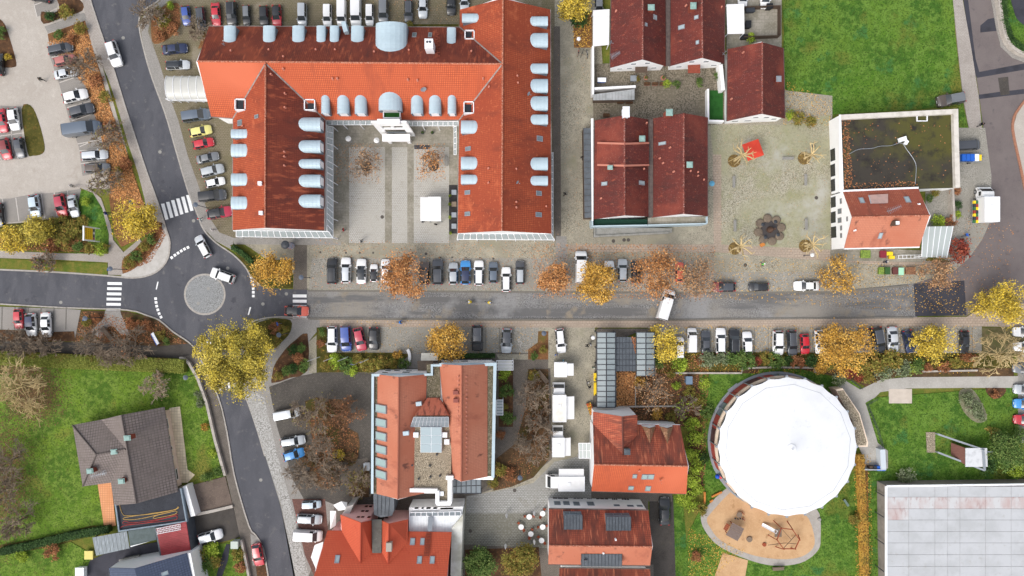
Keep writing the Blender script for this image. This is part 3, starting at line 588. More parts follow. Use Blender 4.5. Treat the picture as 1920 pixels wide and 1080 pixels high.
# ================================================================== BUILDINGS
class Pl:
    def __init__(s, p0,n):
        s.p0 = Vector(p0); s.n = Vector(n).normalized()
        if s.n.z < -1e-6: s.n = -s.n
        if abs(s.n.z) > .999: s.t = Vector((1,0,0)); s.v = Vector((0,1,0))
        else:
            s.t = Vector((0,0,1)).cross(s.n).normalized(); s.v = s.n.cross(s.t).normalized()
        h = Vector((-s.n.x, -s.n.y, 0)); s.up = h.normalized() if h.length > 1e-6 else Vector((0,1,0))
    def at(s, x, y): return hit(x, y, s.p0,s.n)
    def z(s, p): return s.p0.z - ((p.x - s.p0.x) * s.n.x + (p.y - s.p0.y) * s.n.y) / s.n.z
    def rect(s, x0,y0,x1,y1):
        xm, ym = (x0 + x1) / 2,(y0 + y1) / 2; c = s.at(xm, ym)
        a = s.at(x1,ym) - s.at(x0,ym); b = s.at(xm, y1) - s.at(xm, y0)
        return c, max(abs(a.dot(s.t)),abs(b.dot(s.t))),max(abs(a.dot(s.v)),abs(b.dot(s.v)))
def wallplane(p, q, toward=None):
    """vertical plane through two world points, normal facing the camera axis"""
    d = q - p; n = Vector((-d.y, d.x, 0)).normalized()
    if n.dot(Vector((0,0,0)) - Vector((p.x, p.y, 0))) < 0: n = -n
    o = Pl.__new__(Pl); o.p0 = Vector(p); o.n = n; o.t = Vector((0,0,1)).cross(n).normalized(); o.v = Vector((0,0,1)); o.up = -n
    return o
def newell(P):
    n = Vector((0,0,0))
    for i in range(len(P)):
        a, b = P[i],P[(i + 1) % len(P)]; n += Vector(((a.y - b.y) * (a.z + b.z),(a.z - b.z) * (a.x + b.x),(a.x - b.x) * (a.y + b.y)))
    return n.normalized()
def slab(name, P, m, parent, th=.16,side=None, uvo=None):
    """roof slab: polygon P (world) as the upper face"""
    n = newell(P)
    if n.z < 0: P = P[::-1]; n = -n
    pl = Pl(sum(P, Vector()) / len(P),n); k = len(P)
    vs = P + [p - Vector((0,0,th)) for p in P]
    fs = [tuple(range(k))] + [(i, i + k, (i + 1) % k + k, (i + 1) % k) for i in range(k)] + [tuple(range(2 * k - 1,k - 1,-1))]
    uv = [[(vs[i].dot(pl.t),vs[i].dot(pl.v)) for i in f] for f in fs]
    o = build(name, vs, fs, [m, side or m],parent, [0] + [1] * k + [1],uv)
    return o, pl
def slope(parent, pts, m, name='roof_slope', th=.16):
    return slab(name, [W(*p) for p in pts],m, parent, th)
def ridge(parent, a, b, m=None, r=.16):
    a, b = W(*a),W(*b); mb = MB(); N = max(2,int((b - a).length / .45)); d = (b - a)
    for i in range(N):
        p, q = a + d * (i / N),a + d * ((i + .96) / N)
        mb.tube([p + Vector((0,0,.03)),q + Vector((0,0,.05))],[r * .85,r],6)
    return mb.build('ridge_tiles', m or ridge_m, parent)
def gutter_line(parent, a, b, m=None, w=.16):
    a, b = W(*a),W(*b); mb = MB(); mb.bar(a - Vector((0,0,.06)),b - Vector((0,0,.06)),w); return mb.build('gutter', m or gutter, parent)
def gable_walls(parent, A, B, C_, D, R1,R2,he, hr, m, inset=.4,verge=.2,name='wall', z0=0.0,drop=.22):
    """house-shaped body under two slopes. A,B eave corners at ridge end R1; D,C at ridge end R2 (A-D one eave, B-C the other)"""
    a, b, c, d = W(*A, he),W(*B, he),W(*C_, he),W(*D, he); r1,r2 = W(*R1,hr),W(*R2,hr)
    ax = (r2 - r1); ax.z = 0; ax.normalize(); vs = []
    for (p, q, r, sgn) in ((a, b, r1,1),(d, c, r2,-1)):
        sd = (q - p); sd.z = 0; w = sd.length; sd.normalize()
        o = ax * verge * sgn
        p1,q1 = p + sd * inset + o, q - sd * inset + o
        rr = r + o - Vector((0,0,drop))
        # keep the apex on the end plane
        fp = (rr - p1).dot(sd); rise = inset * (hr - he) / max(.5,w / 2)
        e = he + rise - drop
        vs += [Vector((p1.x, p1.y, z0)),Vector((q1.x, q1.y, z0)),Vector((q1.x, q1.y, e)),Vector((p1.x + sd.x * fp, p1.y + sd.y * fp, rr.z)),Vector((p1.x, p1.y, e))]
    fs = [(4,3,2,1,0),(5,6,7,8,9),(0,5,9,4),(1,2,7,6),(4,9,8,3),(2,3,8,7)]
    o = build(name, vs, fs, m, parent)
    return o, wallplane(vs[0],vs[1]),wallplane(vs[5],vs[6]),wallplane(vs[0],vs[5]),wallplane(vs[1],vs[6])
def window(parent, pl, x0,y0,x1,y1,fm=None, gm=None, proud=.04,name='window', fw=.08,mull=0,depth=.1):
    c, su, sv = pl.rect(x0,y0,x1,y1); mb = MB(); t, v, n = pl.t, pl.v, pl.n
    for s in (-1,1):
        mb.box(c + t * s * (su / 2 - fw / 2) + n * (proud - depth / 2),t, v, n, fw, sv, depth)
        mb.box(c + v * s * (sv / 2 - fw / 2) + n * (proud - depth / 2),t, v, n, su - 2 * fw, fw, depth)
    for k in range(mull):
        mb.box(c + t * (su * ((k + 1) / (mull + 1) - .5)) + n * (proud - depth / 2 - .005),t, v, n, fw * .7,sv - 2 * fw, depth)
    f = mb.build(name, fm or whitem, parent)
    g = MB(); g.box(c + n * max(.02,proud - .06),t, v, n, su - 2 * fw, sv - 2 * fw, .03); g.build('pane', gm or gl_dark, f)
    return f
def skylight(parent, pl, x0,y0,x1,y1,gm=None, fm=None):
    return window(parent, pl, x0,y0,x1,y1,fm or steel, gm or gl_pale, .12,'roof_window', .1,0,.22)
def chimney(parent, pl, x, y, w=.7,d=.7,rise=1.1,m=None, capm=None, rz=0.0,wall=None):
    p = pl.at(x, y); zt = p.z + rise; q = W(x, y, zt); z0 = pl.z(q) - .8
    mb = MB(); mb.abox((q.x, q.y, (z0 + zt) / 2),w, d, zt - z0,rz); o = mb.build('chimney', m or brickm, parent)
    c = MB(); c.abox((q.x, q.y, zt + .05),w * 1.25,d * 1.25,.1,rz); c.abox((q.x, q.y, zt + .16),w * .9,d * .9,.12,rz); c.build('chimney_cap', capm or copper, o)
    return o
def vent(parent, pl, x, y, r=.13,h=.35,m=None, rz=0):
    r = min(r, .12); p = pl.at(x, y); mb = MB()
    mb.lathe((p.x, p.y, p.z - .2),[(r * 1.6,.1),(r, .3),(r, h + .2),(r * 1.4,h + .22),(r * 1.2,h + .32)],8); return mb.build('roof_vent', m or tile_vent, parent)
tile_vent = mat('terracotta_vent', C(196,128,108),.8)
def dish(parent, p, r=.4,az=0.0,m=None):
    mb = MB(); c = Vector(p) + Vector((0,0,.7)); d = Vector((math.sin(az),-math.cos(az),.45)).normalized()
    x = d.cross(Vector((0,0,1))).normalized(); y = x.cross(d)
    vs = [c - d * .12]; fs = []
    for k in range(12): vs.append(c + (x * math.cos(k * math.pi / 6) + y * math.sin(k * math.pi / 6)) * r)
    for k in range(12): fs.append((0,1 + k, 1 + (k + 1) % 12))
    mb.add(vs, fs); mb.bar(Vector(p) - Vector((0,0,.3)),c - d * .12,.06); mb.bar(c - d * .1 - y * r * .6,c + d * .45,.03); mb.box(c + d * .47,x, y, d, .1,.1,.12)
    return mb.build('satellite_dish', m or steel, parent)
def antenna(parent, p, az=0.0,L=1.8):
    mb = MB(); p = Vector(p); t = p + Vector((0,0,1.6)); mb.bar(p - Vector((0,0,.3)),t, .05)
    d = Vector((math.cos(az),math.sin(az),0)); s = Vector((-d.y, d.x, 0))
    for h in (1.5,1.0):
        q = p + Vector((0,0,h)); mb.bar(q - d * L * .2,q + d * L * .8,.035)
        for k in range(8):
            e = q + d * (L * (-.15 + .13 * k)); l = .5 - .03 * k; mb.bar(e - s * l, e + s * l, .025)
    return mb.build('roof_antenna', steel, parent)
def dormer(parent, pl, xf, yf, xb, yb, wpx, sag=.33,seams=True, m=None, name='dormer'):
    B = pl.at(xb, yb); zc = B.z; F = W(xf, yf, zc); d = pl.up; t = pl.t
    L = (B - F).dot(d); Fc = B - d * L; w = px2m(wpx, zc); s = sag * w; n = 11
    def back(Q): return Q + d * (-((Q - pl.p0).dot(pl.n)) / d.dot(pl.n) + .12)
    prof = []
    for i in range(n):
        a = math.pi * (1 - i / (n - 1)); prof.append((w / 2 * math.cos(a),zc - s + s * math.sin(a)))
    vs = []; fs = []
    for off in (0.0,-.07):
        for (u, z) in prof:
            q = Fc + t * u; q = Vector((q.x, q.y, z + off)); vs += [q - d * .08,back(q)]
    for i in range(n - 1):
        fs += [(2 * i, 2 * i + 2,2 * i + 3,2 * i + 1)]; j = 2 * n + 2 * i; fs += [(j, j + 1,j + 3,j + 2),(2 * i, j, j + 2,2 * i + 2)]
    mb = MB(); nf = len(fs)
    if seams:   # standing seams across the vault, part of the same sheet metal
        k = .55
        while k < L - .1:
            for i in range(n - 1):
                a, b_ = prof[i],prof[i + 1]
                p = Fc + t * a[0] + d * k; q = Fc + t * b_[0] + d * k
                p = Vector((p.x, p.y, a[1])); q = Vector((q.x, q.y, b_[1]))
                if pl.z(p) < p.z + .1 and pl.z(q) < q.z + .1: mb.bar(p, q, .035,0,.05)
            k += .62
    b0 = len(vs); vs += mb.v; fs += [tuple(i + b0 for i in f) for f in mb.f]
    o = build(name, vs, fs, [m or zinc, zinc_s],parent, [0] * nf + [1] * len(mb.f),None, False)
    wv = []; wf = []    # cheeks and front wall
    for sgn in (-1,1):
        q = Fc + t * sgn * (w / 2 - .05); zs = zc - s
        a = Vector((q.x, q.y, zs)); bq = back(a); c0 = Vector((q.x, q.y, pl.z(q) - .1)); b0 = len(wv); wv += [a, bq, c0]; wf += [(b0,b0 + 1,b0 + 2)] if sgn > 0 else [(b0 + 2,b0 + 1,b0)]
    b0 = len(wv); fp = []
    for (u, z) in prof: q = Fc + t * (u * .98) ; fp.append(Vector((q.x, q.y, z - .03)))
    q0 = Fc - t * (w / 2 - .05); q1 = Fc + t * (w / 2 - .05)
    fp = [Vector((q0.x, q0.y, pl.z(q0) - .1))] + fp + [Vector((q1.x, q1.y, pl.z(q1) - .1))]
    wv += fp; wf.append(tuple(range(b0,b0 + len(fp))))
    build('dormer_wall', wv, wf, zinc_d, o)
    zf = pl.z(Fc); hh = zc - .25 - zf
    if hh > .5:
        g = MB(); c = Vector((Fc.x, Fc.y, zf + .2 + (hh - .2) / 2)) - d * .04
        g.box(c, t, (0,0,1),d, w * .62,hh - .25,.05); f = g.build('window', whitem, o)
        g = MB()
        for sg in (-1,1): g.box(c - d * .03 + t * sg * w * .15,t, (0,0,1),d, w * .26,hh - .4,.04)
    return o
zinc_s = mat('zinc_seam', C(170,188,196,1),.5)
def terrace(parent, pl, x0,y0,x1,y1,fm=None, rim=None, rise=None):
    """a balcony cut into the roof: level floor with a low parapet"""
    c, su, sv = pl.rect(x0,y0,x1,y1); d = pl.up; t = pl.t
    zt = max(pl.at(x, y).z for x in (x0,x1) for y in (y0,y1)) + .05
    P = [W(x, y, zt) for x, y in ((x0,y0),(x1,y0),(x1,y1),(x0,y1))]
    cc = sum(P, Vector()) / 4; mb = MB()
    for i in range(4):
        a, b_ = P[i],P[(i + 1) % 4]; ax = (b_ - a).normalized(); nn = Vector((-ax.y, ax.x, 0));
        mb.box((a + b_) / 2 - Vector((0,0,1.0)),ax, nn, (0,0,1),(b_ - a).length + .14,.14 + .004 * i, 2.2)
    o = mb.build('roof_terrace', rim or whitem, parent)
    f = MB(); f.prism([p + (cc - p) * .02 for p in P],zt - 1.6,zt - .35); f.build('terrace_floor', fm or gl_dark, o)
    return o
def canopy(parent, quad, n, gm=None, fw=.09,name='glass_canopy', posts=True, rows=1,z0=0.0,fm=None):
    """quad: (px,py,h) a-b along the wall, c-d the outer edge (a next to d)"""
    a, b_, c, d = [W(*q) for q in quad]; mb = MB()
    for p, q in ((a, b_),(d, c)): mb.bar(p, q, fw)
    for r in range(1,rows): mb.bar(a.lerp(d, r / rows),b_.lerp(c, r / rows),fw * .8)
    for i in range(n + 1): mb.bar(a.lerp(b_, i / n),d.lerp(c, i / n),fw)
    if posts:
        for i in range(0,n + 1,3): q = d.lerp(c, i / n); mb.bar(q, (q.x, q.y, z0),fw * 1.2)
    o = mb.build(name, fm or whitem, parent)
    for i in range(n):
        for r in range(rows):
            e = .08 / max(.3,(b_ - a).length / n);
            def pt(u, v_): return a.lerp(b_, u).lerp(d.lerp(c, u),v_)
            u0,u1,v0,v1 = (i + e) / n, (i + 1 - e) / n, (r + .06) / rows, (r + .94) / rows
            P = [pt(u0,v0),pt(u1,v0),pt(u1,v1),pt(u0,v1)]
            if newell(P).z < 0: P = P[::-1]
            P = [p + Vector((0,0,.02)) for p in P]
            g = MB(); g.hexa([p - Vector((0,0,.02)) for p in P],P); g.build('pane', gm or gl_can, o)
    return o
def flat(parent, pts, h, m, name='flat_roof', th=.3):
    mb = MB(); mb.prism([W(x, y, h) for x, y in pts],h - th, h, 0,True); return mb.build(name, m, parent)
def block(parent, pts, h, m, z0=0.0,name='wall', inset=0.0):
    P = [W(x, y, h) for x, y in pts]; c = sum(P, Vector()) / len(P)
    if inset: P = [p + (c - p).normalized() * inset for p in P]
    mb = MB(); mb.prism(P, z0,h, 0); return mb.build(name, m, parent)
def parapet(parent, pts, h, w, up, m, closed=True, name='parapet'):
    P = [W(x, y, h) for x, y in pts]; mb = MB(); N = len(P); c = sum(P, Vector()) / N
    for i in range(N if closed else N - 1):
        a, b_ = P[i],P[(i + 1) % N]; ax = (b_ - a).normalized(); nn = Vector((-ax.y, ax.x, 0))
        if nn.dot(c - a) < 0: nn = -nn
        mb.box((a + b_) / 2 + nn * w / 2 + Vector((0,0,up / 2 - .2 - .003 * i)),ax, nn, (0,0,1),(b_ - a).length, w, up + .4)
    return mb.build(name, m, parent)
# ------------------------------------------------------------------ U-shaped courtyard building
u = empty('courtyard_building', W(690,300),'U-shaped building with orange tiled roofs, grey barrel dormers and an inner courtyard', 'building')
e, r_ = 6.5,12.2
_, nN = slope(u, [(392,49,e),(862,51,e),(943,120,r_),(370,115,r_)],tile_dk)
slope(u, [(370,115,r_),(498,118,r_),(437,222,e),(396,219,e)],tile_or)
_, nS = slope(u, [(498,118,r_),(943,120,r_),(861,225,e),(610,225,e)],tile_or)
_, wW = slope(u, [(498,118,r_),(497,427,r_),(436,431,e),(437,222,e)],tile_or2)
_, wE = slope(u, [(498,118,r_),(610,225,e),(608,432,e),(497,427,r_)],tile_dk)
_, eN = slope(u, [(862,18,e),(862,51,e),(943,120,r_),(943,-3,r_)],tile_or2)
_, eW = slope(u, [(943,120,r_),(861,225,e),(858,437,e),(941,433,r_)],tile_or2)
_, eE = slope(u, [(943,-3,r_),(941,433,r_),(1034,438,e),(1032,18,e)],tile_or2)
for a, b_ in (((370,115,r_),(943,120,r_)),((498,118,r_),(497,427,r_)),((943,-3,r_),(941,433,r_))): ridge(u, a, b_)
def valley(a, b_):
    a, b_ = W(*a),W(*b_); mb = MB(); mb.bar(a + Vector((0,0,.02)),b_ + Vector((0,0,.02)),.22,0,.06); mb.build('valley_flashing', gutter, u)
for q in ((437,222,e),(610,225,e)): valley((498,119,r_),q)
for q in ((861,225,e),(862,51,e)): valley((942,120,r_),q)
for a, b_ in (((392,49,e),(862,51,e)),((437,222,e),(436,431,e)),((610,225,e),(861,225,e)),((610,225,e),(608,432,e)),((861,225,e),(858,437,e)),((1034,438,e),(1032,18,e)),((396,219,e),(437,222,e))): gutter_line(u, a, b_)
gable_walls(u, (396,219),(392,49),(862,51),(862,224),(370,115),(943,120),e, r_, white)
_, _, sW, _, _ = gable_walls(u, (437,222),(610,225),(608,432),(436,431),(498,118),(497,427),e, r_, white)
_, _, sE, _, _ = gable_walls(u, (862,18),(1032,18),(1034,438),(858,437),(943,-3),(941,433),e, r_, white)
for y, h in ((250,17),(281,24),(336,23),(380,24)): dormer(u, wW, 433.5,y, 463.5,y, h, .18)
for y, h in ((231,26),(273,24),(306,18),(338,24),(376,25)): dormer(u, wE, 599,y, 559.5,y, h)
for x, w_ in ((609,16),(642,23),(675,23),(781,23),(815,23),(847,16)): dormer(u, nS, x, 211.5,x, 178,w_)
dormer(u, nS, 730,205,730,172,45,.28)
for x, w_ in ((429,23),(503,23),(558,23),(601,17),(626,17),(669,24)): dormer(u, nN, x, 48.5,x, 79.5,w_, .2)
dormer(u, nN, 846,52,846,82,17,.2); dormer(u, nN, 731,41,731,97,60,.26)
dormer(u, eN, 867,32,897.5,32,17,.28)
for y, h in ((237,25),(305,24),(336,18)): dormer(u, eW, 865,y, 895.5,y, h, .24)
for y, h in ((38,18),(73,27),(127,19),(159,26),(192,27),(223,19),(306,24),(338,18)): dormer(u, eE, 1026.5,y, 994,y, h, .26)
for pl, x0,y0,x1,y1 in ((nN, 773,62,781,70),(nN, 803,62,810,70),(eW, 873,275,883,283),(eW, 872,357,882,365),(eW, 872,397,882,405),(wW, 446,225,454,236),(eE, 1006,255,1017,265),(eE, 1005,358,1015,367),(eE, 1004,398,1015,407),(wW, 478,215,485,222)): skylight(u, pl, x0,y0,x1,y1,gl_grey)
terrace(u, wE, 571,187,590,206); terrace(u, eW, 870,191,888,212); terrace(u, eN, 872,57,889,73); terrace(u, wW, 441,186,460,206)
terrace(u, nS, 719,206,750,221,green_turf)
mb = MB(); q = nN.at(808,96); mb.abox((q.x, q.y + .2,11),1.3,1.5,4.6); ch = mb.build('chimney', whitem, u)
mb = MB()
for dx in (-.25,.2): mb.tube([(q.x + dx, q.y + .4,13.2),(q.x + dx, q.y + .4,13.5)],[.16,.16],8)
mb.build('flue', darkm, ch)
ladm = MB()
for i in range(14):
    p = nN.at(819 + (i % 2) * 3,62 + i * 3.4); ladm.box(p + nN.n * .12,nN.t, nN.v, nN.n, .5,.25,.05)
ladm.build('roof_step_ladder', brickm, u)
mb = MB(); q = nN.at(651,58); mb.abox((q.x, q.y, q.z + .8),.7,1.7,2.2,.25); mb.build('flue_box', zinc, u)
for pl, pts in ((nN, ((505,94),(593,94),(629,94),(532,107),(767,95),(884,97),(702,98),(434,96))),(nS, ((532,130),(624,148),(633,148),(765,150),(783,151),(906,148))),(wE, ((535,176),(535,202),(534,285),(534,294),(534,311),(509,140))),(eW, ((916,316),(916,343),(917,163),(868,330))),(eE, ((968,317),(968,379),(968,389),(970,143),(971,156),(1024,387))),(wW, ((466,150),(469,152),(456,237)))):
    for x, y in pts: vent(u, pl, x, y)
dish(u, nS.at(795,170),.5,.4); dish(u, nN.at(901,72),.3,2); dish(u, wW.at(431,168),.45,-1); dish(u, eE.at(991,178),.35,1); dish(u, nN.at(422,85),.3,3); dish(u, eE.at(970,343),.3,1)
for (x, y) in ((490,345),(492,400)):
    mb = MB(); p = wW.at(x, y); mb.abox((p.x, p.y, p.z + .3),.6,.6,1.0); mb.build('vent_box', whitem, u)
# glass canopies along the courtyard and street fronts
ch_ = 3.4
canopy(u, [(612,226,4.6),(696,226,4.6),(696,234,ch_),(612,234,ch_)],8); canopy(u, [(764,228,4.6),(859,228,4.6),(859,236,ch_),(764,236,ch_)],10)
canopy(u, [(613,236,4.6),(613,432,4.6),(624.5,445,ch_),(624.5,238,ch_)],18)
canopy(u, [(855.5,236,4.6),(855.5,290,4.6),(851,290,ch_),(851,238,ch_)],5)
canopy(u, [(443,432,4.6),(616,434,4.6),(624,446,ch_),(443,444,ch_)],15)
canopy(u, [(859,438,4.6),(1032,438,4.6),(1040,450,ch_),(857,449,ch_)],15)
canopy(u, [(1031,288,4.6),(1031,436,4.6),(1037,448,ch_),(1037,286,ch_)],13)
for x in (455,480,515,540,570): window(u, sW, x, 433,x + 14,438,whitem, gl_grey)
for x in (875,905,935,965,995): window(u, sE, x, 440,x + 16,444,whitem, gl_grey)
# tall white entrance frame in the courtyard
pt = empty('portal_dummy', (0,0,0)); bpy.data.objects.remove(pt)
mb = MB(); yp = 285 / S; X0,X1 = -266 / S * .91,-198 / S * .91; ax = (1,0,0); ay = (0,1,0); az_ = (0,0,1)
for xc in (X0 + .6,X1 - .6): mb.box((xc, yp, 5.2),ax, ay, az_, 1.1,.24,10.4)
mb.box(((X0 + X1) / 2,yp, 10.2),ax, ay, az_, X1 - X0 - 2.2,.7,1.0); mb.box(((X0 + X1) / 2,yp, 8.1),ax, ay, az_, X1 - X0 - 2.2,.2,.8); mb.box(((X0 + X1) / 2,yp, 5.6),ax, ay, az_, X1 - X0 - 2.2,.2,.9)
mb.box(((X0 + X1) / 2,yp, 8.7),ax, ay, az_, .5,.18,2.4); mb.box(((X0 + X1) / 2,yp, 6.9),ax, ay, az_, .5,.18,1.9)
po = mb.build('entrance_frame', white, u)
mb = MB()
for xc in (-1.35,1.35):
    for z in (9.0,6.9): mb.box(((X0 + X1) / 2 + xc * .75,yp + .3,z),ax, ay, az_, 1.7,.06,1.5)
mb.build('pane', gl_grey, po)
mb = MB(); mb.box((-19.75,25.6,3.55),ax, ay, az_, 4.7,1.2,.5); mb.build('porch_beam', white, po)
for x in (-21.3,-17.95): mb = MB(); mb.box((x, 25.6,1.7),ax, ay, az_, .55,.55,3.4); mb.build('porch_post', white, po)
mb = MB(); mb.box((-19.7,26.6,1.9),ax, ay, az_, 3.2,.1,3.4); mb.build('entrance_glazing', gl_grey, po)
# ------------------------------------------------------------------ generic two-slope house
def house(name, label, A, B, C_, D, R1,R2,he, hr, m1,m2,wallm_=None, ridgem=None, inset=.4,parent=None, verge=.2,gut=None):
    o = parent or empty(name, W((A[0] + C_[0]) / 2,(A[1] + C_[1]) / 2,he) * Vector((1,1,0)) if False else Vector((W((A[0] + C_[0]) / 2,(A[1] + C_[1]) / 2,he).x, W((A[0] + C_[0]) / 2,(A[1] + C_[1]) / 2,he).y, 0)),label, 'house')
    _, p1 = slope(o, [(*A, he),(*D, he),(*R2,hr),(*R1,hr)],m1); _, p2 = slope(o, [(*B, he),(*R1,hr),(*R2,hr),(*C_, he)],m2)
    w = gable_walls(o, A, B, C_, D, R1,R2,he, hr, wallm_ or white, inset, verge)
    ridge(o, (*R1,hr),(*R2,hr),ridgem); gutter_line(o, (*A, he),(*D, he),gut); gutter_line(o, (*B, he),(*C_, he),gut)
    return o, p1,p2,w
def gutter_strip(o, x0,y0,x1,y1,w, h):
    a, b_ = W(x0,y0,h),W(x1,y1,h); mb = MB(); d = (b_ - a).normalized(); n = Vector((-d.y, d.x, 0))
    mb.box((a + b_) / 2,d, n, (0,0,1),(b_ - a).length, w, .1)
    for s in (-1,1): mb.box((a + b_) / 2 + n * s * (w / 2 - .06) + Vector((0,0,.1)),d, n, (0,0,1),(b_ - a).length - .01,.12,.12)
    return mb.build('valley_gutter', gutter_d, o)
# north-east pair
h1,a1,a2,w1 = house('row_house', 'northern brown-red gabled house with white gable beside the white pergola roof', (1146,-14),(1248,-16),(1249,124),(1144,127),(1205,-30),(1205,111),2.9,7.0,tile_br, tile_br, white, ridge_d, gut=gutter_d)
gutter_strip(h1,1252.5,-20,1252.5,124,.75,3.0)
h2,b1_, b2_, w2 = house('row_house', 'northern brown-red gabled house next to the walled bin yard', (1257,-16),(1360,-14),(1358,119),(1255,124),(1316,-30),(1317,108),2.9,7.0,tile_br, tile_br, white, ridge_d, gut=gutter_d)
for o, w, wins in ((h1,w1[2],((1183,118.5,1193,121),(1209,117,1219,119.5),(1157,128,1167,130),(1175,127,1185,129),(1221,126,1231,128))),(h2,w2[2],((1292,114.5,1302,117),(1319,114,1329,116.5),(1268,124,1278,126),(1333,121,1344,123)))):
    for x in wins: window(o, w, *x, whitem, gl_grey, fw=.06)
skylight(h1,a2,1225,28,1231,37); skylight(h2,b1_, 1272,47,1284,55); skylight(h2,b1_, 1305,76,1311,83); skylight(h2,b1_, 1302,29,1310,36); skylight(h1,a2,1209,43,1213,49)
chimney(h1,a2,1221,14,.9,.8,1.2); chimney(h2,b1_, 1300,11,.8,.9,1.2)
for o, p, pts in ((h1,a1,((1155,21),)),(h2,b1_, ((1286,11),)),(h2,b2_, ((1352,14),))):
    for x, y in pts: vent(o, p, x, y, .18)
dish(h1,W(1144,82,3.2),.35,1); dish(h2,W(1355,103,3.2),.4,2.4); antenna(h1,W(1147,110,3.3),.5,1.7)
def canopy_roof(o, x0,y0,x1,y1,h, m, nslat=8):
    P = [W(x, y, h) for x, y in ((x0,y0),(x1,y0),(x1,y1),(x0,y1))]; mb = MB(); mb.prism(P, h - .1,h, 0,True); mb.build('porch_roof', m, o)
    for p in P[2:]: q = MB(); q.bar((p.x, p.y + .1,0),(p.x, p.y + .1,h - .1),.1); q.build('porch_post', wood, o)
canopy_roof(h1,1191,123,1214,136,2.4,wood_d); canopy_roof(h2,1290,120,1313,137,2.4,brickm)
h3,c1,c2,w3 = house('gabled_house', 'brown-red gabled house between the lawn and the small yard with artificial turf', (1364,92),(1469,90),(1472,222),(1363,227),(1429,79),(1429,213),2.9,7.0,tile_br, tile_br, white, ridge_d, gut=gutter_d)
for x in ((1372,226,1384,228),(1396,225,1408,227),(1412,219,1422,221),(1432,219,1442,221),(1446,222,1456,224)): window(h3,w3[2], *x, whitem, gl_grey, fw=.06)
chimney(h3,c2,1460,148,.7,.8,1.1,None, steel); vent(h3,c1,1393,99,.2); vent(h3,c1,1371,186,.2)
# south pair on the square
h4,d1,d2,w4 = house('row_house', 'brown-red gabled house with raised roof middle beside the dark lean-to', (1115,226),(1216,224),(1218,406),(1113,411),(1171,216),(1171,404),5.0,9.0,tile_br, tile_br, white, ridge_d, gut=gutter_d)
gutter_strip(h4,1220,224,1220,406,.75,5.1)
h5,e1,e2,w5 = house('row_house', 'brown-red gabled house facing the cobbled square with pollarded trees', (1224,222),(1327,220),(1327,405),(1222,408),(1282,212),(1282,401),5.0,9.0,tile_br, tile_br, white, ridge_d, gut=gutter_d)
for pl, xo, xi in ((d1,1119,1170),(d2,1215,1172)):   # raised middle part of the roof
    P = [pl.at(xo, 270) + Vector((0,0,.05)),pl.at(xi, 270) + Vector((0,0,.02)),pl.at(xi, 311) + Vector((0,0,.02)),pl.at(xo, 311) + Vector((0,0,.05))]
    P = [p + Vector((0,0,.75 if i in (0,3) else .12)) for i, p in enumerate(P)]
    o_, _ = slab('raised_roof', P, tile_br, h4,.2,tile_or2)
    for k in ((0,1),(3,2)):
        a, b_ = P[k[0]],P[k[1]]; q = MB(); q.bar(a + Vector((0,0,.05)),b_ + Vector((0,0,.05)),.3,0,.12); q.build('verge_tiles', tile_vent, o_)
for o, pl, r in ((h4,d1,(1128,341,1139,348)),(h4,d2,(1198,339,1208,347)),(h5,e1,(1235,266,1249,272)),(h5,e1,(1236,264,1248,271))):
    if r[0] != 1236: skylight(o, pl, *r)
chimney(h4,d1,1174,210,.9,1.4,.8,whitem, whitem); chimney(h5,e1,1255,211,.9,.9,1.4); chimney(h4,d1,1144,314,.7,.6,1.2); chimney(h4,d2,1204,260,.8,.8,1.2); chimney(h5,e2,1293,309,.8,.8,1.3)
for o, pl, pts in ((h4,d1,((1127,372),)),(h4,d2,((1207,317),(1212,231))),(h5,e1,((1237,297),(1243,306),(1263,322),(1256,277))),(h5,e2,((1308,323),(1308,330),(1294,321),(1319,337)))):
    for x, y in pts: vent(o, pl, x, y, .15)
# balcony strip along the south front, stone ramp and dark lean-to belong to the pair
flat(h4,[(1113,411),(1214,411),(1214,421),(1113,424)],3.2,dark_green, 'balcony_floor'); flat(h5,[(1215,408),(1325,406),(1325,419),(1215,421)],3.2,court_d, 'balcony_floor')
for o, pts in ((h4,[(1111,411),(1111,424),(1214,422)]),(h5,[(1215,422),(1326,419),(1326,406)])):
    P = [W(x, y, 3.9) for x, y in pts]; mb = MB()
    for a, b_ in zip(P, P[1:]): mb.bar((a.x, a.y, 1.9),(b_.x, b_.y, 1.9),.2,0,3.9)
    mb.build('balcony_parapet', zinc, o)
for x in (1128,1150,1176): window(h4,w4[2],x, 409.5,x + 11,413,whitem, gl_dark, fw=.06)
flat(h4,[(1113,426),(1260,428),(1260,436),(1113,444)],.7,stone, 'stone_ramp', .7); parapet(h4,[(1113,427),(1113,445),(1255,438)],.7,.3,.25,stone, False, 'ramp_wall')
sl = MB(); lo = MB(); P0,P1 = W(1094,240,2.6),W(1096,409,2.6); Q0,Q1 = W(1110,240,3.4),W(1110,408,3.4); N = 16
lt = MB(); lt.hexa([Vector((p.x, p.y, 0)) for p in (P1,Q1,Q0,P0)],[p - Vector((0,0,.08)) for p in (P1,Q1,Q0,P0)]); lt_o = lt.build('lean_to', wood_d, h4)
for i in range(N):
    a, b_, c, d = P0.lerp(P1,(i + .04) / N),P0.lerp(P1,(i + .97) / N),Q0.lerp(Q1,(i + .97) / N),Q0.lerp(Q1,(i + .04) / N)
    g = MB(); up = Vector((0,0,.06 + .02 * (i % 2))); g.hexa([b_ - Vector((0,0,.07)),c - Vector((0,0,.07)),d - Vector((0,0,.07)),a - Vector((0,0,.07))],[b_, c, d + up, a + up]); g.build('roof_sheet', lead, lt_o)
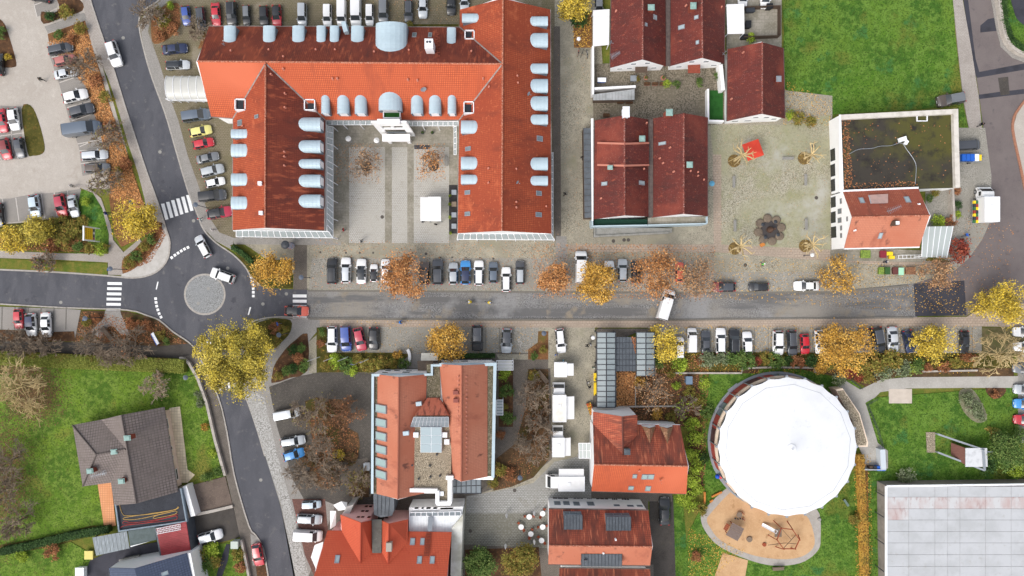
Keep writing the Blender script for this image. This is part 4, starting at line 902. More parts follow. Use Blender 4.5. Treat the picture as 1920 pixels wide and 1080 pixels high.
mb = MB(); mb.hexa([W(1110,412,0),W(1112.5,412,0),W(1112.5,236,0),W(1110,236,0)],[W(1109.5,414,5.2),W(1112.5,414,5.2),W(1112.5,222,5.2),W(1108,222,5.2)]); mb.build('side_wall', white, h4)
# ------------------------------------------------------------------ white corner building with flat roof and tiled house
f = empty('corner_house', Vector((70,18,0)),'white gabled house with orange tile roof joined to a dark flat-roofed hall', 'building')
_, g1 = slope(f, [(1581,359,4.7),(1722,353,4.7),(1743,404,8.2),(1598,407,8.2)],tile_lt)
_, g2 = slope(f, [(1583,466,4.7),(1598,407,8.2),(1743,404,8.2),(1724,463,4.7)],tile_sal)
ridge(f, (1598,407,8.2),(1743,404,8.2))
_, gw, _, _, gs = gable_walls(f, (1581,359),(1583,466),(1724,463),(1722,353),(1598,407),(1743,404),4.7,8.2,white, .1,.0)
gutter_line(f, (1583,466.5,4.7),(1724,463.5,4.7),whitem, .2); gutter_line(f, (1581,358,4.8),(1722,352,4.8),whitem, .3)
skylight(f, g1,1611,371,1620,381); skylight(f, g1,1696,369,1706,380); skylight(f, g2,1647,436,1654,447)
mb = MB(); q = W(1682,418,8.6); mb.abox((q.x, q.y, 7.4),.75,.75,2.6); c_ = mb.build('chimney', wood_d, f); mb = MB(); mb.abox((q.x, q.y, 8.75),.55,.55,.12); mb.build('chimney_cap', whitem, c_)
P = [g1.at(x, y) + Vector((0,0,.35)) for x, y in ((1628,366),(1663,364),(1663,381),(1632,382))]; slab('shed_dormer', P, mat('pink_sheet', C(214,176,164),.6,[(1,.4,.7,C(190,160,150),4)]),f, .5,zinc)
antenna(f, g1.at(1662,396),.4,2.2); vent(f, g2,1602,432,.15,.3,whitem); vent(f, g1,1722,383,.2,.3,whitem)
for r in ((1575,372,1578.5,382),(1571,391,1578,401),(1571,408,1578,418),(1575.5,423,1579,432),(1575.5,437,1579,446),(1587,406,1590,415)): window(f, gw, *r, gutter, gl_grey, fw=.1,mull=1 if r[2] - r[0] > 5 else 0)
for r in ((1558,369,1567,389),(1558,397,1567,418),(1558,425,1568,446)): window(f, gw, *r, darkm, gl_dark, fw=.12,depth=.3,proud=.02)
fl = [(1577,214),(1792,206),(1796,352),(1580,359)]
block(f, [(1575,216),(1794,205),(1798,351),(1580,358)],4.2,white)
flat(f, fl, 4.25,mat('mossy_bitumen', C(64,60,54),1,[(.1,.44,.6,C(84,82,42),5),(.5,.5,.7,C(46,43,42),5),(6,.62,.78,C(80,74,62),3)],(12,.5,.05)),'flat_roof', .05)
parapet(f, [(1575,216),(1794,205),(1798,352)],4.6,.8,.35,mat('dull_parapet', C(214,208,198),.85,[(1,.45,.7,C(190,184,172),4)]),False)
mb = MB(); mb.hexa([W(1575.5,358,0),W(1580,358,0),W(1578,216,0),W(1573,216,0)],[W(1574.5,361,4.4) + Vector((0,0,0)),W(1582,361,4.4),W(1577,215,4.9),W(1573,215,4.9)]); mb.build('facade_top', white, f)
fw_ = wallplane(W(1575,216,4.2),W(1580,358,4.2))
for y in (279,308,336): window(f, fw_, 1557,y, 1566,y + 23,darkm, gl_dark, fw=.12,depth=.3,proud=.02)
mb = MB(); q = W(1690,262,4.3); mb.abox((q.x, q.y, 4.6),1.2,.7,.6,.3); mb.abox((q.x + .7,q.y - .5,4.5),.7,.5,.4,1); mb.build('roof_fan_box', whitem, f)
cable = MB(); pts = [W(x, y, 4.36) for x, y in smooth([(1592,289),(1610,280),(1635,278),(1650,274),(1670,273),(1690,268),(1700,280),(1714,300),(1718,315),(1716,345)],4)]; cable.tube(pts, [.05] * len(pts),4); cable.build('roof_cable', steel, f)
mb = MB(); q = W(1729,219,4.5);
for s_ in (-1,1): mb.abox((q.x + s_ * .85,q.y, 4.45),.12,1.5,.25); mb.abox((q.x, q.y + s_ * .7,4.46),1.6,.12,.24)
mb.build('roof_hatch_frame', whitem, f)
gw2 = MB(); a, b_ = W(1787,352,1.4),W(1790,415,1.4); gw2.bar((a.x, a.y, .7),(b_.x, b_.y, .7),.35,0,1.4); tag(gw2.build('garden_wall', wallm),'straight concrete garden wall behind the orange-roofed corner house', 'wall')
# ------------------------------------------------------------------ town hall
t = empty('town_hall', Vector((-13,-25,0)),'large white building with two salmon tile roofs and a gravel flat roof between', 'building')
e, r_ = 8.0,11.6
block(t, [(698,702),(800,702),(800,690),(824,690),(824,683),(917,683),(928,688),(925,900),(845,898),(842,925),(765,925),(704,925)],7.6,white)
_, l1 = slope(t, [(708,702,e),(706,926,e),(746,936,r_),(748,707,r_)],tile_sal); _, l2 = slope(t, [(748,707,r_),(746,936,r_),(795,925,e),(800,702,e)],tile_sal)
_, q1 = slope(t, [(824,683,e),(842,893,e),(865,903,r_),(866,685,r_)],tile_sal); _, q2 = slope(t, [(866,685,r_),(865,903,r_),(914,894,e),(914,683,e)],tile_sal)
ridge(t, (748,707,r_),(746,936,r_),tile_sal, .14); ridge(t, (866,685,r_),(865,903,r_),tile_sal, .14)
for i in range(24):
    y = 705 + i * 8.2
    for pl, x in ((q1,860),(q2,874)):
        if y < 890: mb = MB(); p = pl.at(x, y + 1); mb.box(p + pl.n * .08,pl.t, pl.v, pl.n, .28,.2,.12); mb.build('snow_guard', tile_vent, t)
_, wn1,_, _, _ = gable_walls(t, (708,702),(800,702),(795,925),(706,926),(748,707),(746,936),e, r_, white, .02,.05); _, wn2,_, _, _ = gable_walls(t, (824,683),(914,683),(914,894),(842,893),(866,685),(865,903),e, r_, white, .02,.05)
flat(t, [(697,701),(708,701),(706,926),(697,926)],7.9,gravelmoss, 'gutter_gravel'); flat(t, [(914,681),(928,681),(924,893),(912,893)],7.9,gravelmoss, 'gutter_gravel')
flat(t, [(800,683),(824,683),(826,746),(800,746)],7.92,gravelmoss, 'gutter_gravel')
parapet(t, [(696,925),(697,701),(800,700)],8.1,.4,.2,zinc, False); parapet(t, [(824,681),(931,680),(927,895)],8.1,.5,.25,zinc, False); parapet(t, [(800,704),(812,704),(812,683),(824,683)],8.1,.35,.2,zinc, False)
for y in (759,785,810.5,835,859.5,882): window(t, l1,706.5,y, 726,y + 15,steel, gl_green, .3,'roof_window', .12,0,.4)
slope(t, [(801,746,8.2),(824,746,8.2),(841,779,10.8),(780,779,10.8)],mat('mansard_tile', C(204,122,96),.8,[(.5,.5,.62,C(112,70,60),4,(2.5,.3,1)),(3,.5,.7,C(190,108,84),4)]),'mansard_slope')
slope(t, [(801,746,8.2),(780,779,10.8),(775,779,9.4)],tile_sal, 'mansard_slope'); slope(t, [(824,746,8.2),(846,779,9.4),(841,779,10.8)],tile_sal, 'mansard_slope')
flat(t, [(770,779),(848,779),(845,922),(766,918)],9.4,gravelroof, 'gravel_roof', 1.4)
canopy(t, [(776,782,10.4),(841,782,10.4),(841,800,10.0),(770,800,10.0)],10,gl_grey, .1,'glazed_truss', False, 2,fm=steel)
mb = MB(); a = [W(x, y, 10.4) for x, y in ((788,801),(828,801),(828,849),(788,849))]; mb.prism(a, 9.3,10.2); sk = mb.build('roof_lantern', whitem, t)
for i in range(2):
    for j in range(3):
        g = MB(); u0,u1,v0,v1 = (i + .03) / 2,(i + .97) / 2,(j + .03) / 3,(j + .97) / 3
        P = [a[0].lerp(a[1],uu).lerp(a[3].lerp(a[2],uu),vv) for uu, vv in ((u0,v0),(u0,v1),(u1,v1),(u1,v0))]; P = [Vector((p.x, p.y, 10.21)) for p in P]
        g.hexa(P, [p + Vector((0,0,.05)) for p in P]); g.build('pane', gl_pale, sk)
for x, y in ((780,815),(834,815),(838,828)): mb = MB(); p = W(x, y, 9.7); mb.abox((p.x, p.y, 9.7),.8,.8,.6); mb.build('vent_box', whitem, t)
for x, y in ((773,872),(806,873),(807,894),(785,898),(825,892),(819,852)): mb = MB(); p = W(x, y, 9.6); mb.abox((p.x, p.y, 9.6),.25,.25,.5); mb.build('vent_pipe', darkm, t)
for x, y in ((855,735),(855.5,750)): mb = MB(); p = q1.at(x, y); mb.abox((p.x, p.y, p.z + .3),.8,.6,.9); mb.build('vent_box', mat('brown_sheet', C(140,78,68),.6),t)
for x, y in ((786,756),(762,811)): mb = MB(); p = l2.at(x, y); mb.abox((p.x, p.y, p.z + .3),.9,.65,.9,.1); mb.build('vent_box', zinc, t)
mb = MB()
for a, b_ in (((761,919),(820,920)),((820,920),(820,945)),((818,944),(845,944)),((843,945),(843,895)),((836,896),(850,896))):
    p, q = W(*a, 9.9),W(*b_, 9.9); mb.bar((p.x, p.y, 8.6),(q.x, q.y, 8.6),.6 + .01 * len(mb.f) / 6,0,2.8 - .01 * len(mb.f) / 6)
mb.build('white_parapet', white, t); flat(t, [(821,921),(842,921),(842,943),(821,943)],9.2,gravelroof, 'gravel_roof', 5)
mb = MB(); q = W(828,925,9.4); mb.abox((q.x, q.y, 9.4),.7,.7,.5); mb.build('vent_box', whitem, t)
st_ = canopy(t, [(846,899,3.5),(902,895,3.5),(902,925,3.0),(846,925,3.0)],6,gl_grey, .12,'stair_canopy', True, 2,fm=darkm)
for r in ((722,694,734,696),(738,694,750,696),(754,697,769,699.5),(716,698,728,700),(761,694,773,696)): window(t, wn1, *r, whitem, gl_grey, fw=.07)
for r in ((829,671.5,857,675.5),(861,671.5,890,675.5),(895,671.5,922,675.5)): window(t, wn2, *r, whitem, gl_dark, fw=.12,mull=2)
window(t, wn2,864,676.5,878,678.5,whitem, gl_dark, fw=.07)
flat(t, [(782,677),(812,677),(812,701),(784,699)],2.6,wood, 'balcony_deck'); flat(t, [(790,662),(821,662),(821,676),(789,676)],3.0,mat('entrance_roof', C(226,222,208,1),.8,[(1,.5,.8,C(204,196,176),4)]),'entrance_roof')
for x in (791,820):
    mb = MB(); p = W(x, 663,3); mb.bar((p.x, p.y - .15,0),(p.x, p.y - .15,2.7),.2); mb.build('entrance_post', white, t)
canopy(t, [(931,750,3.2),(931,778,3.2),(943,778,3.0),(943,750,3.0)],5,gl_can, .09,'side_canopy')
canopy(t, [(931,676,3.4),(931,694,3.4),(962,694,3.2),(962,676,3.2)],3,frost, .09,'side_canopy')
# ------------------------------------------------------------------ scarlet roofed building with pink walls
p_ = empty('pink_walled_building', Vector((-21,-44,0)),'building with bright scarlet tile roof, twin cross gables and pink walls', 'building')
block(p_, [(614,996),(847,999),(842,1140),(590,1140)],6.0,pinkm, inset=.5)
_, m0 = slope(p_, [(614,995,6.2),(847,998,6.2),(835,1110,12),(580,1110,12)],tile_scar)
slope(p_, [(580,1110,12),(835,1110,12),(838,1190,6.2),(570,1190,6.2)],tile_scar)
for (A, B, rn, rs, vl, vr) in (((638,965),(697,976),(677,980),(676,1056),(641,998,6.25),(697,1036,8.3)),((716,976),(765,974),(729,982),(728,1057),(716,1036,8.3),(764,1018,7.4))):
    _, ga = slope(p_, [(*A, 6.0),(*rn, 9.4),(*rs, 9.5),vl],tile_scar); _, gb = slope(p_, [(*rn, 9.4),(*B, 6.0),vr, (*rs, 9.5)],tile_scar)
    ridge(p_, (*rn, 9.4),(*rs, 9.4),tile_scar, .12)
    a, b_, c = W(*A, 5.9),W(*B, 5.9),W(*rn, 9.2); s0 = Vector((0,-.12,0)); D = Vector((0,-3.6,0)); vs = [Vector((a.x + .1,a.y, 0)),Vector((b_.x - .1,a.y, 0)),Vector((b_.x - .1,a.y, b_.z)),Vector((c.x, a.y, c.z)),Vector((a.x + .1,a.y, a.z))]
    vs = [v + s0 for v in vs] + [v + D for v in vs]
    build('gable_wall', vs, [(0,1,2,3,4),(9,8,7,6,5),(0,5,6,1),(1,6,7,2),(2,7,8,3),(3,8,9,4),(4,9,5,0)],pinkm, p_)
    pw = wallplane(vs[0],vs[1])
    ws = ((684,948,690,951),(692,948,698,951),(677,957,683,960),(685,957,691,960),(669,968,675,971),(677,968,683,971),(689,968,695,971)) if A[0] < 700 else ((755,950,764,955),(722,969,728,972))
    for r in ws: window(p_, pw, *r, brickm, gl_dark, fw=.06)
slab('valley_roof', [W(697,974,6.1),W(716,974,6.1),W(715,1037,8.55),W(698,1037,8.55)],mat('ribbed_grey_sheet', C(120,120,112),.6,[(1,.4,.7,C(100,100,92),4),(3,.6,.75,C(150,150,144),4)]),p_, .2)
mb = MB(); P = [W(x, y, 6.6) for x, y in ((700,926),(739,926),(739,956),(735,967),(714,970),(701,965))]; mb.prism(P, 2.5,6.6); cn = mb.build('connecting_passage', lead, p_)
for i in range(1,5):
    g = MB(); a = P[0].lerp(P[1],i / 5); b_ = P[5].lerp(P[3],i / 5); g.bar(a + Vector((0,0,.03)),b_ + Vector((0,0,.03)),.07,0,.1); g.build('standing_seam', darkm, cn)
mb = MB(); mb.prism([W(x, y, 4.8) for x, y in ((767,952),(868,950),(864,1000),(767,996))],0,4.8); mb.build('side_wing', white, p_)
rb = MB()
flat(p_, [(767,968),(868,964),(864,998),(767,996)],5.0,mat('white_ribbed_sheet', C(226,230,232,1),.6,[(1,.5,.8,C(206,210,212),4)]),'side_wing_roof', .15)
for i in range(17):
    x = 770 + i * 5.6; g = MB(); a, b_ = W(x, 968,5.03),W(x - .4,996,5.03); g.bar(a, b_, .06,0,.06); g.build('roof_rib', whitem, p_)
canopy(p_, [(768,961,5.2),(864,959,5.2),(864,967,5.0),(768,968,5.0)],9,gl_grey, .1,'glazed_strip', False)
flat(p_, [(847,990),(868,966),(862,1140),(843,1140)],5.6,mat('mossy_white_sheet', C(206,206,194),.8,[(.6,.45,.7,C(176,174,156),5),(.4,.5,.7,C(226,226,220),4)]),'side_roof', 5.5)
pwn = wallplane(W(767,952,4.8),W(868,950,4.8))
for r in ((777,951,785,955),(790,951,795,955),(799,951,808,955),(812,951,820,955),(825,952,850,956)): window(p_, pwn, *r, whitem, gl_dark, fw=.08)
for r in ((769,1009,778,1022),(788,1009,796,1022),(782,1043,791,1057),(806,1043,815,1057),(628,1041,637,1056)): skylight(p_, m0, *r)
mb = MB(); p = W(729,1026,9.8); mb.abox((p.x, p.y, 9),.9,1.4,1.8); mb.build('chimney', mat('chimney_concrete', C(168,160,148),.9),p_)
ld = MB()
for i in range(15): q = m0.at(804 - i * .3,1000 + i * 3); ld.box(q + m0.n * .15,m0.t, m0.v, m0.n, .8,.12,.06)
for s_ in (-.4,.4): a, b_ = m0.at(804,998) + m0.t * s_ + m0.n * .15,m0.at(799.5,1044) + m0.t * s_ + m0.n * .15; ld.bar(a, b_, .07)
ld.build('roof_ladder', brickm, p_)
sl_ = m0.at(806,985); mb = MB(); q0,q1_ = W(807,969,5.3),W(806,996,6.2); mb.bar(q0,q1_, .75,0,.1); mb.build('roof_gangway', steel, p_)
def sailawning(pts, h, name='awning_sail'):
    P = [W(x, y, h + (.5 if i % 2 else 0)) for i, (x, y) in enumerate(pts)]; slab(name, P, canvas, p_, .06)
sailawning([(625,947),(640,940),(651,942),(650,955),(634,958)],3.2); sailawning([(619,958),(630,958),(630,985),(619,992)],3.2); sailawning([(590,1022),(606,1016),(602,1058),(592,1066),(583,1045)],3.2); sailawning([(592,1062),(600,1060),(597,1090),(590,1090)],3.0)
mb = MB(); mb.prism([W(x, y, 5.0) for x, y in ((641,966),(650,950),(663,946),(654,967))],0,5); mb.build('corner_wing', mat('grey_render', C(198,194,188),.85,[(1,.5,.8,C(176,172,164),4)]),p_)
# ------------------------------------------------------------------ brick-roofed house beside the market lane
k_ = empty('market_lane_house', Vector((22,-29,0)),'house with mossy orange roof, one cross gable and two small peaked dormers', 'house')
_, n1 = slope(k_, [(1112,795,5.6),(1114,871,10),(1290,874,10),(1275,797,5.6)],tile_mot); _, n2 = slope(k_, [(1109,921,5.6),(1287,926,5.6),(1290,874,10),(1114,871,10)],tile_or)
ridge(k_, (1114,871,10),(1290,874,10)); gable_walls(k_, (1112,795),(1109,921),(1287,926),(1275,797),(1114,871),(1290,874),5.6,10,white, .4,.15)
_, x1 = slope(k_, [(1112,772,5.6),(1112,797,5.6),(1168,852,8.9),(1167,781,8.9)],tile_mot); _, x2 = slope(k_, [(1195,778,7.0),(1167,781,8.9),(1168,852,8.9),(1195,815,7.0)],tile_mot)
ridge(k_, (1167,781,8.9),(1168,852,8.9),tile_mot); ridge(k_, (1168,852,8.95),(1168,853.5,8.95),tile_mot)
a, b_, c = W(1113,772,5.5),W(1194,778,6.8),W(1167,781,8.7); y0 = a.y - .15; vs = [Vector((a.x + .2,y0,0)),Vector((b_.x - .2,y0,0)),Vector((b_.x - .2,y0,b_.z)),Vector((c.x, y0,c.z)),Vector((a.x + .2,y0,a.z))]; vs = vs + [v + Vector((0,-3,0)) for v in vs]
build('gable_wall', vs, [(0,1,2,3,4),(9,8,7,6,5),(0,5,6,1),(1,6,7,2),(2,7,8,3),(3,8,9,4),(4,9,5,0)],white, k_)
gutter_line(k_, (1109,921,5.5),(1287,926,5.5),gutter_d); gutter_line(k_, (1197,795,5.5),(1275,797,5.5),whitem)
mossyt = tiles('mossy_dormer_tile', C(160,112,86),C(148,102,78),C(110,76,58),[(.8,.42,.6,C(120,96,70),5),(2,.55,.7,C(180,140,110),4)])
for x in (1217,1250):
    A, B, T, Bk = (x - 13,799),(x + 12,800),(x + 1,804),(x + 2,832)
    _, s1 = slope(k_, [(*A, 6.6),(*T, 8.1),(*Bk, 8.1)],mossyt, 'dormer_slope', .1); slope(k_, [(*T, 8.1),(*B, 6.6),(*Bk, 8.1)],mossyt, 'dormer_slope', .1)
    mb = MB(); a, b_, c = W(*A, 6.5),W(*B, 6.5),W(*T, 8.0); mb.add([Vector((a.x, a.y, 5)),Vector((b_.x, a.y, 5)),Vector((b_.x, a.y, 6.5)),Vector((c.x, a.y, 7.95)),Vector((a.x, a.y, 6.5))],[(4,3,2,1,0)]); mb.build('dormer_front', white, k_)
chimney(k_, n1,1176,847,.8,.8,1.2,wood_d, lead)
for r in ((1186,889,1194,896),(1203,889,1214,898),(1214.5,889,1226,898),(1178,911,1188,918),(1210,911,1220,920)): skylight(k_, n2, *r, gl_green)
dish(k_, n2.at(1237,899),.35,.3,tile_vent); vent(k_, n2,1198,882)
canopy(k_, [(1085,831,2.6),(1107,831,2.8),(1107,859,2.8),(1086,859,2.6)],3,poly, .1,'side_pergola', True, 2)
# ------------------------------------------------------------------ white-fronted house with zinc dormers and its neighbour
z_ = empty('zinc_dormer_house', Vector((15,-41,0)),'house with white window front, rust-red roof and dark zinc dormers', 'house')
e, r_ = 6.6,10.7
_, k1 = slope(z_, [(1029,954,e),(1029,1023,r_),(1223,1025,r_),(1216,957,e)],tile_mot); _, k2 = slope(z_, [(1028,1058,e),(1219,1060,e),(1223,1025,r_),(1029,1023,r_)],tile_sal)
ridge(z_, (1029,1023,r_),(1223,1025,r_)); _, _, _, kn, _ = gable_walls(z_, (1029,954),(1028,1058),(1219,1060),(1216,957),(1029,1023),(1223,1025),e, r_, white, .15,.2)
gutter_line(z_, (1029,953.5,e),(1216,956.5,e),gutter_d); gutter_line(z_, (1028,1059,e),(1219,1061,e),gutter_d)
for r in ((1035,931,1066,936),(1074,932,1094,936),(1099,932,1110,936.5),(1116,932,1141,937),(1146,933,1158,938),(1164,933,1180,938)): window(z_, kn, *r, whitem, mat('brown_glass', (.06,.035,.03),.1),fw=.1,mull=2)
for r in ((1039,940,1051,947),(1056,940,1068,947),(1075,941,1087,948),(1101,941,1114,948),(1151,946,1162,949),(1176,947,1188,950),(1194,947,1205,950)): window(z_, kn, *r, zinc_d, gl_grey, fw=.12)
def zinc_dormer(o, pl, x0,y0,x1,y1,zoff, front=1,n=7):
    """flat shed dormer with standing seams; y0 is the front edge"""
    a, b_ = pl.at(x0,y1),pl.at(x1,y1); zt = max(a.z, b_.z) + .12; zf = zt - .25
    P = [W(x0,y0,zf),W(x1,y0,zf),W(x1,y1,zt),W(x0,y1,zt)]
    d_, _ = slab('zinc_dormer', P, lead, o, .14)
    for i in range(n + 1):
        g = MB(); g.bar(P[0].lerp(P[1],i / n) + Vector((0,0,.04)),P[3].lerp(P[2],i / n) + Vector((0,0,.04)),.06,0,.08); g.build('standing_seam', darkm, d_)
    Q = [W(x0 + .7,y0,zf),W(x1 - .7,y0,zf),W(x1 - .7,y1,zt),W(x0 + .7,y1,zt)]; up = Vector((0,-.5 * front, 0))
    mb = MB(); lo = [Vector((q.x, q.y, 0)) for q in Q]; lo = [Vector((l.x, l.y, pl.z(l) - .3)) for l in lo]; tp = [q - Vector((0,0,.15)) for q in Q]
    if front < 0: lo, tp = lo, tp
    mb.add(lo + tp, [(0,1,5,4),(1,2,6,5),(2,3,7,6),(3,0,4,7),(4,5,6,7)]); w_ = mb.build('dormer_wall', zinc_d, d_)
    for i in range(3):
        c = (lo[0] + tp[0]).lerp(lo[1] + tp[1],(i + .5) / 3) / 2 + Vector((0,.06 * front, .1)); g = MB(); g.box(c, (1,0,0),(0,0,1),(0,1,0),(Q[1] - Q[0]).length / 3.6,.8,.08); g.build('window', gl_grey, d_)
zinc_dormer(z_, k1,1057,966,1092,993,1,1,6); zinc_dormer(z_, k1,1136,969,1183,995,1,1,8); zinc_dormer(z_, k2,1090,1062,1166,1039,1,-1,12)
vent(z_, k1,1154,1011,.15,.3,whitem); vent(z_, k2,1131,1036,.15,.3,whitem); dish(z_, k2.at(1096,1046) + Vector((0,0,.5)),.3,0)
y_ = empty('neighbour_house', Vector((16,-51,0)),'low orange-roofed house at the bottom edge behind the zinc-dormered one', 'house')
block(y_, [(1052,1067),(1216,1068),(1214,1140),(1050,1140)],4.6,white, inset=.3)
_, yy = slope(y_, [(1049,1065,5.0),(1219,1067,5.0),(1222,1140,9),(1046,1140,9)],tile_mot); slope(y_, [(1046,1140,9),(1222,1140,9),(1222,1200,5),(1046,1200,5)],tile_mot)
gutter_line(y_, (1049,1064.5,5),(1219,1066.5,5),gutter_d)
# ------------------------------------------------------------------ round kindergarten under a white membrane
kg = empty('round_tent_hall', Vector((46.3,-26.7,0)),'round building under a huge white tensile membrane roof', 'building')
CX, CY = 517 * (115 / 120) / S, -(297 + 1) * (115 / 120) / S; RR = 131 * (115 / 120) / S
def pol(r, a, z): return Vector((CX + r * math.cos(a),CY + r * math.sin(a),z))
N = 24; vs = []; fs = []; prof = [(1.0,4.9),(.9,5.1),(.6,5.45),(.3,5.9),(.12,6.3),(.065,6.5)]; K = 8
for (rr, z) in prof:
    for i in range(N * K):
        a = 2 * math.pi * i / (N * K); ph = (i % K) / K; sc = math.sin(math.pi * ph)
        k = rr
        if rr == 1.0: k = 1.0 - .022 * sc
        if rr == .9: z2 = z - .0
        vs.append(pol(RR * k, a, z - (.12 * (1 - sc) if rr == 1.0 else 0)))
for j in range(len(prof) - 1):
    for i in range(N * K): i2 = (i + 1) % (N * K); fs.append((j * N * K + i, j * N * K + i2,(j + 1) * N * K + i2,(j + 1) * N * K + i))
build('membrane_roof', vs, fs, membrane, kg, None, None, True)
mb = MB(); ctop = pol(0,0,6.47); mb.lathe(ctop, [(RR * .075,0),(RR * .07,.12),(.2,.2)],24); mb.bar(ctop, ctop + Vector((0,0,1.2)),.12); mb.build('apex_cap', membrane, kg)
sm_ = MB()
for i in range(14):
    a, b_ = 2 * math.pi * (i + .3) / 14,2 * math.pi * (i + 1.3) / 14
    sm_.bar(pol(RR * .9,a, 5.12),pol(RR * .9,b_, 5.12),.045,0,.03)
sm_.build('edge_seam', steel, kg)
def ring(name, r0,r1,z0,z1,m, a0=0,a1=2 * math.pi, n=72,par=None):
    full = abs(a1 - a0 - 2 * math.pi) < 1e-6; vs = []; fs = []
    for i in range(n + 1):
        a = a0 + (a1 - a0) * i / n
        vs += [pol(r0,a, z0),pol(r1,a, z0),pol(r1,a, z1),pol(r0,a, z1)]
    for i in range(n):
        b0 = 4 * i; c0 = b0 + 4
        fs += [(b0 + 3,b0 + 2,c0 + 2,c0 + 3),(b0 + 1,c0 + 1,c0 + 2,b0 + 2),(b0,b0 + 3,c0 + 3,c0),(b0,c0,c0 + 1,b0 + 1)]
    if not full: fs += [(0,1,2,3),(4 * n + 3,4 * n + 2,4 * n + 1,4 * n)]
    return build(name, vs, fs, m, par or kg)
ring('round_wall', RR * .5,RR * .975,0,3.0,stone); ring('cream_fascia', RR * .965,RR * 1.0,3.0,3.5,cream); ring('plinth_ring', RR * .99,RR * 1.03,0,.35,steel)
for i in range(30):
    a0,a1 = 2 * math.pi * (i + .02) / 30,2 * math.pi * (i + .98) / 30
    kind = [0,0,1,0,2][i % 5]; ring('wall_panel', RR * .976,RR * .992,.3,2.98,[redm_p if kind == 0 else (gl_grey if kind == 1 else mat('brown_panel', C(150,76,60),.6))][0] if False else (mat('red_panel', C(176,78,66),.6) if kind == 0 else gl_grey if kind == 1 else mat('dark_panel', C(96,64,62),.6)),a0,a1,3)
for i in range(N):
    a = 2 * math.pi * i / N; mb = MB(); mb.bar(pol(RR * 1.0,a, 0),pol(RR * 1.0,a, 4.75),.14); mb.lathe(pol(RR * 1.005,a, 4.55),[(.2,0),(.28,.1),(.2,.25)],8); mb.build('mast', steel, kg)
mb = MB()
for i in range(5): p = W(1385 - i * 1.8,735 - i * 2.2,.2); mb.abox((p.x - .1 * i, p.y, .12 + .0),2.0,.32,.3 + .12 * (4 - i),.65)
mb.build('entrance_steps', steel, kg)
bx = [(1567,730),(1580,728),(1612,775),(1628,830),(1627,838),(1605,838),(1598,790)]
block(kg, bx, 2.8,cream, name='side_wing'); flat(kg, [(x + (1596 - x) * .1,y + (790 - y) * .06) for x, y in bx],2.84,gravelroof, 'gravel_roof', .1)
# ------------------------------------------------------------------ white flat-roofed hall
wh = empty('flat_roofed_hall', Vector((80,-45,0)),'large hall with a flat white panelled roof with reddish stains', 'building')
hh = 3.0
block(wh, [(1660,910),(2050,905),(2050,1200),(1664,1200)],hh - .1,mat('hall_wall', C(150,142,134),.85,[(1,.4,.7,C(132,124,116),4)]),inset=.05)
flat(wh, [(1660,910),(2050,905),(2050,1200),(1664,1200)],hh, gutter_d, 'roof_base', .1)
stain = mat('white_roof_panel', C(202,204,206,.8),.75,[(.25,.42,.62,C(190,192,193,.8),5),(1.2,.6,.78,C(178,177,174,.85),5)],(20,.1,.01))
stain_r = mat('reddish_stained_roof_panel', C(204,204,204,.85),.75,[(.3,.42,.62,C(192,172,168,.85),5,(1.2,.6,1)),(.9,.56,.72,C(170,142,138,.85),5,(1.4,.5,1))],(20,.1,.01))
cols = [1663,1704,1753,1777,1800,1848,1896,1944,2000]; rows = [912,932,954,975,996.5,1018,1040,1062,1084,1110]
for i in range(len(cols) - 1):
    for j in range(len(rows) - 1):
        P = [W(x, y, hh + .05) for x, y in ((cols[i] + .25,rows[j + 1] - .25),(cols[i + 1] - .25,rows[j + 1] - .25),(cols[i + 1] - .25,rows[j] + .25),(cols[i] + .25,rows[j] + .25))]
        g = MB(); g.hexa([p - Vector((0,0,.06)) for p in P],P); g.build('roof_panel', stain_r if (j == 1 or (i == 0 and j == 2)) and i < 7 else stain, wh)
mb = MB(); a, b_, c = W(1660,1200,hh),W(1660,910,hh),W(2050,905,hh); mb.bar(a + Vector((.1,0,.05)),b_ + Vector((.1,-.1,.05)),.3,0,.3); mb.bar(b_ + Vector((.2,-.1,.053)),c + Vector((0,-.1,.053)),.3,0,.3); mb.build('roof_edge', whitem, wh)
for y in (930,970,1020,1072): p = W(1658,y, hh); mb = MB(); mb.bar((p.x - .05,p.y, .1),(p.x - .05,p.y, hh),.12); mb.build('downpipe', darkm, wh)
# ------------------------------------------------------------------ grey-roofed villa in the south-west garden and its annexes
v = empty('grey_roofed_villa', Vector((-68,-30,0)),'villa with grey-brown tile roof, four chimneys and a dark flat-roofed annexe', 'house')
e, r_, r2 = 2.7,6.4,5.4
_, v1 = slope(v, [(228,778,r_),(256,944,r_),(334,922,e),(308,763,e)],tile_gry); _, v2 = slope(v, [(228,778,r_),(190,787,e + .6),(236,842,r2),(208,905,e),(214,948,e),(256,944,r_)],tile_gry)
_, v3 = slope(v, [(136,797,e),(190,787,e),(236,842,r2),(181,852,r2)],tile_gry); _, v4 = slope(v, [(155,912,e),(181,852,r2),(236,842,r2),(208,905,e)],tile_gry); slope(v, [(136,797,e),(181,852,r2),(155,912,e)],tile_gry)
for a, b_ in (((228,778,r_),(256,944,r_)),((181,852,r2),(236,842,r2)),((136,797,e),(181,852,r2)),((155,912,e),(181,852,r2))): ridge(v, a, b_, tile_gry, .14)
block(v, [(200,790),(306,768),(331,920),(214,944)],e - .05,mat('peach_render', C(232,208,190,1),.8,[(.6,.4,.7,C(220,194,176),4)]),inset=.5); block(v, [(140,802),(215,790),(210,900),(158,908)],e - .1,MATS['peach_render'],inset=.5)
vw = wallplane(W(304,770,e),W(329,918,e))
for r in ((312,784,315,804),(320,836,323,844),(322,854,325,861),(330,878,333,900),(316,816,319,824)): window(v, vw, *r, whitem, gl_dark, fw=.08)
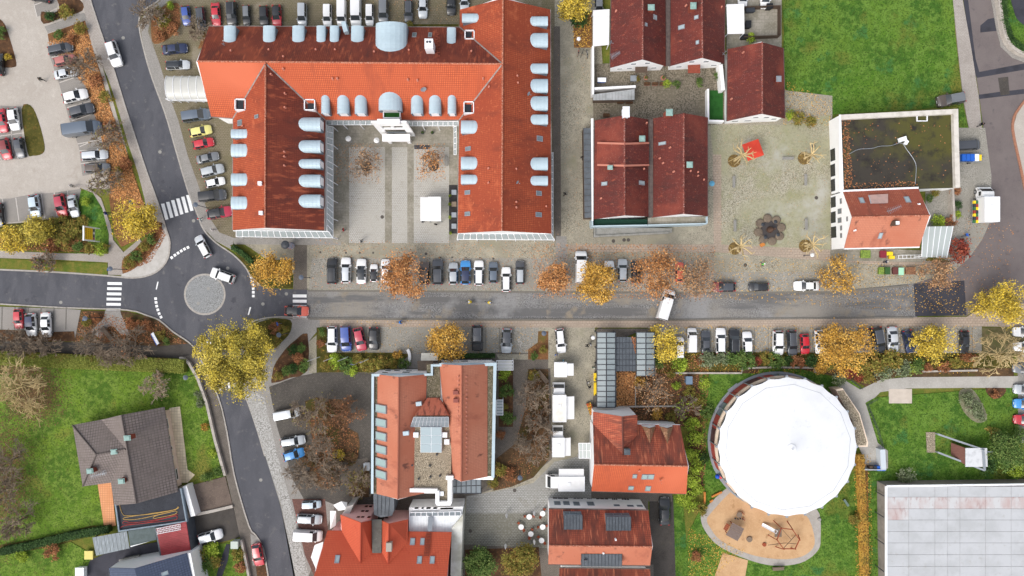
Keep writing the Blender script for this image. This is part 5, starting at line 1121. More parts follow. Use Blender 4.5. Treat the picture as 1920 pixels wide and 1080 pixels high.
for pl, x, y, w_, rz in ((v2,239,821,.9,.1),(v2,214,847,.9,.1),(v4,169,883,.9,.1),(v2,228,902,.9,.1)): chimney(v, pl, x, y, w_, .7,1.3,brickm, copper, rz)
antenna(v, v4.at(185,888),.2,2.5); antenna(v, v2.at(203,882),1.2,2.0)
flat(v, [(217,946),(340,915),(352,976),(223,996)],2.6,mat('bitumen_roof', C(58,60,66),.9,[(.6,.4,.7,C(68,70,76),4),(5,.5,.7,C(50,52,58),3)]),'annexe_roof'); block(v, [(217,946),(340,915),(352,976),(223,996)],2.4,wallm, inset=.15); parapet(v, [(216,945),(223,997),(352,978),(341,915)],2.75,.25,.2,zinc_d, False)
for m_, pts in ((mat('yellow_hose', C(206,170,100),.6),[(224,946),(229,962),(240,967),(290,963),(330,955),(334,950),(325,956),(275,964),(236,970),(233,974),(260,973),(310,962),(330,958),(328,964),(300,970),(288,972),(292,967),(320,960)]),(mat('red_hose', C(176,70,66),.6),[(334,964),(300,973),(250,980),(235,977),(232,982),(270,981),(325,968),(332,970),(326,975),(280,980),(232,986),(224,994)])):
    P = [W(x, y, 2.68) for x, y in smooth(pts, 4)]; mb = MB(); mb.tube(P, [.05] * len(P),4); mb.build('garden_hose', m_, v)
mb = MB(); a, b_ = W(346,912,2.2),W(362,968,2.2); mb.bar((a.x, a.y, 1.1),(b_.x, b_.y, 1.1),.8,0,2.2); mb.build('entry_wall', white, v)
ga_ = empty('red_roofed_garage', Vector((-59,-45,0)),'garage with red ribbed metal roof and a ladder lying on it', 'garage')
block(ga_, [(290,990),(350,976),(360,1034),(300,1044)],2.8,lead); P = [W(x, y, 3.0) for x, y in ((293,991),(349,978),(357,1031),(303,1042))]; slab('metal_roof', P, mat('red_sheet_metal', C(168,62,66),.55,[(.8,.4,.7,C(150,52,56),4),(2,.5,.75,C(130,50,50),4,(1,4,1))]),ga_, .12)
for i in range(1,16): g = MB(); g.bar(P[0].lerp(P[3],i / 16) + Vector((0,0,.03)),P[1].lerp(P[2],i / 16) + Vector((0,0,.03)),.05,0,.07); g.build('roof_rib', MATS['red_sheet_metal'],ga_)
ld = MB()
for k in (0,1):
    a, b_ = W(294,993 + k * 6.5,3.15),W(339,984.5 + k * 6.5,3.15); n = Vector((-(b_ - a).y, (b_ - a).x, 0)).normalized() * .18
    for s_ in (-1,1): ld.bar(a + n * s_, b_ + n * s_, .06)
    for i in range(16): c = a.lerp(b_, (i + .5) / 16); ld.bar(c - n, c + n, .05)
tag(ld.build('ladder', whitem),'aluminium ladder lying flat on the red metal garage roof', 'ladder')
cp = empty('garden_carport', Vector((-70,-44,0)),'grey translucent carport roof beside the hedge south of the villa lawn', 'carport')
P = [W(x, y, 2.6) for x, y in ((173,1008),(238,996),(243,1028),(180,1042))]
for i in range(9):
    g = MB(); a, b_, c, d = P[0].lerp(P[1],(i + .03) / 9),P[0].lerp(P[1],(i + .97) / 9),P[3].lerp(P[2],(i + .97) / 9),P[3].lerp(P[2],(i + .03) / 9); g.hexa([q - Vector((0,0,.05)) for q in (d, c, b_, a)],[d, c, b_, a]); g.build('roof_sheet', mat('grey_polycarbonate', C(112,122,128),.4,[(1.5,.5,.7,C(150,160,166),4,(3,.5,1))]),cp)
for q in P: g = MB(); c = q + (sum(P, Vector()) / 4 - q) * .06; g.bar((c.x, c.y, 0),(c.x, c.y, 2.55),.14); g.build('post', wood_d, cp)
g = MB(); g.prism([W(x, y, 2.8) for x, y in ((240,996),(290,988),(293,1012),(244,1024))],2.6,2.8,0,True); g.build('metal_roof', mat('mossy_sheet', C(92,104,104),.7,[(1,.4,.7,C(76,88,86),4)]),cp); g = MB(); g.bar(W(246,1024,2.5),W(292,1010,2.5),.2,0,.4); g.build('fascia', whitem, cp)
bl = empty('blue_roofed_house', Vector((-62,-50,0)),'house with slate-blue tile roof and white gable wall at the bottom edge', 'house')
_, bb = slope(bl, [(252,1066,8),(350,1037,4.6),(380,1180,4.6),(290,1190,8)],tile_blu); slope(bl, [(252,1066,8),(204,1065,4.6),(225,1190,4.6),(290,1190,8)],tile_blu)
a, b_, c = W(204,1065,4.5),W(350,1037,4.5),W(252,1066,7.9); vs = [Vector((a.x, a.y, 0)),Vector((b_.x, b_.y, 0)),b_, c, a]; vs = [q + Vector((0,-.1,0)) for q in vs]; vs += [q + Vector((.3,-7,0)) for q in vs]
build('gable_wall', vs, [(0,1,2,3,4),(0,5,6,1),(1,6,7,2),(4,9,5,0)],white, bl); skylight(bl, bb, 302,1071,316,1079)
block(bl, [(350,1038),(357,1037),(385,1180),(378,1180)],4.4,white)
# ------------------------------------------------------------------ glazed pergola by the market lane
pg = empty('glazed_pergola', Vector((20,-13,0)),'long glass-roofed pergola with dark steel frame beside the market lane', 'pergola')
for x0,x1,x2,y0,y1,n in ((1119,1137,1154,623,764,14),(1193,1211,1227.5,623,705,8)):
    canopy(pg, [(x1,y0,3.3),(x1,y1,3.3),(x0,y1,2.9),(x0,y0,2.9)],n, gl_perg, .12,'glass_roof', True, 1,fm=darkm); canopy(pg, [(x1,y0,3.302),(x1,y1,3.302),(x2,y1,2.9),(x2,y0,2.9)],n, gl_perg, .12,'glass_roof', True, 1,fm=darkm)
P = [W(x, y, 2.5) for x, y in ((1155,632),(1192,632),(1192,696),(1155,696))]; mb = MB(); mb.prism(P, 2.4,2.5,0,True); lk = mb.build('link_roof', lead, pg)
for i in range(1,6): g = MB(); g.bar(P[0].lerp(P[3],i / 6) + Vector((0,0,.03)),P[1].lerp(P[2],i / 6) + Vector((0,0,.03)),.08,0,.06); g.build('seam', darkm, lk)
for i in range(1,6): g = MB(); g.bar(P[0].lerp(P[1],i / 6) + Vector((0,0,.03)),P[3].lerp(P[2],i / 6) + Vector((0,0,.03)),.06,0,.05); g.build('seam', darkm, lk)
# ------------------------------------------------------------------ barrel-vaulted bicycle shelter
bs = empty('bicycle_shelter', Vector((-58,36,0)),'barrel-vaulted translucent shelter at the west end of the courtyard building', 'shelter')
nseg, nar = 6,10; a0,a1 = W(309,140,3),W(396,140,3); b0_, b1_w = W(311,184,3),W(398,184,3)
for i in range(nseg):
    vs = []; fs = []
    for k in range(nar + 1):
        th = math.pi * k / nar
        for uu in ((i + .02) / nseg, (i + .98) / nseg):
            p = a0.lerp(a1,uu).lerp(b0_.lerp(b1_w, uu),.5 - .5 * math.cos(th)); vs.append(Vector((p.x, p.y, 2.2 + .9 * math.sin(th))))
    for k in range(nar): fs.append((2 * k, 2 * k + 1,2 * k + 3,2 * k + 2))
    build('vault_sheet', vs, fs, frost, bs, None, None, True)
for i in range(nseg + 1):
    pts = []
    for k in range(nar + 1):
        p = a0.lerp(a1,i / nseg).lerp(b0_.lerp(b1_w, i / nseg),.5 - .5 * math.cos(math.pi * k / nar)); pts.append(Vector((p.x, p.y, 2.24 + .9 * math.sin(math.pi * k / nar))))
    g = MB(); g.tube(pts, [.06] * len(pts),4);
    for q in (pts[0],pts[-1]): g.bar((q.x, q.y, 0),q, .1)
    g.build('arch_rib', whitem, bs)
g = MB(); g.bar(W(313,187,1.6),W(394,189,1.6),.08,0,1.2); g.build('side_panel', whitem, bs)
# ------------------------------------------------------------------ corrugated carport by the corner house
cc = empty('corrugated_carport', Vector((75,8,0)),'pale corrugated carport roof east of the orange-roofed corner house', 'carport')
P = [W(x, y, 2.6) for x, y in ((1731,425),(1787,424),(1775,483),(1728,482))]
for i in range(5):
    g = MB(); a, b_, c, d = P[0].lerp(P[1],(i + .02) / 5),P[0].lerp(P[1],(i + .98) / 5),P[3].lerp(P[2],(i + .98) / 5),P[3].lerp(P[2],(i + .02) / 5); g.hexa([q - Vector((0,0,.05)) for q in (d, c, b_, a)],[d, c, b_, a]); g.build('roof_sheet', poly, cc)
for i in range(6): g = MB(); g.bar(P[0].lerp(P[1],i / 5),P[3].lerp(P[2],i / 5),.1,0,.14); g.build('beam', whitem, cc)
for q in P: c = q + (sum(P, Vector()) / 4 - q) * .04; g = MB(); g.bar((c.x, c.y, 0),(c.x, c.y, 2.5),.14); g.build('post', whitem, cc)
# ------------------------------------------------------------------ yard walls, sheds and white pergola roofs between the red houses
def wall_thing(pts, h, w, m, label, name='yard_wall'):
    P = [W(x, y, h) for x, y in pts]; mb = MB()
    for i, (a, b_) in enumerate(zip(P, P[1:])):
        d = (b_ - a).normalized() * (w / 2 - .001 * i); mb.bar((a.x - d.x, a.y - d.y, h / 2),(b_.x + d.x, b_.y + d.y, h / 2),w, 0,h - .003 * i)
    return tag(mb.build(name, m),label, 'wall')
wall_thing([(1112,88),(1112,175)],2.2,.35,white, 'white yard wall along the lane beside the northern red-roofed houses')
wall_thing([(1113,166),(1190,162)],2.0,.4,white, 'white wall between the two small yards of the red-roofed houses')
wall_thing([(1328,168),(1328,226),(1356,227)],1.6,.3,white, 'white low wall around the small artificial turf yard')
wall_thing([(1352,124),(1356,165)],2.2,.6,white, 'white wall piece linking the two northern gabled houses')
sh = empty('sloped_shed', Vector((16,33,0)),'narrow shed with pale corrugated roof between the two yards', 'shed')
P = [W(x, y, 2.4) for x, y in ((1112,177),(1190,167),(1190,187),(1112,188))]
for i in range(13):
    g = MB(); a, b_, c, d = P[0].lerp(P[1],(i + .03) / 13),P[0].lerp(P[1],(i + .97) / 13),P[3].lerp(P[2],(i + .97) / 13),P[3].lerp(P[2],(i + .03) / 13); g.hexa([q - Vector((0,0,.06)) for q in (d, c, b_, a)],[d, c, b_, a]); g.build('roof_sheet', mat('pale_corrugated', C(176,178,178),.7,[(1,.4,.7,C(150,152,150),4)]),sh)
block(sh, [(1114,178),(1189,169),(1189,186),(1114,187)],2.3,wood_d)
for name, pts, h, m, lab in (('pergola_roof', [(1112,19),(1143,17),(1142,84),(1112,87)],2.6,canvas, 'white fabric pergola roof in the yard west of the northern houses'),('pergola_roof', [(1362,8),(1395,7),(1396,63),(1364,64)],2.6,canvas, 'white pergola roof beside the walled bin yard')):
    o = empty(name, Vector((W(*pts[0]).x + 1.4,W(*pts[0]).y - 3,0)),lab, 'pergola'); P = [W(x, y, h) for x, y in pts]
    for i in range(5):
        g = MB(); a, b_, c, d = P[0].lerp(P[3],(i + .01) / 5),P[0].lerp(P[3],(i + .99) / 5),P[1].lerp(P[2],(i + .99) / 5),P[1].lerp(P[2],(i + .01) / 5); g.hexa([q - Vector((0,0,.06)) for q in (b_, c, d, a)],[b_, c, d, a]); g.build('roof_panel', m, o)
    for q in P: c = q + (sum(P, Vector()) / 4 - q) * .05; g = MB(); g.bar((c.x, c.y, 0),(c.x, c.y, h - .05),.1); g.build('post', whitem, o)
bf = empty('yard_fence', Vector((42,45,0)),'dark board fence around the bin yard at the top edge', 'fence')
Pq = [W(x, y, 1.6) for x, y in ((1396,12),(1464,10),(1464,66),(1396,68))]
for a, b_ in zip(Pq, Pq[1:]):
    n = int((b_ - a).length / .5)
    for i in range(n): c, d = a.lerp(b_, (i + .04) / n),a.lerp(b_, (i + .96) / n); g = MB(); g.bar((c.x, c.y, .8),(d.x, d.y, .8),.06,0,1.6); g.build('board', wood_d, bf)
tg = empty('turf_yard', Vector((36,33,0)),'small green artificial turf patch in the white-walled yard', 'turf'); g = MB(); g.prism([W(x, y) for x, y in ((1330,170),(1355,170),(1355,225),(1330,225))],.14,.2); g.build('turf_mat', green_turf, tg)
# ================================================================== VEHICLES
ST = {
 'hatchback': (4.1,1.78,[(0,.48,.54,.74,.62),(.025,.60,.68,.88,.76),(.10,.74,.81,.97,.83),(.24,.88,.94,1,.84),(.27,.90,.96,1,.82),(.43,.93,1.42,1,.70),(.60,.95,1.48,1,.72),(.625,.95,1.48,1,.72),(.86,.97,1.43,.98,.67),(.965,.95,1.02,.95,.72),(1,.58,.68,.84,.7)],4,5,6,8),
 'estate': (4.7,1.82,[(0,.48,.54,.74,.62),(.025,.60,.68,.88,.76),(.09,.74,.81,.97,.83),(.23,.86,.92,1,.84),(.26,.88,.94,1,.82),(.39,.92,1.40,1,.70),(.55,.94,1.46,1,.72),(.575,.94,1.46,1,.72),(.91,.96,1.40,.97,.67),(.975,.94,1.0,.94,.72),(1,.58,.68,.84,.7)],4,5,6,8),
 'sedan': (4.6,1.80,[(0,.48,.54,.74,.62),(.025,.60,.68,.88,.76),(.09,.74,.81,.97,.83),(.25,.86,.92,1,.84),(.28,.88,.94,1,.82),(.42,.92,1.38,1,.68),(.56,.94,1.44,1,.70),(.58,.94,1.44,1,.70),(.72,.95,1.38,.99,.66),(.84,.95,1.02,.97,.74),(.97,.90,.97,.93,.78),(1,.58,.66,.84,.7)],4,5,6,8),
 'suv': (4.4,1.86,[(0,.55,.62,.76,.64),(.025,.74,.84,.9,.78),(.09,.90,.98,.98,.84),(.24,1.02,1.08,1,.85),(.27,1.04,1.10,1,.83),(.40,1.07,1.60,1,.72),(.58,1.08,1.68,1,.74),(.60,1.08,1.68,1,.74),(.90,1.10,1.60,.98,.70),(.975,1.06,1.12,.95,.74),(1,.66,.78,.86,.74)],4,5,6,8),
 'minivan': (4.5,1.82,[(0,.52,.58,.74,.62),(.025,.68,.78,.88,.76),(.09,.88,.95,.97,.83),(.18,1.0,1.06,1,.84),(.21,1.02,1.08,1,.82),(.37,1.06,1.66,1,.74),(.55,1.08,1.76,1,.77),(.57,1.08,1.76,1,.77),(.95,1.08,1.70,.98,.75),(.985,1.04,1.12,.96,.78),(1,.60,.78,.9,.78)],4,5,6,8),
 'van': (5.3,1.95,[(0,.55,.65,.78,.66),(.02,.80,.92,.9,.78),(.08,1.02,1.10,.98,.84),(.14,1.14,1.20,1,.86),(.155,1.16,1.22,1,.86),(.28,1.22,1.92,1,.80),(.40,1.24,2.0,1,.84),(.42,1.24,2.0,1,.84),(.97,1.24,1.98,1,.84),(.99,1.22,1.90,.99,.83),(1,.60,1.0,.95,.8)],4,5,6,8),
}
headm = glassy('headlight_glass', (.75,.78,.8),.1); tailm = glassy('taillight_red', (.45,.02,.02),.2); platem = mat('number_plate', (.75,.75,.72),.5); tyrem = mat('tyre_rubber', (.018,.018,.019),.85); rimm = mat('alloy_rim', (.42,.43,.44),.35,metal=.6); trimm = mat('dark_trim', (.022,.022,.024),.6)
def mesh_from(name, vs, fs, m, sm=True):
    used = sorted({i for f in fs for i in f}); mp = {k: i for i, k in enumerate(used)}
    me = bpy.data.meshes.new(name); me.from_pydata([tuple(vs[i]) for i in used],[],[tuple(mp[i] for i in f) for f in fs]); me.materials.append(m)
    if sm: me.polygons.foreach_set('use_smooth', [True] * len(fs))
    me.update(); return me
def mbmesh(mb, name, m):
    return mesh_from(name, mb.v, mb.f, m, False)
wt = MB(); wr = MB()
def wheel_lathe(mb, prof, n=16):
    vs = []; fs = []
    for r, y in prof:
        for k in range(n): a = 2 * math.pi * k / n; vs.append((r * math.cos(a),y, r * math.sin(a)))
    for i in range(len(prof) - 1):
        for k in range(n): fs.append((i * n + k, i * n + (k + 1) % n, (i + 1) * n + (k + 1) % n, (i + 1) * n + k))
    fs.append(tuple(range(n))); fs.append(tuple(range(len(vs) - 1,len(vs) - n - 1,-1))); mb.add(vs, fs)
wheel_lathe(wt, [(.22,-.11),(.3,-.11),(.325,-.07),(.325,.07),(.3,.11),(.22,.11)]); wheel_lathe(wr, [(.21,-.115),(.21,.115)],12)
TYRE, RIM = mbmesh(wt, 'tyre', tyrem),mbmesh(wr, 'rim', rimm)
PROTO = {}
def car_proto(kind):
    if kind in PROTO: return PROTO[kind]
    L, Wd, stn, iA, iB, iP, iR = ST[kind]; hw = Wd / 2; vs = []; n = 11
    for (f, zb, zt, wb, wt_) in stn:
        x = L / 2 - f * L; w = wb * hw; t = wt_ * hw
        half = [(w * .93,.24),(w, .46),(w * .985,zb),(t, zt - .045),(t * .6,zt),(0,zt + .012)]
        vs += [(x, -y, z) for y, z in half] + [(x, y, z) for y, z in half[-2::-1]]
    parts = {'body': [],'windscreen': [],'rear_window': [],'roof': [],'sl0': [],'sl1': [],'sr0': [],'sr1': []}
    for i in range(len(stn) - 1):
        for k in range(n - 1):
            fc = (i * n + k, i * n + k + 1,(i + 1) * n + k + 1,(i + 1) * n + k); key = 'body'
            top = 3 <= k <= 6; side = k in (2,7)
            if i == iA and top: key = 'windscreen'
            elif i == iR and top: key = 'rear_window'
            elif iB <= i < iR and top: key = 'roof'
            elif side and i == iB: key = 'sl0' if k == 7 else 'sr0'
            elif side and iP < i < iR and not (kind == 'van' and i > iP): key = 'sl1' if k == 7 else 'sr1'
            parts[key].append(fc)
    parts['body'] += [tuple(range(n)),tuple(range(len(vs) - 1,len(vs) - n - 1,-1)),tuple(i * n for i in range(len(stn))) + tuple(i * n + n - 1 for i in range(len(stn) - 1,-1,-1))]
    out = []
    out.append(('body', mesh_from('body', vs, parts['body'],trimm),(0,0,0),'paint')); out.append(('roof', mesh_from('roof', vs, parts['roof'],trimm),(0,0,0),'roof'))
    for nm in ('windscreen', 'rear_window'): out.append((nm, mesh_from(nm, vs, parts[nm],gl_car),(0,0,0),None))
    for k in ('sl0', 'sl1', 'sr0', 'sr1'):
        if parts[k]: out.append(('side_window', mesh_from('side_window', vs, parts[k],gl_car),(0,0,0),None))
    zl = stn[1][2] - .06; zr = stn[-2][1] - .12
    for s in (-1,1):
        mb = MB(); mb.hexa([Vector((L / 2 - .34,s * hw * .66 - .14,zl - .04)),Vector((L / 2 - .07,s * hw * .60 - .16,zl - .14)),Vector((L / 2 - .10,s * hw * .62 + .14,zl - .14)),Vector((L / 2 - .40,s * hw * .80 + .06,zl - .04))],[Vector((L / 2 - .34,s * hw * .66 - .14,zl + .10)),Vector((L / 2 - .06,s * hw * .60 - .16,zl + .0)),Vector((L / 2 - .10,s * hw * .62 + .14,zl + .0)),Vector((L / 2 - .40,s * hw * .80 + .06,zl + .10))]); out.append(('headlight', mbmesh(mb, 'headlight', headm),(0,0,0),None))
        mb = MB(); mb.box((-L / 2 + .10,s * hw * .74,zr),(1,0,0),(0,1,0),(0,0,1),.20,.26,.22); out.append(('taillight', mbmesh(mb, 'taillight', tailm),(0,0,0),None))
        xm = L / 2 - stn[iA][0] * L - .28; mb = MB(); mb.box((xm, s * (hw + .09),stn[iA][1] + .08),(1,0,0),(0,1,0),(0,0,1),.13,.2,.14); mb.bar((xm, s * hw * .95,stn[iA][1] + .02),(xm, s * (hw + .04),stn[iA][1] + .06),.05); out.append(('mirror', mbmesh(mb, 'mirror', trimm),(0,0,0),'paint'))
    for s in (-1,1): mb = MB(); mb.box((s * (L / 2 - .01),0,.5),(0,1,0),(0,0,1),(1,0,0),.5,.11,.05); out.append(('number_plate', mbmesh(mb, 'number_plate', platem),(0,0,0),None))
    if kind in ('estate', 'suv'):
        for s in (-1,1):
            z = stn[iP][2] + .03; mb = MB(); y = s * stn[iP][4] * hw * .9; mb.tube([(L / 2 - (stn[iB][0] + .03) * L, y, z - .06),(L / 2 - (stn[iB][0] + .06) * L, y, z + .0),(L / 2 - (stn[iR][0] - .04) * L, y, z - .02),(L / 2 - stn[iR][0] * L, y, z - .1)],[.025] * 4,4); out.append(('roof_rail', mbmesh(mb, 'roof_rail', steel),(0,0,0),None))
    fx = .31 * L if kind != 'van' else .30 * L
    for sx in (1,-1):
        for s in (-1,1): out.append(('wheel', TYRE, (sx * fx - (.02 * L if sx < 0 else -.01 * L),s * (hw - .10),.325),'wheel'))
    mb = MB(); mb.hexa([Vector((-L * .47,-hw * .9,.16)),Vector((L * .47,-hw * .9,.16)),Vector((L * .47,hw * .9,.16)),Vector((-L * .47,hw * .9,.16))],[Vector((-L * .48,-hw * .95,.3)),Vector((L * .48,-hw * .95,.3)),Vector((L * .48,hw * .95,.3)),Vector((-L * .48,hw * .95,.3))]); out.append(('underbody', mbmesh(mb, 'underbody', trimm),(0,0,0),None))
    PROTO[kind] = (L, out); return PROTO[kind]
PAINTS = {'white': (.80,.80,.79),'silver': (.46,.49,.51),'pale silver': (.60,.63,.65),'grey': (.20,.21,.22),'dark grey': (.075,.08,.09),'black': (.018,.019,.021),'dark blue': (.018,.028,.075),'blue': (.045,.09,.33),'bright blue': (.05,.26,.60),'red': (.52,.025,.04),'dark red': (.22,.03,.03),'crimson': (.42,.03,.06),'orange-red': (.66,.12,.07),'faded red': (.42,.14,.12),'yellow': (.72,.66,.22),'brown': (.10,.075,.06),'blue-grey': (.12,.15,.19),'pale blue': (.50,.60,.66)}
PM = {k: mat('car_paint_' + k.replace(' ', '_').replace('-', '_'),v, .28,coat=.8,spec=.5,metal=.25 if k in ('silver', 'grey', 'dark grey', 'pale silver', 'blue-grey') else 0) for k, v in PAINTS.items()}
def car(x, y, ang, ln, kind, colour, label, group, roof=None, z=None, name=None):
    L, parts = car_proto(kind); p = W(x, y, .7); z = gz(x, y) if z is None else z
    o = empty(name or {'hatchback': 'hatchback_car', 'estate': 'estate_car', 'sedan': 'sedan_car', 'suv': 'suv_car', 'minivan': 'minivan', 'van': 'delivery_van'}[kind],(p.x, p.y, z),label, 'van' if kind in ('van', 'minivan') else 'car', group, R(ang))
    k = ln / S / L * .99; o.scale = (k, k * (1.0 if k > .95 else .5 + .5 / max(k, .8) * 1.0 if False else 1.0),k)
    for (nm, me, loc, role) in parts:
        c = bpy.data.objects.new(nm, me); COL.objects.link(c); c.parent = o; c.location = loc
        if role in ('paint', 'roof'):
            s = c.material_slots[0]; s.link = 'OBJECT'; s.material = PM[colour] if (role == 'paint' or not roof) else (gl_car if roof == 'glass' else PM[roof])
        if role == 'wheel':
            r = bpy.data.objects.new('rim', RIM); COL.objects.link(r); r.parent = c
    return o
def row(cars, tmpl, group, by='left'):
    """cars: (x, y, ang, len, kind, colour[, roof]); label = template with the colour, kind and place in the row"""
    n = len(cars)
    for i, c in enumerate(cars):
        kd = {'hatchback': 'hatchback', 'estate': 'estate car', 'sedan': 'saloon car', 'suv': 'tall car', 'minivan': 'people carrier', 'van': 'van'}[c[4]]
        d = c[5] + ' ' + kd + ((' with %s roof' % ('glass' if c[6] == 'glass' else c[6])) if len(c) > 6 and c[6] else '')
        car(*c[:6],tmpl % (d, ORD[i]),group, c[6] if len(c) > 6 else None)
U = -90
row([(349,29,-84,36,'hatchback', 'blue'),(377,35,-84,43,'estate', 'dark grey'),(405,27,-87,43,'sedan', 'red'),(435,26,-88,45,'suv', 'black'),(462,28,-88,37,'estate', 'black', 'grey'),(495,30,-88,38,'hatchback', 'black'),(519,29,-88,39,'hatchback', 'red', 'black'),(567,28,U, 42,'minivan', 'silver'),(614,29,U, 40,'minivan', 'white'),(641,25,U, 47,'van', 'white'),(668,22,U, 54,'van', 'white'),(693,28,U, 38,'minivan', 'white'),(719,22,U, 45,'minivan', 'grey'),(766,21,U, 41,'estate', 'dark grey'),(793,12,U, 44,'sedan', 'pale silver'),(846,8,U, 40,'hatchback', 'black'),(871,0,U, 44,'estate', 'silver')],
    '%s, %s from left above the courtyard roof', 'cars parked above the courtyard building')
row([(328,92,6,46,'sedan', 'dark blue'),(333,122,2,44,'estate', 'pale silver', 'glass'),(369,217,8,52,'minivan', 'blue-grey'),(376,246,12,41,'hatchback', 'yellow'),(381,269,12,39,'hatchback', 'red'),(389,296,13,42,'sedan', 'grey'),(398,320,14,43,'suv', 'silver'),(403,342,13,36,'hatchback', 'white'),(399,367,6,50,'minivan', 'dark grey', 'black'),(412,399,10,46,'hatchback', 'crimson', 'black')],
    '%s, %s from the top, west of the courtyard', 'cars parked west of the courtyard building')
row([(113,91,12,46,'estate', 'dark grey'),(121,113,12,40,'hatchback', 'faded red'),(123,137,12,44,'sedan', 'pale silver'),(141,180,15,46,'hatchback', 'white'),(153,207,15,46,'hatchback', 'dark grey'),(157,242,8,66,'van', 'blue-grey'),(177,291,5,48,'estate', 'pale silver'),(182,315,2,46,'estate', 'grey', 'brown')],
    '%s, %s from the top beside the long orange leaf bed', 'cars parked beside the long leaf bed')
row([(3,226,-82,44,'sedan', 'red'),(26,223,-82,42,'hatchback', 'white')],'%s, %s from left in the upper western double bay', 'cars in the western double bays')
row([(10,279,-78,40,'hatchback', 'red', 'dark red'),(36,277,-82,38,'hatchback', 'dark grey')],'%s, %s from left in the lower western double bay', 'cars in the western double bays')
row([(-4,403,-86,44,'sedan', 'black'),(65,386,-82,42,'hatchback', 'pale blue'),(114,385,-79,43,'hatchback', 'red', 'crimson'),(137,386,-79,42,'sedan', 'silver')],'%s, %s from left in the bays above the yellow sign', 'cars above the yellow sign')
car(-3,121,90,42,'hatchback', 'black', 'black hatchback cut by the left edge beside a small bed', 'single parked cars'); car(75,-6,170,40,'hatchback', 'black', 'black hatchback cut by the top edge in the western car park', 'single parked cars')
row([(35,598,-88,37,'hatchback', 'red'),(59,609,-86,43,'hatchback', 'white', 'dark blue'),(87,609,-88,46,'sedan', 'white')],'%s, %s from left in bays south of the western road', 'cars in the bays by the western zebra')
car(214,101,-72,48,'suv', 'white', 'white tall car driving down the north-west road', 'moving cars'); car(380,462,118,44,'estate', 'pale silver', 'pale estate car entering the roundabout from the north', 'moving cars', 'white')
car(417,517,160,46,'suv', 'white', 'white tall car on the roundabout beside the paved island', 'moving cars'); car(556,583,-2,44,'hatchback', 'orange-red', 'orange-red hatchback with black roof on the eastern zebra crossing', 'moving cars', 'black')
row([(623,508,90,49,'estate', 'black'),(649,507,90,48,'estate', 'white', 'pale silver'),(678,509,90,47,'sedan', 'white', 'glass'),(701,512,90,33,'hatchback', 'white', 'black'),(723,508,90,44,'sedan', 'white'),(796,512,90,43,'hatchback', 'brown'),(821,510,90,48,'suv', 'dark grey'),(850,513,90,41,'hatchback', 'silver'),(873,511,90,45,'hatchback', 'bright blue', 'dark blue'),(898,512,90,47,'estate', 'white'),(925,511,90,40,'hatchback', 'blue-grey'),(949,524,90,46,'estate', 'white'),(975,511,90,44,'estate', 'dark grey', 'silver')],
    '%s, %s from left in the row below the courtyard', 'cars parked north of the street')
row([(1089,501,90,60,'van', 'white'),(1142,511,90,44,'hatchback', 'white'),(1167,507,90,43,'suv', 'silver'),(1192,510,90,42,'hatchback', 'black'),(1274,510,90,37,'hatchback', 'orange-red')],'%s, %s from left under the orange street trees', 'cars parked under the orange street trees')
row([(1357,538,180,43,'hatchback', 'dark red', 'dark grey'),(1422,538,180,37,'hatchback', 'black'),(1512,536,180,47,'sedan', 'white')],'%s, %s from left along the kerb below the square', 'cars parallel to the kerb')
car(1248,571,73,59,'van', 'white', 'white van pulling across the cobbled street at an angle', 'moving cars')
row([(623,636,U, 49,'estate', 'white'),(649,635,-87,48,'minivan', 'blue'),(675,636,-78,44,'hatchback', 'crimson'),(701,635,U, 43,'hatchback', 'black'),(895,634,U, 49,'suv', 'black', 'dark grey'),(950,639,-92,46,'hatchback', 'silver', 'dark grey'),(1051,639,-84,46,'estate', 'white')],'%s, %s from left in bays above the town hall', 'cars parked south of the street')
row([(1274,652,90,40,'minivan', 'white'),(1297,638,90,46,'van', 'white'),(1323,642,90,44,'sedan', 'dark grey'),(1351,639,90,48,'estate', 'white'),(1376,640,90,46,'suv', 'black'),(1401,643,92,42,'hatchback', 'white')],'%s, %s from left in bays north-west of the tent', 'cars parked north-west of the tent')
row([(1458,643,U, 46,'suv', 'white'),(1485,643,-87,47,'estate', 'dark grey'),(1509,645,-86,38,'hatchback', 'red'),(1537,641,-87,44,'hatchback', 'white'),(1587,645,-88,44,'hatchback', 'grey'),(1620,637,-88,42,'hatchback', 'brown'),(1645,638,-80,50,'suv', 'black', 'dark grey'),(1673,637,-86,49,'sedan', 'pale silver'),(1704,640,-77,43,'hatchback', 'dark blue'),(1808,641,U, 42,'sedan', 'black')],'%s, %s from left in bays north-east of the tent', 'cars parked north-east of the tent')
row([(1921,622,180,42,'hatchback', 'white'),(1924,650,180,44,'sedan', 'white'),(1922,692,175,44,'sedan', 'grey'),(1922,731,175,42,'hatchback', 'silver'),(1922,757,178,42,'hatchback', 'bright blue'),(1922,787,178,42,'hatchback', 'red')],'%s, %s from the top along the right edge', 'cars cut by the right edge')
car(538,776,11,47,'van', 'pale silver', 'pale van under the bare trees in the dark paved yard', 'cars in the dark paved yard'); car(549,827,9,46,'estate', 'silver', 'silver estate car above the blue one under bare trees', 'cars in the dark paved yard'); car(551,852,16,41,'hatchback', 'bright blue', 'blue hatchback under the bare trees west of the town hall', 'cars in the dark paved yard')
row([(584,946,2,35,'minivan', 'pale blue'),(580,973,-3,47,'estate', 'silver'),(578,1003,-3,53,'van', 'white')],'%s, %s from the top on the red setts by the scarlet roof', 'vehicles on the red setts')
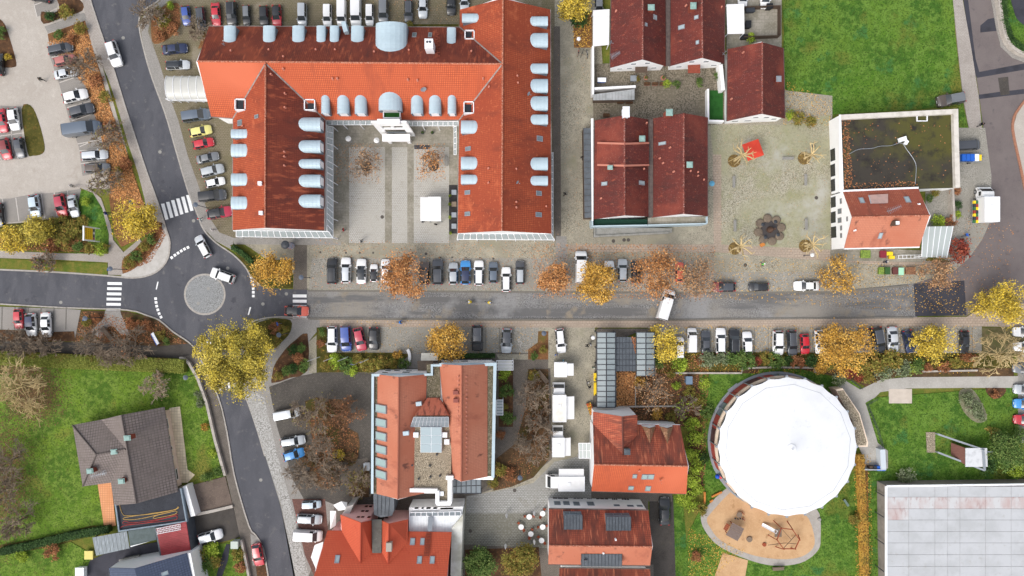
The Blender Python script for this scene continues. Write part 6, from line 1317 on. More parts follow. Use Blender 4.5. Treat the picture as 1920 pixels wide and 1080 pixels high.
car(484,1040,-80,42,'hatchback', 'red', 'red hatchback in the lay-by beside the southern road', 'single parked cars'); car(1246,958,90,52,'sedan', 'black', 'black saloon in the drive beside the zinc-dormered house', 'single parked cars'); car(395,1005,15,45,'suv', 'white', 'white car on the dark drive below the villa', 'single parked cars', 'pale silver')
car(1782,187,190,51,'suv', 'brown', 'brown tall car parked on the lawn beside the pavement', 'single parked cars', 'grey'); car(1813,273,4,48,'van', 'dark grey', 'dark grey van beside the flat-roofed white building', 'single parked cars')
row([(1123,12,U, 38,'hatchback', 'grey'),(1157,-4,U, 42,'hatchback', 'silver'),(1238,-8,U, 42,'estate', 'dark grey'),(1392,-6,U, 44,'sedan', 'white'),(1434,-4,U, 40,'hatchback', 'white')],'%s, %s from left cut by the top edge behind red-roofed houses', 'cars cut by the top edge')
# --- market trucks, stalls and trailers
def wheels(o, pts, r=.4,rz=0.0):
    for (x, y) in pts:
        c = bpy.data.objects.new('wheel', TYRE); COL.objects.link(c); c.parent = o; c.location = (x, y, r * .99); k = r / .325; c.scale = (k, 1.2,k)
        q = bpy.data.objects.new('rim', RIM); COL.objects.link(q); q.parent = c
def local(mb, name, m, parent):
    me = mbmesh(mb, name, m); o = bpy.data.objects.new(name, me); COL.objects.link(o); o.parent = parent; return o
boxm = mat('truck_box_white', (.80,.80,.79),.5,[(.8,.5,.8,(.74,.74,.72),3)])
def box_truck(x, y, ang, label, bl=4.6,bw=2.2,bh=2.9,cabl=1.9,boxc=None, awn=None, group='market vehicles', roofdirty=False, name='box_truck', counter=False):
    """origin at the middle of the whole vehicle; front +x"""
    p = W(x, y, 1.5); o = empty(name, (p.x, p.y, gz(x, y)),label, 'truck', group, R(ang)); tot = bl + cabl; xb = -tot / 2; xc = xb + bl
    X, Y, Z = (1,0,0),(0,1,0),(0,0,1)
    mb = MB(); mb.box((xb + bl / 2,0,.8 + (bh - .8) / 2),X, Y, Z, bl, bw, bh - .8); b = local(mb, 'cargo_box', boxc or boxm, o)
    mb = MB()
    for s in (-1,1): mb.box((xb + bl / 2,s * (bw / 2 - .04),bh + .02),X, Y, Z, bl, .08,.05)
    mb.box((xb + .05,0,bh + .021),X, Y, Z, .1,bw - .16,.05); mb.box((xc - .05,0,bh + .021),X, Y, Z, .1,bw - .16,.05); local(mb, 'roof_edge_trim', whitem, b)
    mb = MB(); cw = bw * .9 / 2; f = xc + cabl
    prof = [(xc + .02,.5),(f, .5),(f, .95),(f - .25,1.15),(f - .85,1.95),(f - 1.1,2.05),(xc + .02,2.05)]; k = len(prof)
    vs = [(a, -cw * (.88 if z > 1.5 else 1),z) for a, z in prof] + [(a, cw * (.88 if z > 1.5 else 1),z) for a, z in prof]
    mb.add(vs, [tuple(range(k)),tuple(range(2 * k - 1,k - 1,-1))] + [(i, i + k, (i + 1) % k + k, (i + 1) % k) for i in range(k)]); cb = local(mb, 'cab', boxm, o)
    mb = MB(); n = Vector((.8,0,.6)); c = Vector((f - .54,0,1.57)); d = Vector((-.6,0,.8)); mb.box(c, Y, d, n, cw * 1.68,.85,.03); local(mb, 'windscreen', gl_car, cb)
    for s in (-1,1):
        mb = MB(); mb.box((f - 1.2,s * cw * .95,1.5),X, Z, Y, .7,.5,.1); local(mb, 'side_window', gl_car, cb); mb = MB(); mb.box((f - .55,s * (cw + .18),1.5),X, Y, Z, .1,.25,.3); local(mb, 'mirror', blackm, cb); mb = MB(); mb.box((f - .03,s * cw * .75,.85),X, Y, Z, .1,.35,.2); local(mb, 'headlight', headm, cb)
    mb = MB(); mb.box((0,0,.55),X, Y, Z, tot - .4,.9,.3); local(mb, 'chassis', darkm, o)
    wheels(o, [(f - .75,-cw + .1),(f - .75,cw - .1),(xb + bl * .3,-bw / 2 + .15),(xb + bl * .3,bw / 2 - .15)])
    if awn:
        side, x0,x1,dep = awn; mb = MB(); s = side
        P = [Vector((xb + x0,s * bw / 2,bh - .3)),Vector((xb + x1,s * bw / 2,bh - .3)),Vector((xb + x1,s * (bw / 2 + dep),bh - .6)),Vector((xb + x0,s * (bw / 2 + dep),bh - .6))]
        if s < 0: P = P[::-1]
        mb.hexa([q - Vector((0,0,.06)) for q in P],P); aw = local(mb, 'awning_flap', canvas, o)
        for q in (P[2],P[3]) if s > 0 else (P[0],P[1]): mb = MB(); mb.bar((q.x, q.y, .1),(q.x, q.y, q.z - .05),.05); local(mb, 'awning_post', steel, aw)
        mb = MB(); mb.box((xb + (x0 + x1) / 2,s * (bw / 2 + .25),1.1),X, Y, Z, x1 - x0 - .3,.45,.12); local(mb, 'counter', wood, o)
    mb = MB(); mb.box((xb + bl * .6,0,bh + .08),X, Y, Z, .55,.55,.14); local(mb, 'roof_hatch', whitem, b)
    return o
box_truck(1048,753,90,'white market truck with grey-lit cab and awning, middle of the lane', 4.6,2.35,2.9,1.9,mat('cream_box', C(232,228,218,1),.6,[(.8,.5,.8,C(212,208,196),3)]),(-1,.4,4.3,1.4))
box_truck(1046,826,90,'short white market truck with lean-on awning in front of the mossy-roofed house', 3.3,2.1,2.7,1.8,None, (-1,.1,3.2,1.1))
box_truck(1059,903,180,'white sales truck with open oval-marked flap facing left', 4.5,2.5,2.9,2.1,None, (-1,.1,4.4,1.2))
tk = box_truck(1848,384,90,'white box truck with open crate-filled side by the brown road', 4.3,2.6,3.0,1.9,None, None, 'market vehicles')
for i in range(7):
    for j in range(2):
        mb = MB(); mb.box((-2.9 + i * .56,1.5 + j * .42,1.25),(1,0,0),(0,1,0),(0,0,1),.5,.38,.34); local(mb, 'crate', [yellowm, darkm, mat('green_crate', C(60,110,70),.6),mat('red_crate', C(150,60,50),.6)][(i * 3 + j * 2) % 4],tk)
mb = MB(); mb.box((-1.2,1.72,1.04),(1,0,0),(0,1,0),(0,0,1),4.1,.9,.06); local(mb, 'side_shelf', steel, tk)
ov = MB(); vs = [(-1.0 + .9 * math.cos(a * math.pi / 12),-1.85 + .42 * math.sin(a * math.pi / 12),2.47) for a in range(24)]
def stall(x, y, pieces, label, rz=0.0,name='market_stall', h=2.5):
    p = W(x, y, 2); o = empty(name, (p.x, p.y, gz(x, y)),label, 'stall', 'white market stalls', rz)
    for i, (cx, cy, sx, sy, hh) in enumerate(pieces):
        mb = MB(); mb.box((cx, cy, hh),(1,0,0),(0,1,0),(0,0,1),sx, sy, .1); mb.box((cx, cy, hh + .09),(1,0,0),(0,1,0),(0,0,1),sx * .96,sy * .94,.1); local(mb, 'stall_roof', canvas, o)
        for ax in (-1,1):
            for ay in (-1,1): mb = MB(); mb.bar((cx + ax * (sx / 2 - .1),cy + ay * (sy / 2 - .1),0),(cx + ax * (sx / 2 - .1),cy + ay * (sy / 2 - .1),hh),.08); local(mb, 'post', steel, o)
    cx, cy, sx, sy, hh = pieces[0]; mb = MB(); mb.box((cx, cy, 1.2),(1,0,0),(0,1,0),(0,0,1),sx * .85,sy * .8,2.2); local(mb, 'stall_body', boxm, o)
    return o
stall(808,393,[(-.95,0,1.5,4.1,2.7),(.75,0,2.2,4.2,2.85)],'white market stall trailer standing alone in the courtyard')
stall(1057,692,[(-.6,0,2.2,2.6,2.6),(1.05,0,1.2,2.1,2.45)],'white market stall at the north end of the lane')
tr = empty('crate_trailer', (W(1813,298).x, W(1813,298).y, gz(1813,298)),'small flatbed trailer carrying blue crates beside the dark van', 'trailer')
mb = MB(); mb.box((0,0,.6),(1,0,0),(0,1,0),(0,0,1),3.6,1.5,.12); mb.bar((1.8,.3,.55),(2.6,0,.5),.08); mb.bar((1.8,-.3,.55),(2.6,0,.5),.08)
for s in (-1,1): mb.box((0,s * .74,.75),(1,0,0),(0,1,0),(0,0,1),3.6,.05,.3)
local(mb, 'bed', steel, tr); wheels(tr, [(0,.8),(0,-.8)],.3)
for i in range(4): mb = MB(); mb.box((-1.4 + i * .75,0,.95),(1,0,0),(0,1,0),(0,0,1),.68,1.2,.55); local(mb, 'crate', bluem if i != 3 else whitem, tr)
mb = MB(); mb.box((1.5,0,.9),(1,0,0),(0,1,0),(0,0,1),.4,1.0,.5); local(mb, 'crate', yellowm, tr)
# ================================================================== VEGETATION
import numpy as np
def leafm(name, *cols):
    out = []
    for i, c in enumerate(cols):
        m = mat('leaf_%s_%d' % (name, i),C(*c, 1.0),.75,spec=.15)
        out.append(m)
    return out
LEAF = {  # darkest tone of the yellow-to-brown palettes stands in for inner-crown shade
 'olive_gold': leafm('olive_gold', (204,182,72),(218,198,96),(178,158,62),(146,136,58),(116,106,50)),
 'yellow': leafm('yellow', (218,188,66),(230,204,94),(198,168,58),(166,144,60),(132,116,54)),
 'gold': leafm('gold', (216,168,72),(226,184,98),(198,148,62),(164,126,60),(128,100,54)),
 'orange': leafm('orange', (204,144,88),(188,126,74),(214,162,108),(160,110,70),(122,90,62)),
 'brown_orange': leafm('brown_orange', (178,138,100),(158,116,82),(196,156,114),(116,92,70)),
 'green': leafm('green', (82,106,50),(100,124,62),(62,86,40),(118,134,72)),
 'dark_green': leafm('dark_green', (54,80,40),(68,94,48),(44,66,34)),
 'olive': leafm('olive', (124,120,54),(142,134,64),(102,98,44),(150,120,62)),
 'lime': leafm('lime', (154,174,56),(172,190,74),(128,150,46),(112,132,48)),
 'hedge_mix': leafm('hedge_mix', (176,130,58),(150,106,54),(190,150,70),(112,92,48),(128,116,52)),
 'hedge_green': leafm('hedge_green', (124,130,56),(138,142,66),(106,114,48),(118,104,54)),
 'umber': leafm('umber', (104,78,54),(84,64,46),(128,96,66),(92,84,50)),
 'red': leafm('red', (136,66,54),(116,52,44),(158,84,62)),
 'rust': leafm('rust', (158,104,70),(136,86,58),(178,124,84),(114,84,58)),
 'grey_green': leafm('grey_green', (122,132,98),(104,116,82),(140,148,116),(92,100,70)),
}
def leaf_mesh(name, P, size, mats, mi, rng, flatness=.6):
    n = len(P); a = rng.uniform(0,2 * np.pi, n); s = size * rng.uniform(.65,1.3,n)
    nz = np.ones(n); nx = rng.normal(0,flatness, n); ny = rng.normal(0,flatness, n)
    nv = np.stack([nx, ny, nz],1); nv /= np.linalg.norm(nv, axis=1)[:, None]
    t = np.stack([np.cos(a),np.sin(a),np.zeros(n)],1); t -= nv * (t * nv).sum(1)[:, None]; t /= np.linalg.norm(t, axis=1)[:, None]
    b = np.cross(nv, t); s = s[:, None]
    v = np.empty((n, 4,3)); v[:, 0] = P - t * s * .62; v[:, 1] = P - b * s * .42 - nv * s * .12; v[:, 2] = P + t * s * .62; v[:, 3] = P + b * s * .42 - nv * s * .12
    me = bpy.data.meshes.new(name); me.vertices.add(4 * n); me.vertices.foreach_set('co', v.reshape(-1)); me.loops.add(4 * n); me.loops.foreach_set('vertex_index', np.arange(4 * n, dtype=np.int32))
    me.polygons.add(n); me.polygons.foreach_set('loop_start', np.arange(0,4 * n, 4,dtype=np.int32)); me.polygons.foreach_set('loop_total', np.full(n, 4,dtype=np.int32))
    for m in mats: me.materials.append(m)
    me.polygons.foreach_set('material_index', np.asarray(mi, dtype=np.int32)); me.update(calc_edges=True); return me
def limbs(rng, R_, h0,top, spread, n_main, depth, r0,droop=0.0,wig=.18,rmin=.02,nbx=0):
    """a trunk with limbs; returns the mesh builder and the twig ends"""
    mb = MB(); tips = []
    lean = Vector((rng.normal(0,.12),rng.normal(0,.12),0)); t0 = Vector((0,0,0)); t1 = Vector((lean.x, lean.y, h0))
    mb.tube([t0,t0.lerp(t1,.15),t0.lerp(t1,.6),t1],[r0 * 1.35,r0,r0 * .85,r0 * .7],7)
    def grow(p, d, L, r, lev):
        q = p; pts = [p]; k = 3; dd = d.copy()
        for i in range(k):
            dd = (dd + Vector((rng.normal(0,wig),rng.normal(0,wig),rng.normal(0,wig * .6) - droop * .1))).normalized(); q = q + dd * (L / k); pts.append(q)
        sides = 5 if lev == 0 else (4 if lev == 1 else 3)
        r = max(r, rmin); mb.tube(pts, [r, max(r * .8,rmin),max(r * .65,rmin),max(r * .5,rmin * .7)],sides, 0,lev == 0)
        tips.append((pts[-1],lev)); tips.append((pts[-2],lev))
        if lev < depth:
            nb = (3 if lev == 0 else int(rng.integers(2,5))) + nbx
            for j in range(nb):
                f = rng.uniform(.35,1.0); b0 = pts[min(int(f * k),k - 1)].lerp(pts[min(int(f * k) + 1,k)],f * k % 1)
                ang = rng.uniform(.45,1.0); ax = Vector(rng.normal(0,1,3)).normalized(); nd_ = (dd * math.cos(ang) + dd.cross(ax).normalized() * math.sin(ang)).normalized()
                grow(b0,nd_, L * rng.uniform(.5,.75),r * .5,lev + 1)
    for i in range(n_main):
        a = 2 * math.pi * (i + rng.uniform(-.3,.3)) / n_main; el = rng.uniform(.15,.9) if i % 3 else rng.uniform(.9,1.35)
        d = Vector((math.cos(a) * math.cos(el),math.sin(a) * math.cos(el),math.sin(el) * top)).normalized()
        grow(t1 - Vector((0,0,rng.uniform(0,h0 * .25))),d, R_ * spread * rng.uniform(.7,1.0),r0 * .45,0)
    return mb, tips
def tree(x, y, rpx, pal, label, dens=1.0,hc=None, name='street_tree', group='street trees', barkmat=None, lsize=.22,seed=None, depth=2,clump=.46,shape=None):
    rng = np.random.default_rng(seed if seed is not None else int(x * 7 + y * 13)); hc = hc or 2.2 + rpx / S * .8; rpx *= 1.07; dens *= 1.45
    R_ = px2m(rpx, hc); p = W(x, y, hc); z = gz(x, y); o = empty(name, (p.x, p.y, z),label, 'tree', group)
    mb, tips = limbs(rng, R_, hc * .55,.9,.62,8,depth, .08 + R_ * .028,rmin=.035 if depth > 2 else .02)
    me = mesh_from('trunk', mb.v, mb.f, barkmat or bark, False); t = bpy.data.objects.new('trunk', me); COL.objects.link(t); t.parent = o
    T = np.array([tuple(q[0]) for q in tips]); rad = np.hypot(T[:, 0],T[:, 1]); T = T * np.where(rad > R_ * .92,R_ * .92 / np.maximum(rad, .01),1)[:, None] * np.array([1,1,0]) + T * np.array([0,0,1])
    n = int(175 * dens * R_ ** 2 * .55 * (.34 / lsize) ** 2) + 40
    # extra clump centres on an uneven dome so that the crown keeps its outline
    m = int(26 * max(.5,R_ / 3) ** 1.5); a = rng.uniform(0,2 * np.pi, m); rr = np.sqrt(rng.uniform(0,1,m)) * R_ * (.86 + .10 * np.sin(3 * a + rng.uniform(0,6)) + .06 * np.sin(7 * a))
    D = np.stack([rr * np.cos(a),rr * np.sin(a),hc + R_ * .55 * np.sqrt(np.maximum(0,1 - (rr / R_) ** 2)) * rng.uniform(.4,1,m)],1)
    Cc = np.concatenate([T, D]); w = rng.uniform(.25,1.0,len(Cc)); w /= w.sum(); ci = rng.choice(len(Cc),n, p=w)
    P = Cc[ci] + rng.normal(0,1,(n, 3)) * np.array([clump, clump, clump * .6]) * (R_ / 4) ** .5
    rad = np.hypot(P[:, 0],P[:, 1]); keep = rad < R_ * 1.04; P, ci = P[keep],ci[keep]
    mats = LEAF[pal]; cm = rng.integers(0,len(mats),len(Cc)); mi = np.where(rng.uniform(0,1,len(P)) < .55,cm[ci],rng.integers(0,len(mats),len(P)))
    me = leaf_mesh('crown', P, lsize, mats, mi, rng); c = bpy.data.objects.new('crown', me); COL.objects.link(c); c.parent = o
    return o
def bare_tree(x, y, rpx, label, barkmat=None, n_main=9,depth=3,hc=None, name='bare_tree', group='bare trees', r0=None, seed=None, leaves=None, spread=.78):
    rng = np.random.default_rng(seed if seed is not None else int(x * 5 + y * 17)); hc = hc or 1.6 + rpx / S * .7; R_ = px2m(rpx, hc); p = W(x, y, hc); o = empty(name, (p.x, p.y, gz(x, y)),label, 'tree', group)
    mb, tips = limbs(rng, R_, hc * .5,.8,spread, n_main, depth, r0 or (.07 + R_ * .024),0,.22,.042,1)
    me = mesh_from('trunk', mb.v, mb.f, barkmat or bark, False); t = bpy.data.objects.new('trunk', me); COL.objects.link(t); t.parent = o
    if leaves:
        pal, n = leaves; T = np.array([tuple(q[0]) for q in tips]); ci = rng.integers(0,len(T),n); P = T[ci] + rng.normal(0,.3,(n, 3)); c = bpy.data.objects.new('crown', leaf_mesh('crown', P, .22,LEAF[pal],rng.integers(0,len(LEAF[pal]),n),rng)); COL.objects.link(c); c.parent = o
    return o
SHR = {}
def shrub_mesh(pal, var):
    k = (pal, var)
    if k in SHR: return SHR[k]
    rng = np.random.default_rng(hash(pal) % 1000 + var if False else sum(map(ord, pal)) + var * 31); n = 620
    m = 22; a = rng.uniform(0,2 * np.pi, m); rr = np.sqrt(rng.uniform(0,1,m)) * .8; cz = .25 + .55 * np.sqrt(1 - rr ** 2) * rng.uniform(.6,1.1,m)
    Cc = np.stack([rr * np.cos(a) * rng.uniform(.8,1.15),rr * np.sin(a),cz],1); ci = rng.integers(0,m, n); P = Cc[ci] + rng.normal(0,1,(n, 3)) * np.array([.17,.17,.12])
    P[:, 2] = np.maximum(P[:, 2],.04); mats = LEAF[pal]; cm = rng.integers(0,len(mats),m); mi = np.where(rng.uniform(0,1,n) < .6,cm[ci],rng.integers(0,len(mats),n))
    me = leaf_mesh('foliage', P, .15,mats, mi, rng, .7); mb = MB()
    for j in range(7):
        q = Cc[j]; mb.tube([(0,0,0),(q[0] * .5,q[1] * .5,q[2] * .6),tuple(q)],[.03,.02,.01],3)
    SHR[k] = (me, mesh_from('stem', mb.v, mb.f, bark_d, False)); return SHR[k]
def shrub(x, y, rpx, pal, label, group='shrubs', h=None, ry=None, rot=0.0,name='shrub', cat='shrub', i=[0]):
    i[0] += 1; R_ = px2m(rpx); hh = h or min(2.2,.5 + R_ * .75); p = W(x, y, hh * .6); o = empty(name, (p.x, p.y, gz(x, y)),label, cat, group, rot or i[0] * 1.3 if ry is None else rot)
    f, s = shrub_mesh(pal, i[0] % 3); sc = (R_, px2m(ry) if ry else R_, hh)
    for nm, me in (('foliage', f),('stem', s)): c = bpy.data.objects.new(nm, me); COL.objects.link(c); c.parent = o; c.scale = sc
    return o
def srow(items, tmpl, group):
    cn = {}
    for it in items:
        cn[it[3]] = cn.get(it[3],0) + 1
    for k, it in enumerate(items):
        shrub(*it[:3],it[3],tmpl % (it[3].replace('_', '-'),ORD[k]),group)
def hedge(pts, wpx, h, pal, label, dens=90,name='hedge', lsize=.2):
    """clipped hedge along image points"""
    rng = np.random.default_rng(int(pts[0][0] + pts[0][1])); P = [W(x, y, h * .8) for x, y in pts]; w = px2m(wpx); out = []
    o = empty(name, (P[0].x, P[0].y, gz(*pts[0])),label, 'hedge'); base = P[0]; core = MB()
    for a, b_ in zip(P, P[1:]):
        L = (b_ - a).length; n = int(L * w * dens); d = (b_ - a) / L; s = Vector((-d.y, d.x, 0)); u = rng.uniform(0,L, n); v = rng.uniform(-w / 2,w / 2,n) + rng.normal(0,.08,n)
        zz = h * (1 - .12 * (np.abs(v) / (w / 2)) ** 3) + rng.normal(0,.08,n); low = rng.uniform(0,1,n) < .3; zz = np.where(low, rng.uniform(.1,h, n),zz); v = np.where(low, np.sign(v) * w / 2,v)
        out.append(np.stack([a.x + d.x * u + s.x * v - base.x, a.y + d.y * u + s.y * v - base.y, zz],1))
        core.box(((a + b_) / 2 - base) * Vector((1,1,0)) + Vector((0,0,h * .45)),d, s, (0,0,1),L, w * .86,h * .86)
    Q = np.concatenate(out); mats = LEAF[pal]; ph = np.sin(Q[:, 0] * 1.1) + np.sin(Q[:, 1] * 1.7 + 1) + rng.normal(0,.8,len(Q)); mi = np.clip(((ph + 2.5) / 5 * len(mats)).astype(int),0,len(mats) - 1)
    c = bpy.data.objects.new('foliage', leaf_mesh('foliage', Q, lsize, mats, mi, rng, .7)); COL.objects.link(c); c.parent = o
    k = local(core, 'twig_core', mats[2 if len(mats) > 2 else 0],o); return o
def scatter(poly, n, pal, size=.16,name='fallen_leaves', label=None, zadd=.02,seed=1):
    rng = np.random.default_rng(seed); xs = [p[0] for p in poly]; ys = [p[1] for p in poly]; out = []
    x0,x1,y0,y1 = min(xs),max(xs),min(ys),max(ys); tries = 0
    while len(out) < n and tries < n * 12:
        tries += 1; x, y = rng.uniform(x0,x1),rng.uniform(y0,y1)
        if inside(x, y, poly): out.append((x, y))
    k = 1 / S; P = np.array([((x - 960) * k, -(y - 540) * k, gz(x, y) + zadd + rng.uniform(0,.03)) for x, y in out])
    mats = LEAF[pal]; me = leaf_mesh(name, P, size, mats, rng.integers(0,len(mats),len(P)),rng, .25); o = bpy.data.objects.new(name, me); COL.objects.link(o); tag(o, label or 'fallen autumn leaves lying on the ground', 'leaves', None, 'stuff'); return o
# --- leafy trees
tree(443,673,74,'olive_gold', 'largest yellow-olive tree, over the southern mouth of the roundabout', 2.1,7.5,clump=.36)
tree(252,412,41,'yellow', 'yellow tree beside the zebra crossing north-west of the roundabout', 1.0,5); tree(66,434,31,'olive_gold', 'olive-yellow round tree beside the yellow sign bed', 1.3,3.2); tree(20,448,27,'yellow', 'yellow tree at the left edge of the sign bed', 1.2,3)
tree(510,511,40,'gold', 'golden tree in the square corner bed east of the roundabout', 1.0,4.2); tree(758,518,48,'orange', 'orange tree between parked cars below the courtyard', .75,5.5); tree(838,640,40,'gold', 'golden tree in front of the town hall entrance', .8,4.8)
tree(1040,525,34,'orange', 'small orange tree left of the golden one by the white van', .9,4.6); tree(1114,526,44,'gold', 'golden tree over the white van south of the red-roofed pair', 1.1,5.4); tree(1234,512,55,'orange', 'wide thin orange tree with visible branches above the crossing van', .38,6,depth=3); tree(1312,524,42,'brown_orange', 'thin brown-orange tree above the dark red parked car', .24,5,depth=3)
tree(1252,645,36,'yellow', 'yellow tree beside the right glass pergola wing', .7,5); tree(1580,650,52,'gold', 'wide golden-orange tree north of the round tent', 1.1,6); tree(1757,645,37,'yellow', 'bright yellow tree between the dark blue and black cars', 1.3,5); tree(1886,575,47,'yellow', 'yellow tree at the right end of the street', 1.1,6)
tree(1586,515,37,'gold', 'sparse golden tree in front of the white corner house', .42,4.6,depth=3); tree(1763,512,34,'brown_orange', 'sparse brown tree beside the corrugated carport', .4,4.6,depth=3); tree(678,302,33,'brown_orange', 'thin orange-brown tree in the left half of the courtyard', .11,4.6,depth=3); tree(806,300,28,'orange', 'thin orange tree in the right half of the courtyard', .17,4.6,depth=3)
tree(1080,6,32,'yellow', 'yellow tree cut by the top edge beside the lane', 1.2,4.5); tree(900,1056,32,'green', 'left green tree below the lane terrace', 1.6,3.2); tree(972,1052,36,'olive', 'right olive-green tree below the lane terrace', 1.6,3.4); tree(1226,735,46,'brown_orange', 'nearly bare tree in the leaf garden behind the pergola', .07,4.4,depth=3,barkmat=bark); tree(1886,845,38,'green', 'green bushy tree at the right edge beside the wooden ramp', 1.4,3)
tree(1060,60,1,'green', 'x', .1) if False else None
# --- bare trees
for (x, y, r, lab, bm, lv) in (
 (270,22,30,'bare tree at the mouth of the top car park entrance', bark, None),(366,52,24,'bare thin tree beside the north-west corner of the courtyard building', bark, None),(190,336,30,'bare grey-green bush tree at the south end of the leaf bed', bark, ('olive', 120)),(150,118,34,'bare tree over the faded red car', bark, None),(196,255,30,'bare tree over the blue-grey van', bark, ('olive', 80)),
 (18,728,58,'large pale bare tree at the left end of the villa lawn', bark_p, None),(285,720,26,'small pale bare bush on the villa lawn', mat('bark_silver', C(168,152,130),.95),('brown_orange', 60)),(2,868,42,'dark bare tree cut by the left edge beside the villa lawn', bark, None),(18,985,38,'bare tree above the southern hedge at the left edge', bark, None),
 (80,650,26,'bare tree behind the white saloon by the footpath', bark, None),(12,640,28,'bare tree at the left end of the footpath row', bark, None),(165,650,30,'bare tree between path fork and footpath', bark, None),(238,655,40,'widest bare tree of the footpath row', bark, ('rust', 50)),(75,492,22,'low bare tree on the grass strip beside the western road', bark, ('rust', 90)),
 (582,778,42,'bare tree over the pale van in the dark yard', bark, ('olive', 120)),(606,850,38,'bare tree right of the blue car in the dark yard', bark, ('rust', 80)),(645,775,30,'brown bare tree beside the town hall west side', mat('bark_brown', C(132,100,76),.95),('rust', 140)),(566,895,32,'bare tree at the south end of the dark yard', bark, None),(668,908,30,'grey bare tree beside the town hall passage', bark, ('olive', 120)),
 (1004,742,34,'bare tree left of the middle market truck', bark, None),(1000,826,40,'bare tree in the leaf bed by the short market truck', bark, None),(1890,668,46,'bare tree in the mossy yard at the right edge', bark_p, None),(1290,770,24,'bare bush behind the leaf garden', bark, ('lime', 120)),(-8,925,36,'bare tree between the two dark ones at the left edge', bark, None),(40,650,24,'bare tree behind the convertible-roofed white car', bark, None),(205,660,28,'bare tree left of the widest one in the footpath row', bark, None),(620,900,30,'bare tree above the scarlet roof awnings', bark, ('rust', 90)),(1010,790,22,'thin bare tree between the two lane bed trees', bark, None)):
    if r > 2: bare_tree(x, y, r, lab, bm, leaves=lv)
# --- pollarded trees on the square with round pits
for (px_, py_, tx, ty, lab) in ((1376,302,1394,289,'north-west pollarded tree on the square beside the red parasol'),(1507,297,1525,288,'north-east pollarded tree on the square'),(1377,466,1391,461,'south-west pollarded tree on the square'),(1509,461,1527,459,'south-east pollarded tree on the square')):
    rng = np.random.default_rng(px_ + py_); p = W(px_, py_); o = empty('pollarded_tree', (p.x, p.y, gz(px_, py_)),lab, 'tree', 'pollarded trees on the square'); hc = 5.0
    q = W(tx, ty, hc) - Vector((p.x, p.y, 0)); mb = MB(); pts = [Vector((0,0,0)),Vector((q.x * .1,q.y * .1,1.5)),Vector((q.x * .8,q.y * .8,3.6)),Vector((q.x, q.y, 4.2))]; mb.tube(pts, [.2,.16,.14,.13],7)
    for i in range(9):
        a = 2 * math.pi * i / 9 + rng.uniform(-.3,.3); L = rng.uniform(1.0,2.2); e_ = pts[-1] + Vector((math.cos(a) * L, math.sin(a) * L, rng.uniform(.2,1.2))); m_ = pts[-1].lerp(e_, .5) + Vector((rng.normal(0,.12),rng.normal(0,.12),.1)); mb.tube([pts[-1],m_, e_],[.14,.12,.10],5)
        for j in range(4): b = e_ + Vector((rng.normal(0,.4),rng.normal(0,.4),rng.uniform(0,.5))); mb.tube([e_, b],[.07,.04],3)
    local(mb, 'trunk', bark_p, o); mb = MB(); mb.lathe((0,0,0),[(1.12,.0),(1.12,.05),(1.0,.06)],24); local(mb, 'tree_pit', mat('pit_leaf_soil', C(112,92,58),1,[(3,.45,.65,C(150,124,66),4),(6,.5,.7,C(80,66,44),4)],(12,.6,.05)),o)
for (x, y, lab) in ((687,312,'left'),(813,311,'right')):
    mb = MB(); p = W(x, y);
    for i in range(9): a = 2 * math.pi * i / 9; mb.bar(p + Vector((math.cos(a) * .9,math.sin(a) * .9,gz(x, y))),p + Vector((math.cos(a) * .75,math.sin(a) * .75,1.0)),.06)
    mb.lathe(p + Vector((0,0,gz(x, y))),[(.95,0),(.95,.06),(.8,.07)],20); tag(mb.build('tree_guard', wood_d),'%s round tree guard on the courtyard setts' % lab, 'guard')
# --- shrubs by bed
srow([(94,31,11,'dark_green'),(124,22,15,'olive'),(110,65,10,'green'),(150,52,14,'olive'),(135,75,10,'rust'),(178,152,15,'rust'),(200,182,14,'olive'),(205,237,12,'rust'),(236,305,14,'rust'),(224,318,8,'olive')],'%s shrub, %s from the top in the long western leaf bed', 'shrubs in the leaf bed')
srow([(3,62,12,'green'),(16,108,7,'yellow'),(160,377,9,'lime')],'%s shrub, %s from the top among the western car park islands', 'shrubs in the car park islands')
srow([(110,418,16,'olive'),(135,430,18,'olive'),(120,452,18,'olive'),(95,460,14,'rust'),(155,415,12,'olive'),(146,464,12,'green'),(168,466,11,'olive'),(188,467,13,'lime'),(200,462,7,'olive')],'%s shrub, %s from left around the yellow sign', 'shrubs around the yellow sign')
srow([(241,493,12,'olive'),(255,480,12,'green'),(270,465,12,'olive'),(284,448,11,'green'),(297,430,8,'rust')],'%s shrub, %s from left in the curved corner bed', 'shrubs in the curved corner bed')
hedge([(436,462),(455,476),(474,492)],9,1.1,'dark_green', 'dark clipped hedge on the diagonal corner north-east of the roundabout')
srow([(297,20,10,'olive'),(322,10,9,'lime'),(308,42,14,'olive'),(325,55,12,'rust'),(300,68,10,'rust')],'%s shrub, %s from the top in the bed by the car park entrance', 'shrubs by the top entrance')
srow([(162,604,10,'olive'),(180,596,9,'rust'),(250,605,13,'rust'),(275,612,12,'rust'),(300,628,12,'olive'),(312,640,8,'green')],'%s shrub, %s from left in the beds south of the western road', 'shrubs south of the western road')
srow([(492,625,13,'olive'),(515,615,12,'rust'),(532,618,11,'olive'),(515,640,13,'olive'),(538,695,12,'green'),(548,655,11,'dark_green'),(558,672,12,'rust'),(566,652,10,'green'),(570,685,13,'green'),(550,690,12,'dark_green'),(522,706,10,'olive')],'%s shrub, %s in the crescent beds east of the big yellow tree', 'shrubs in the crescent beds')
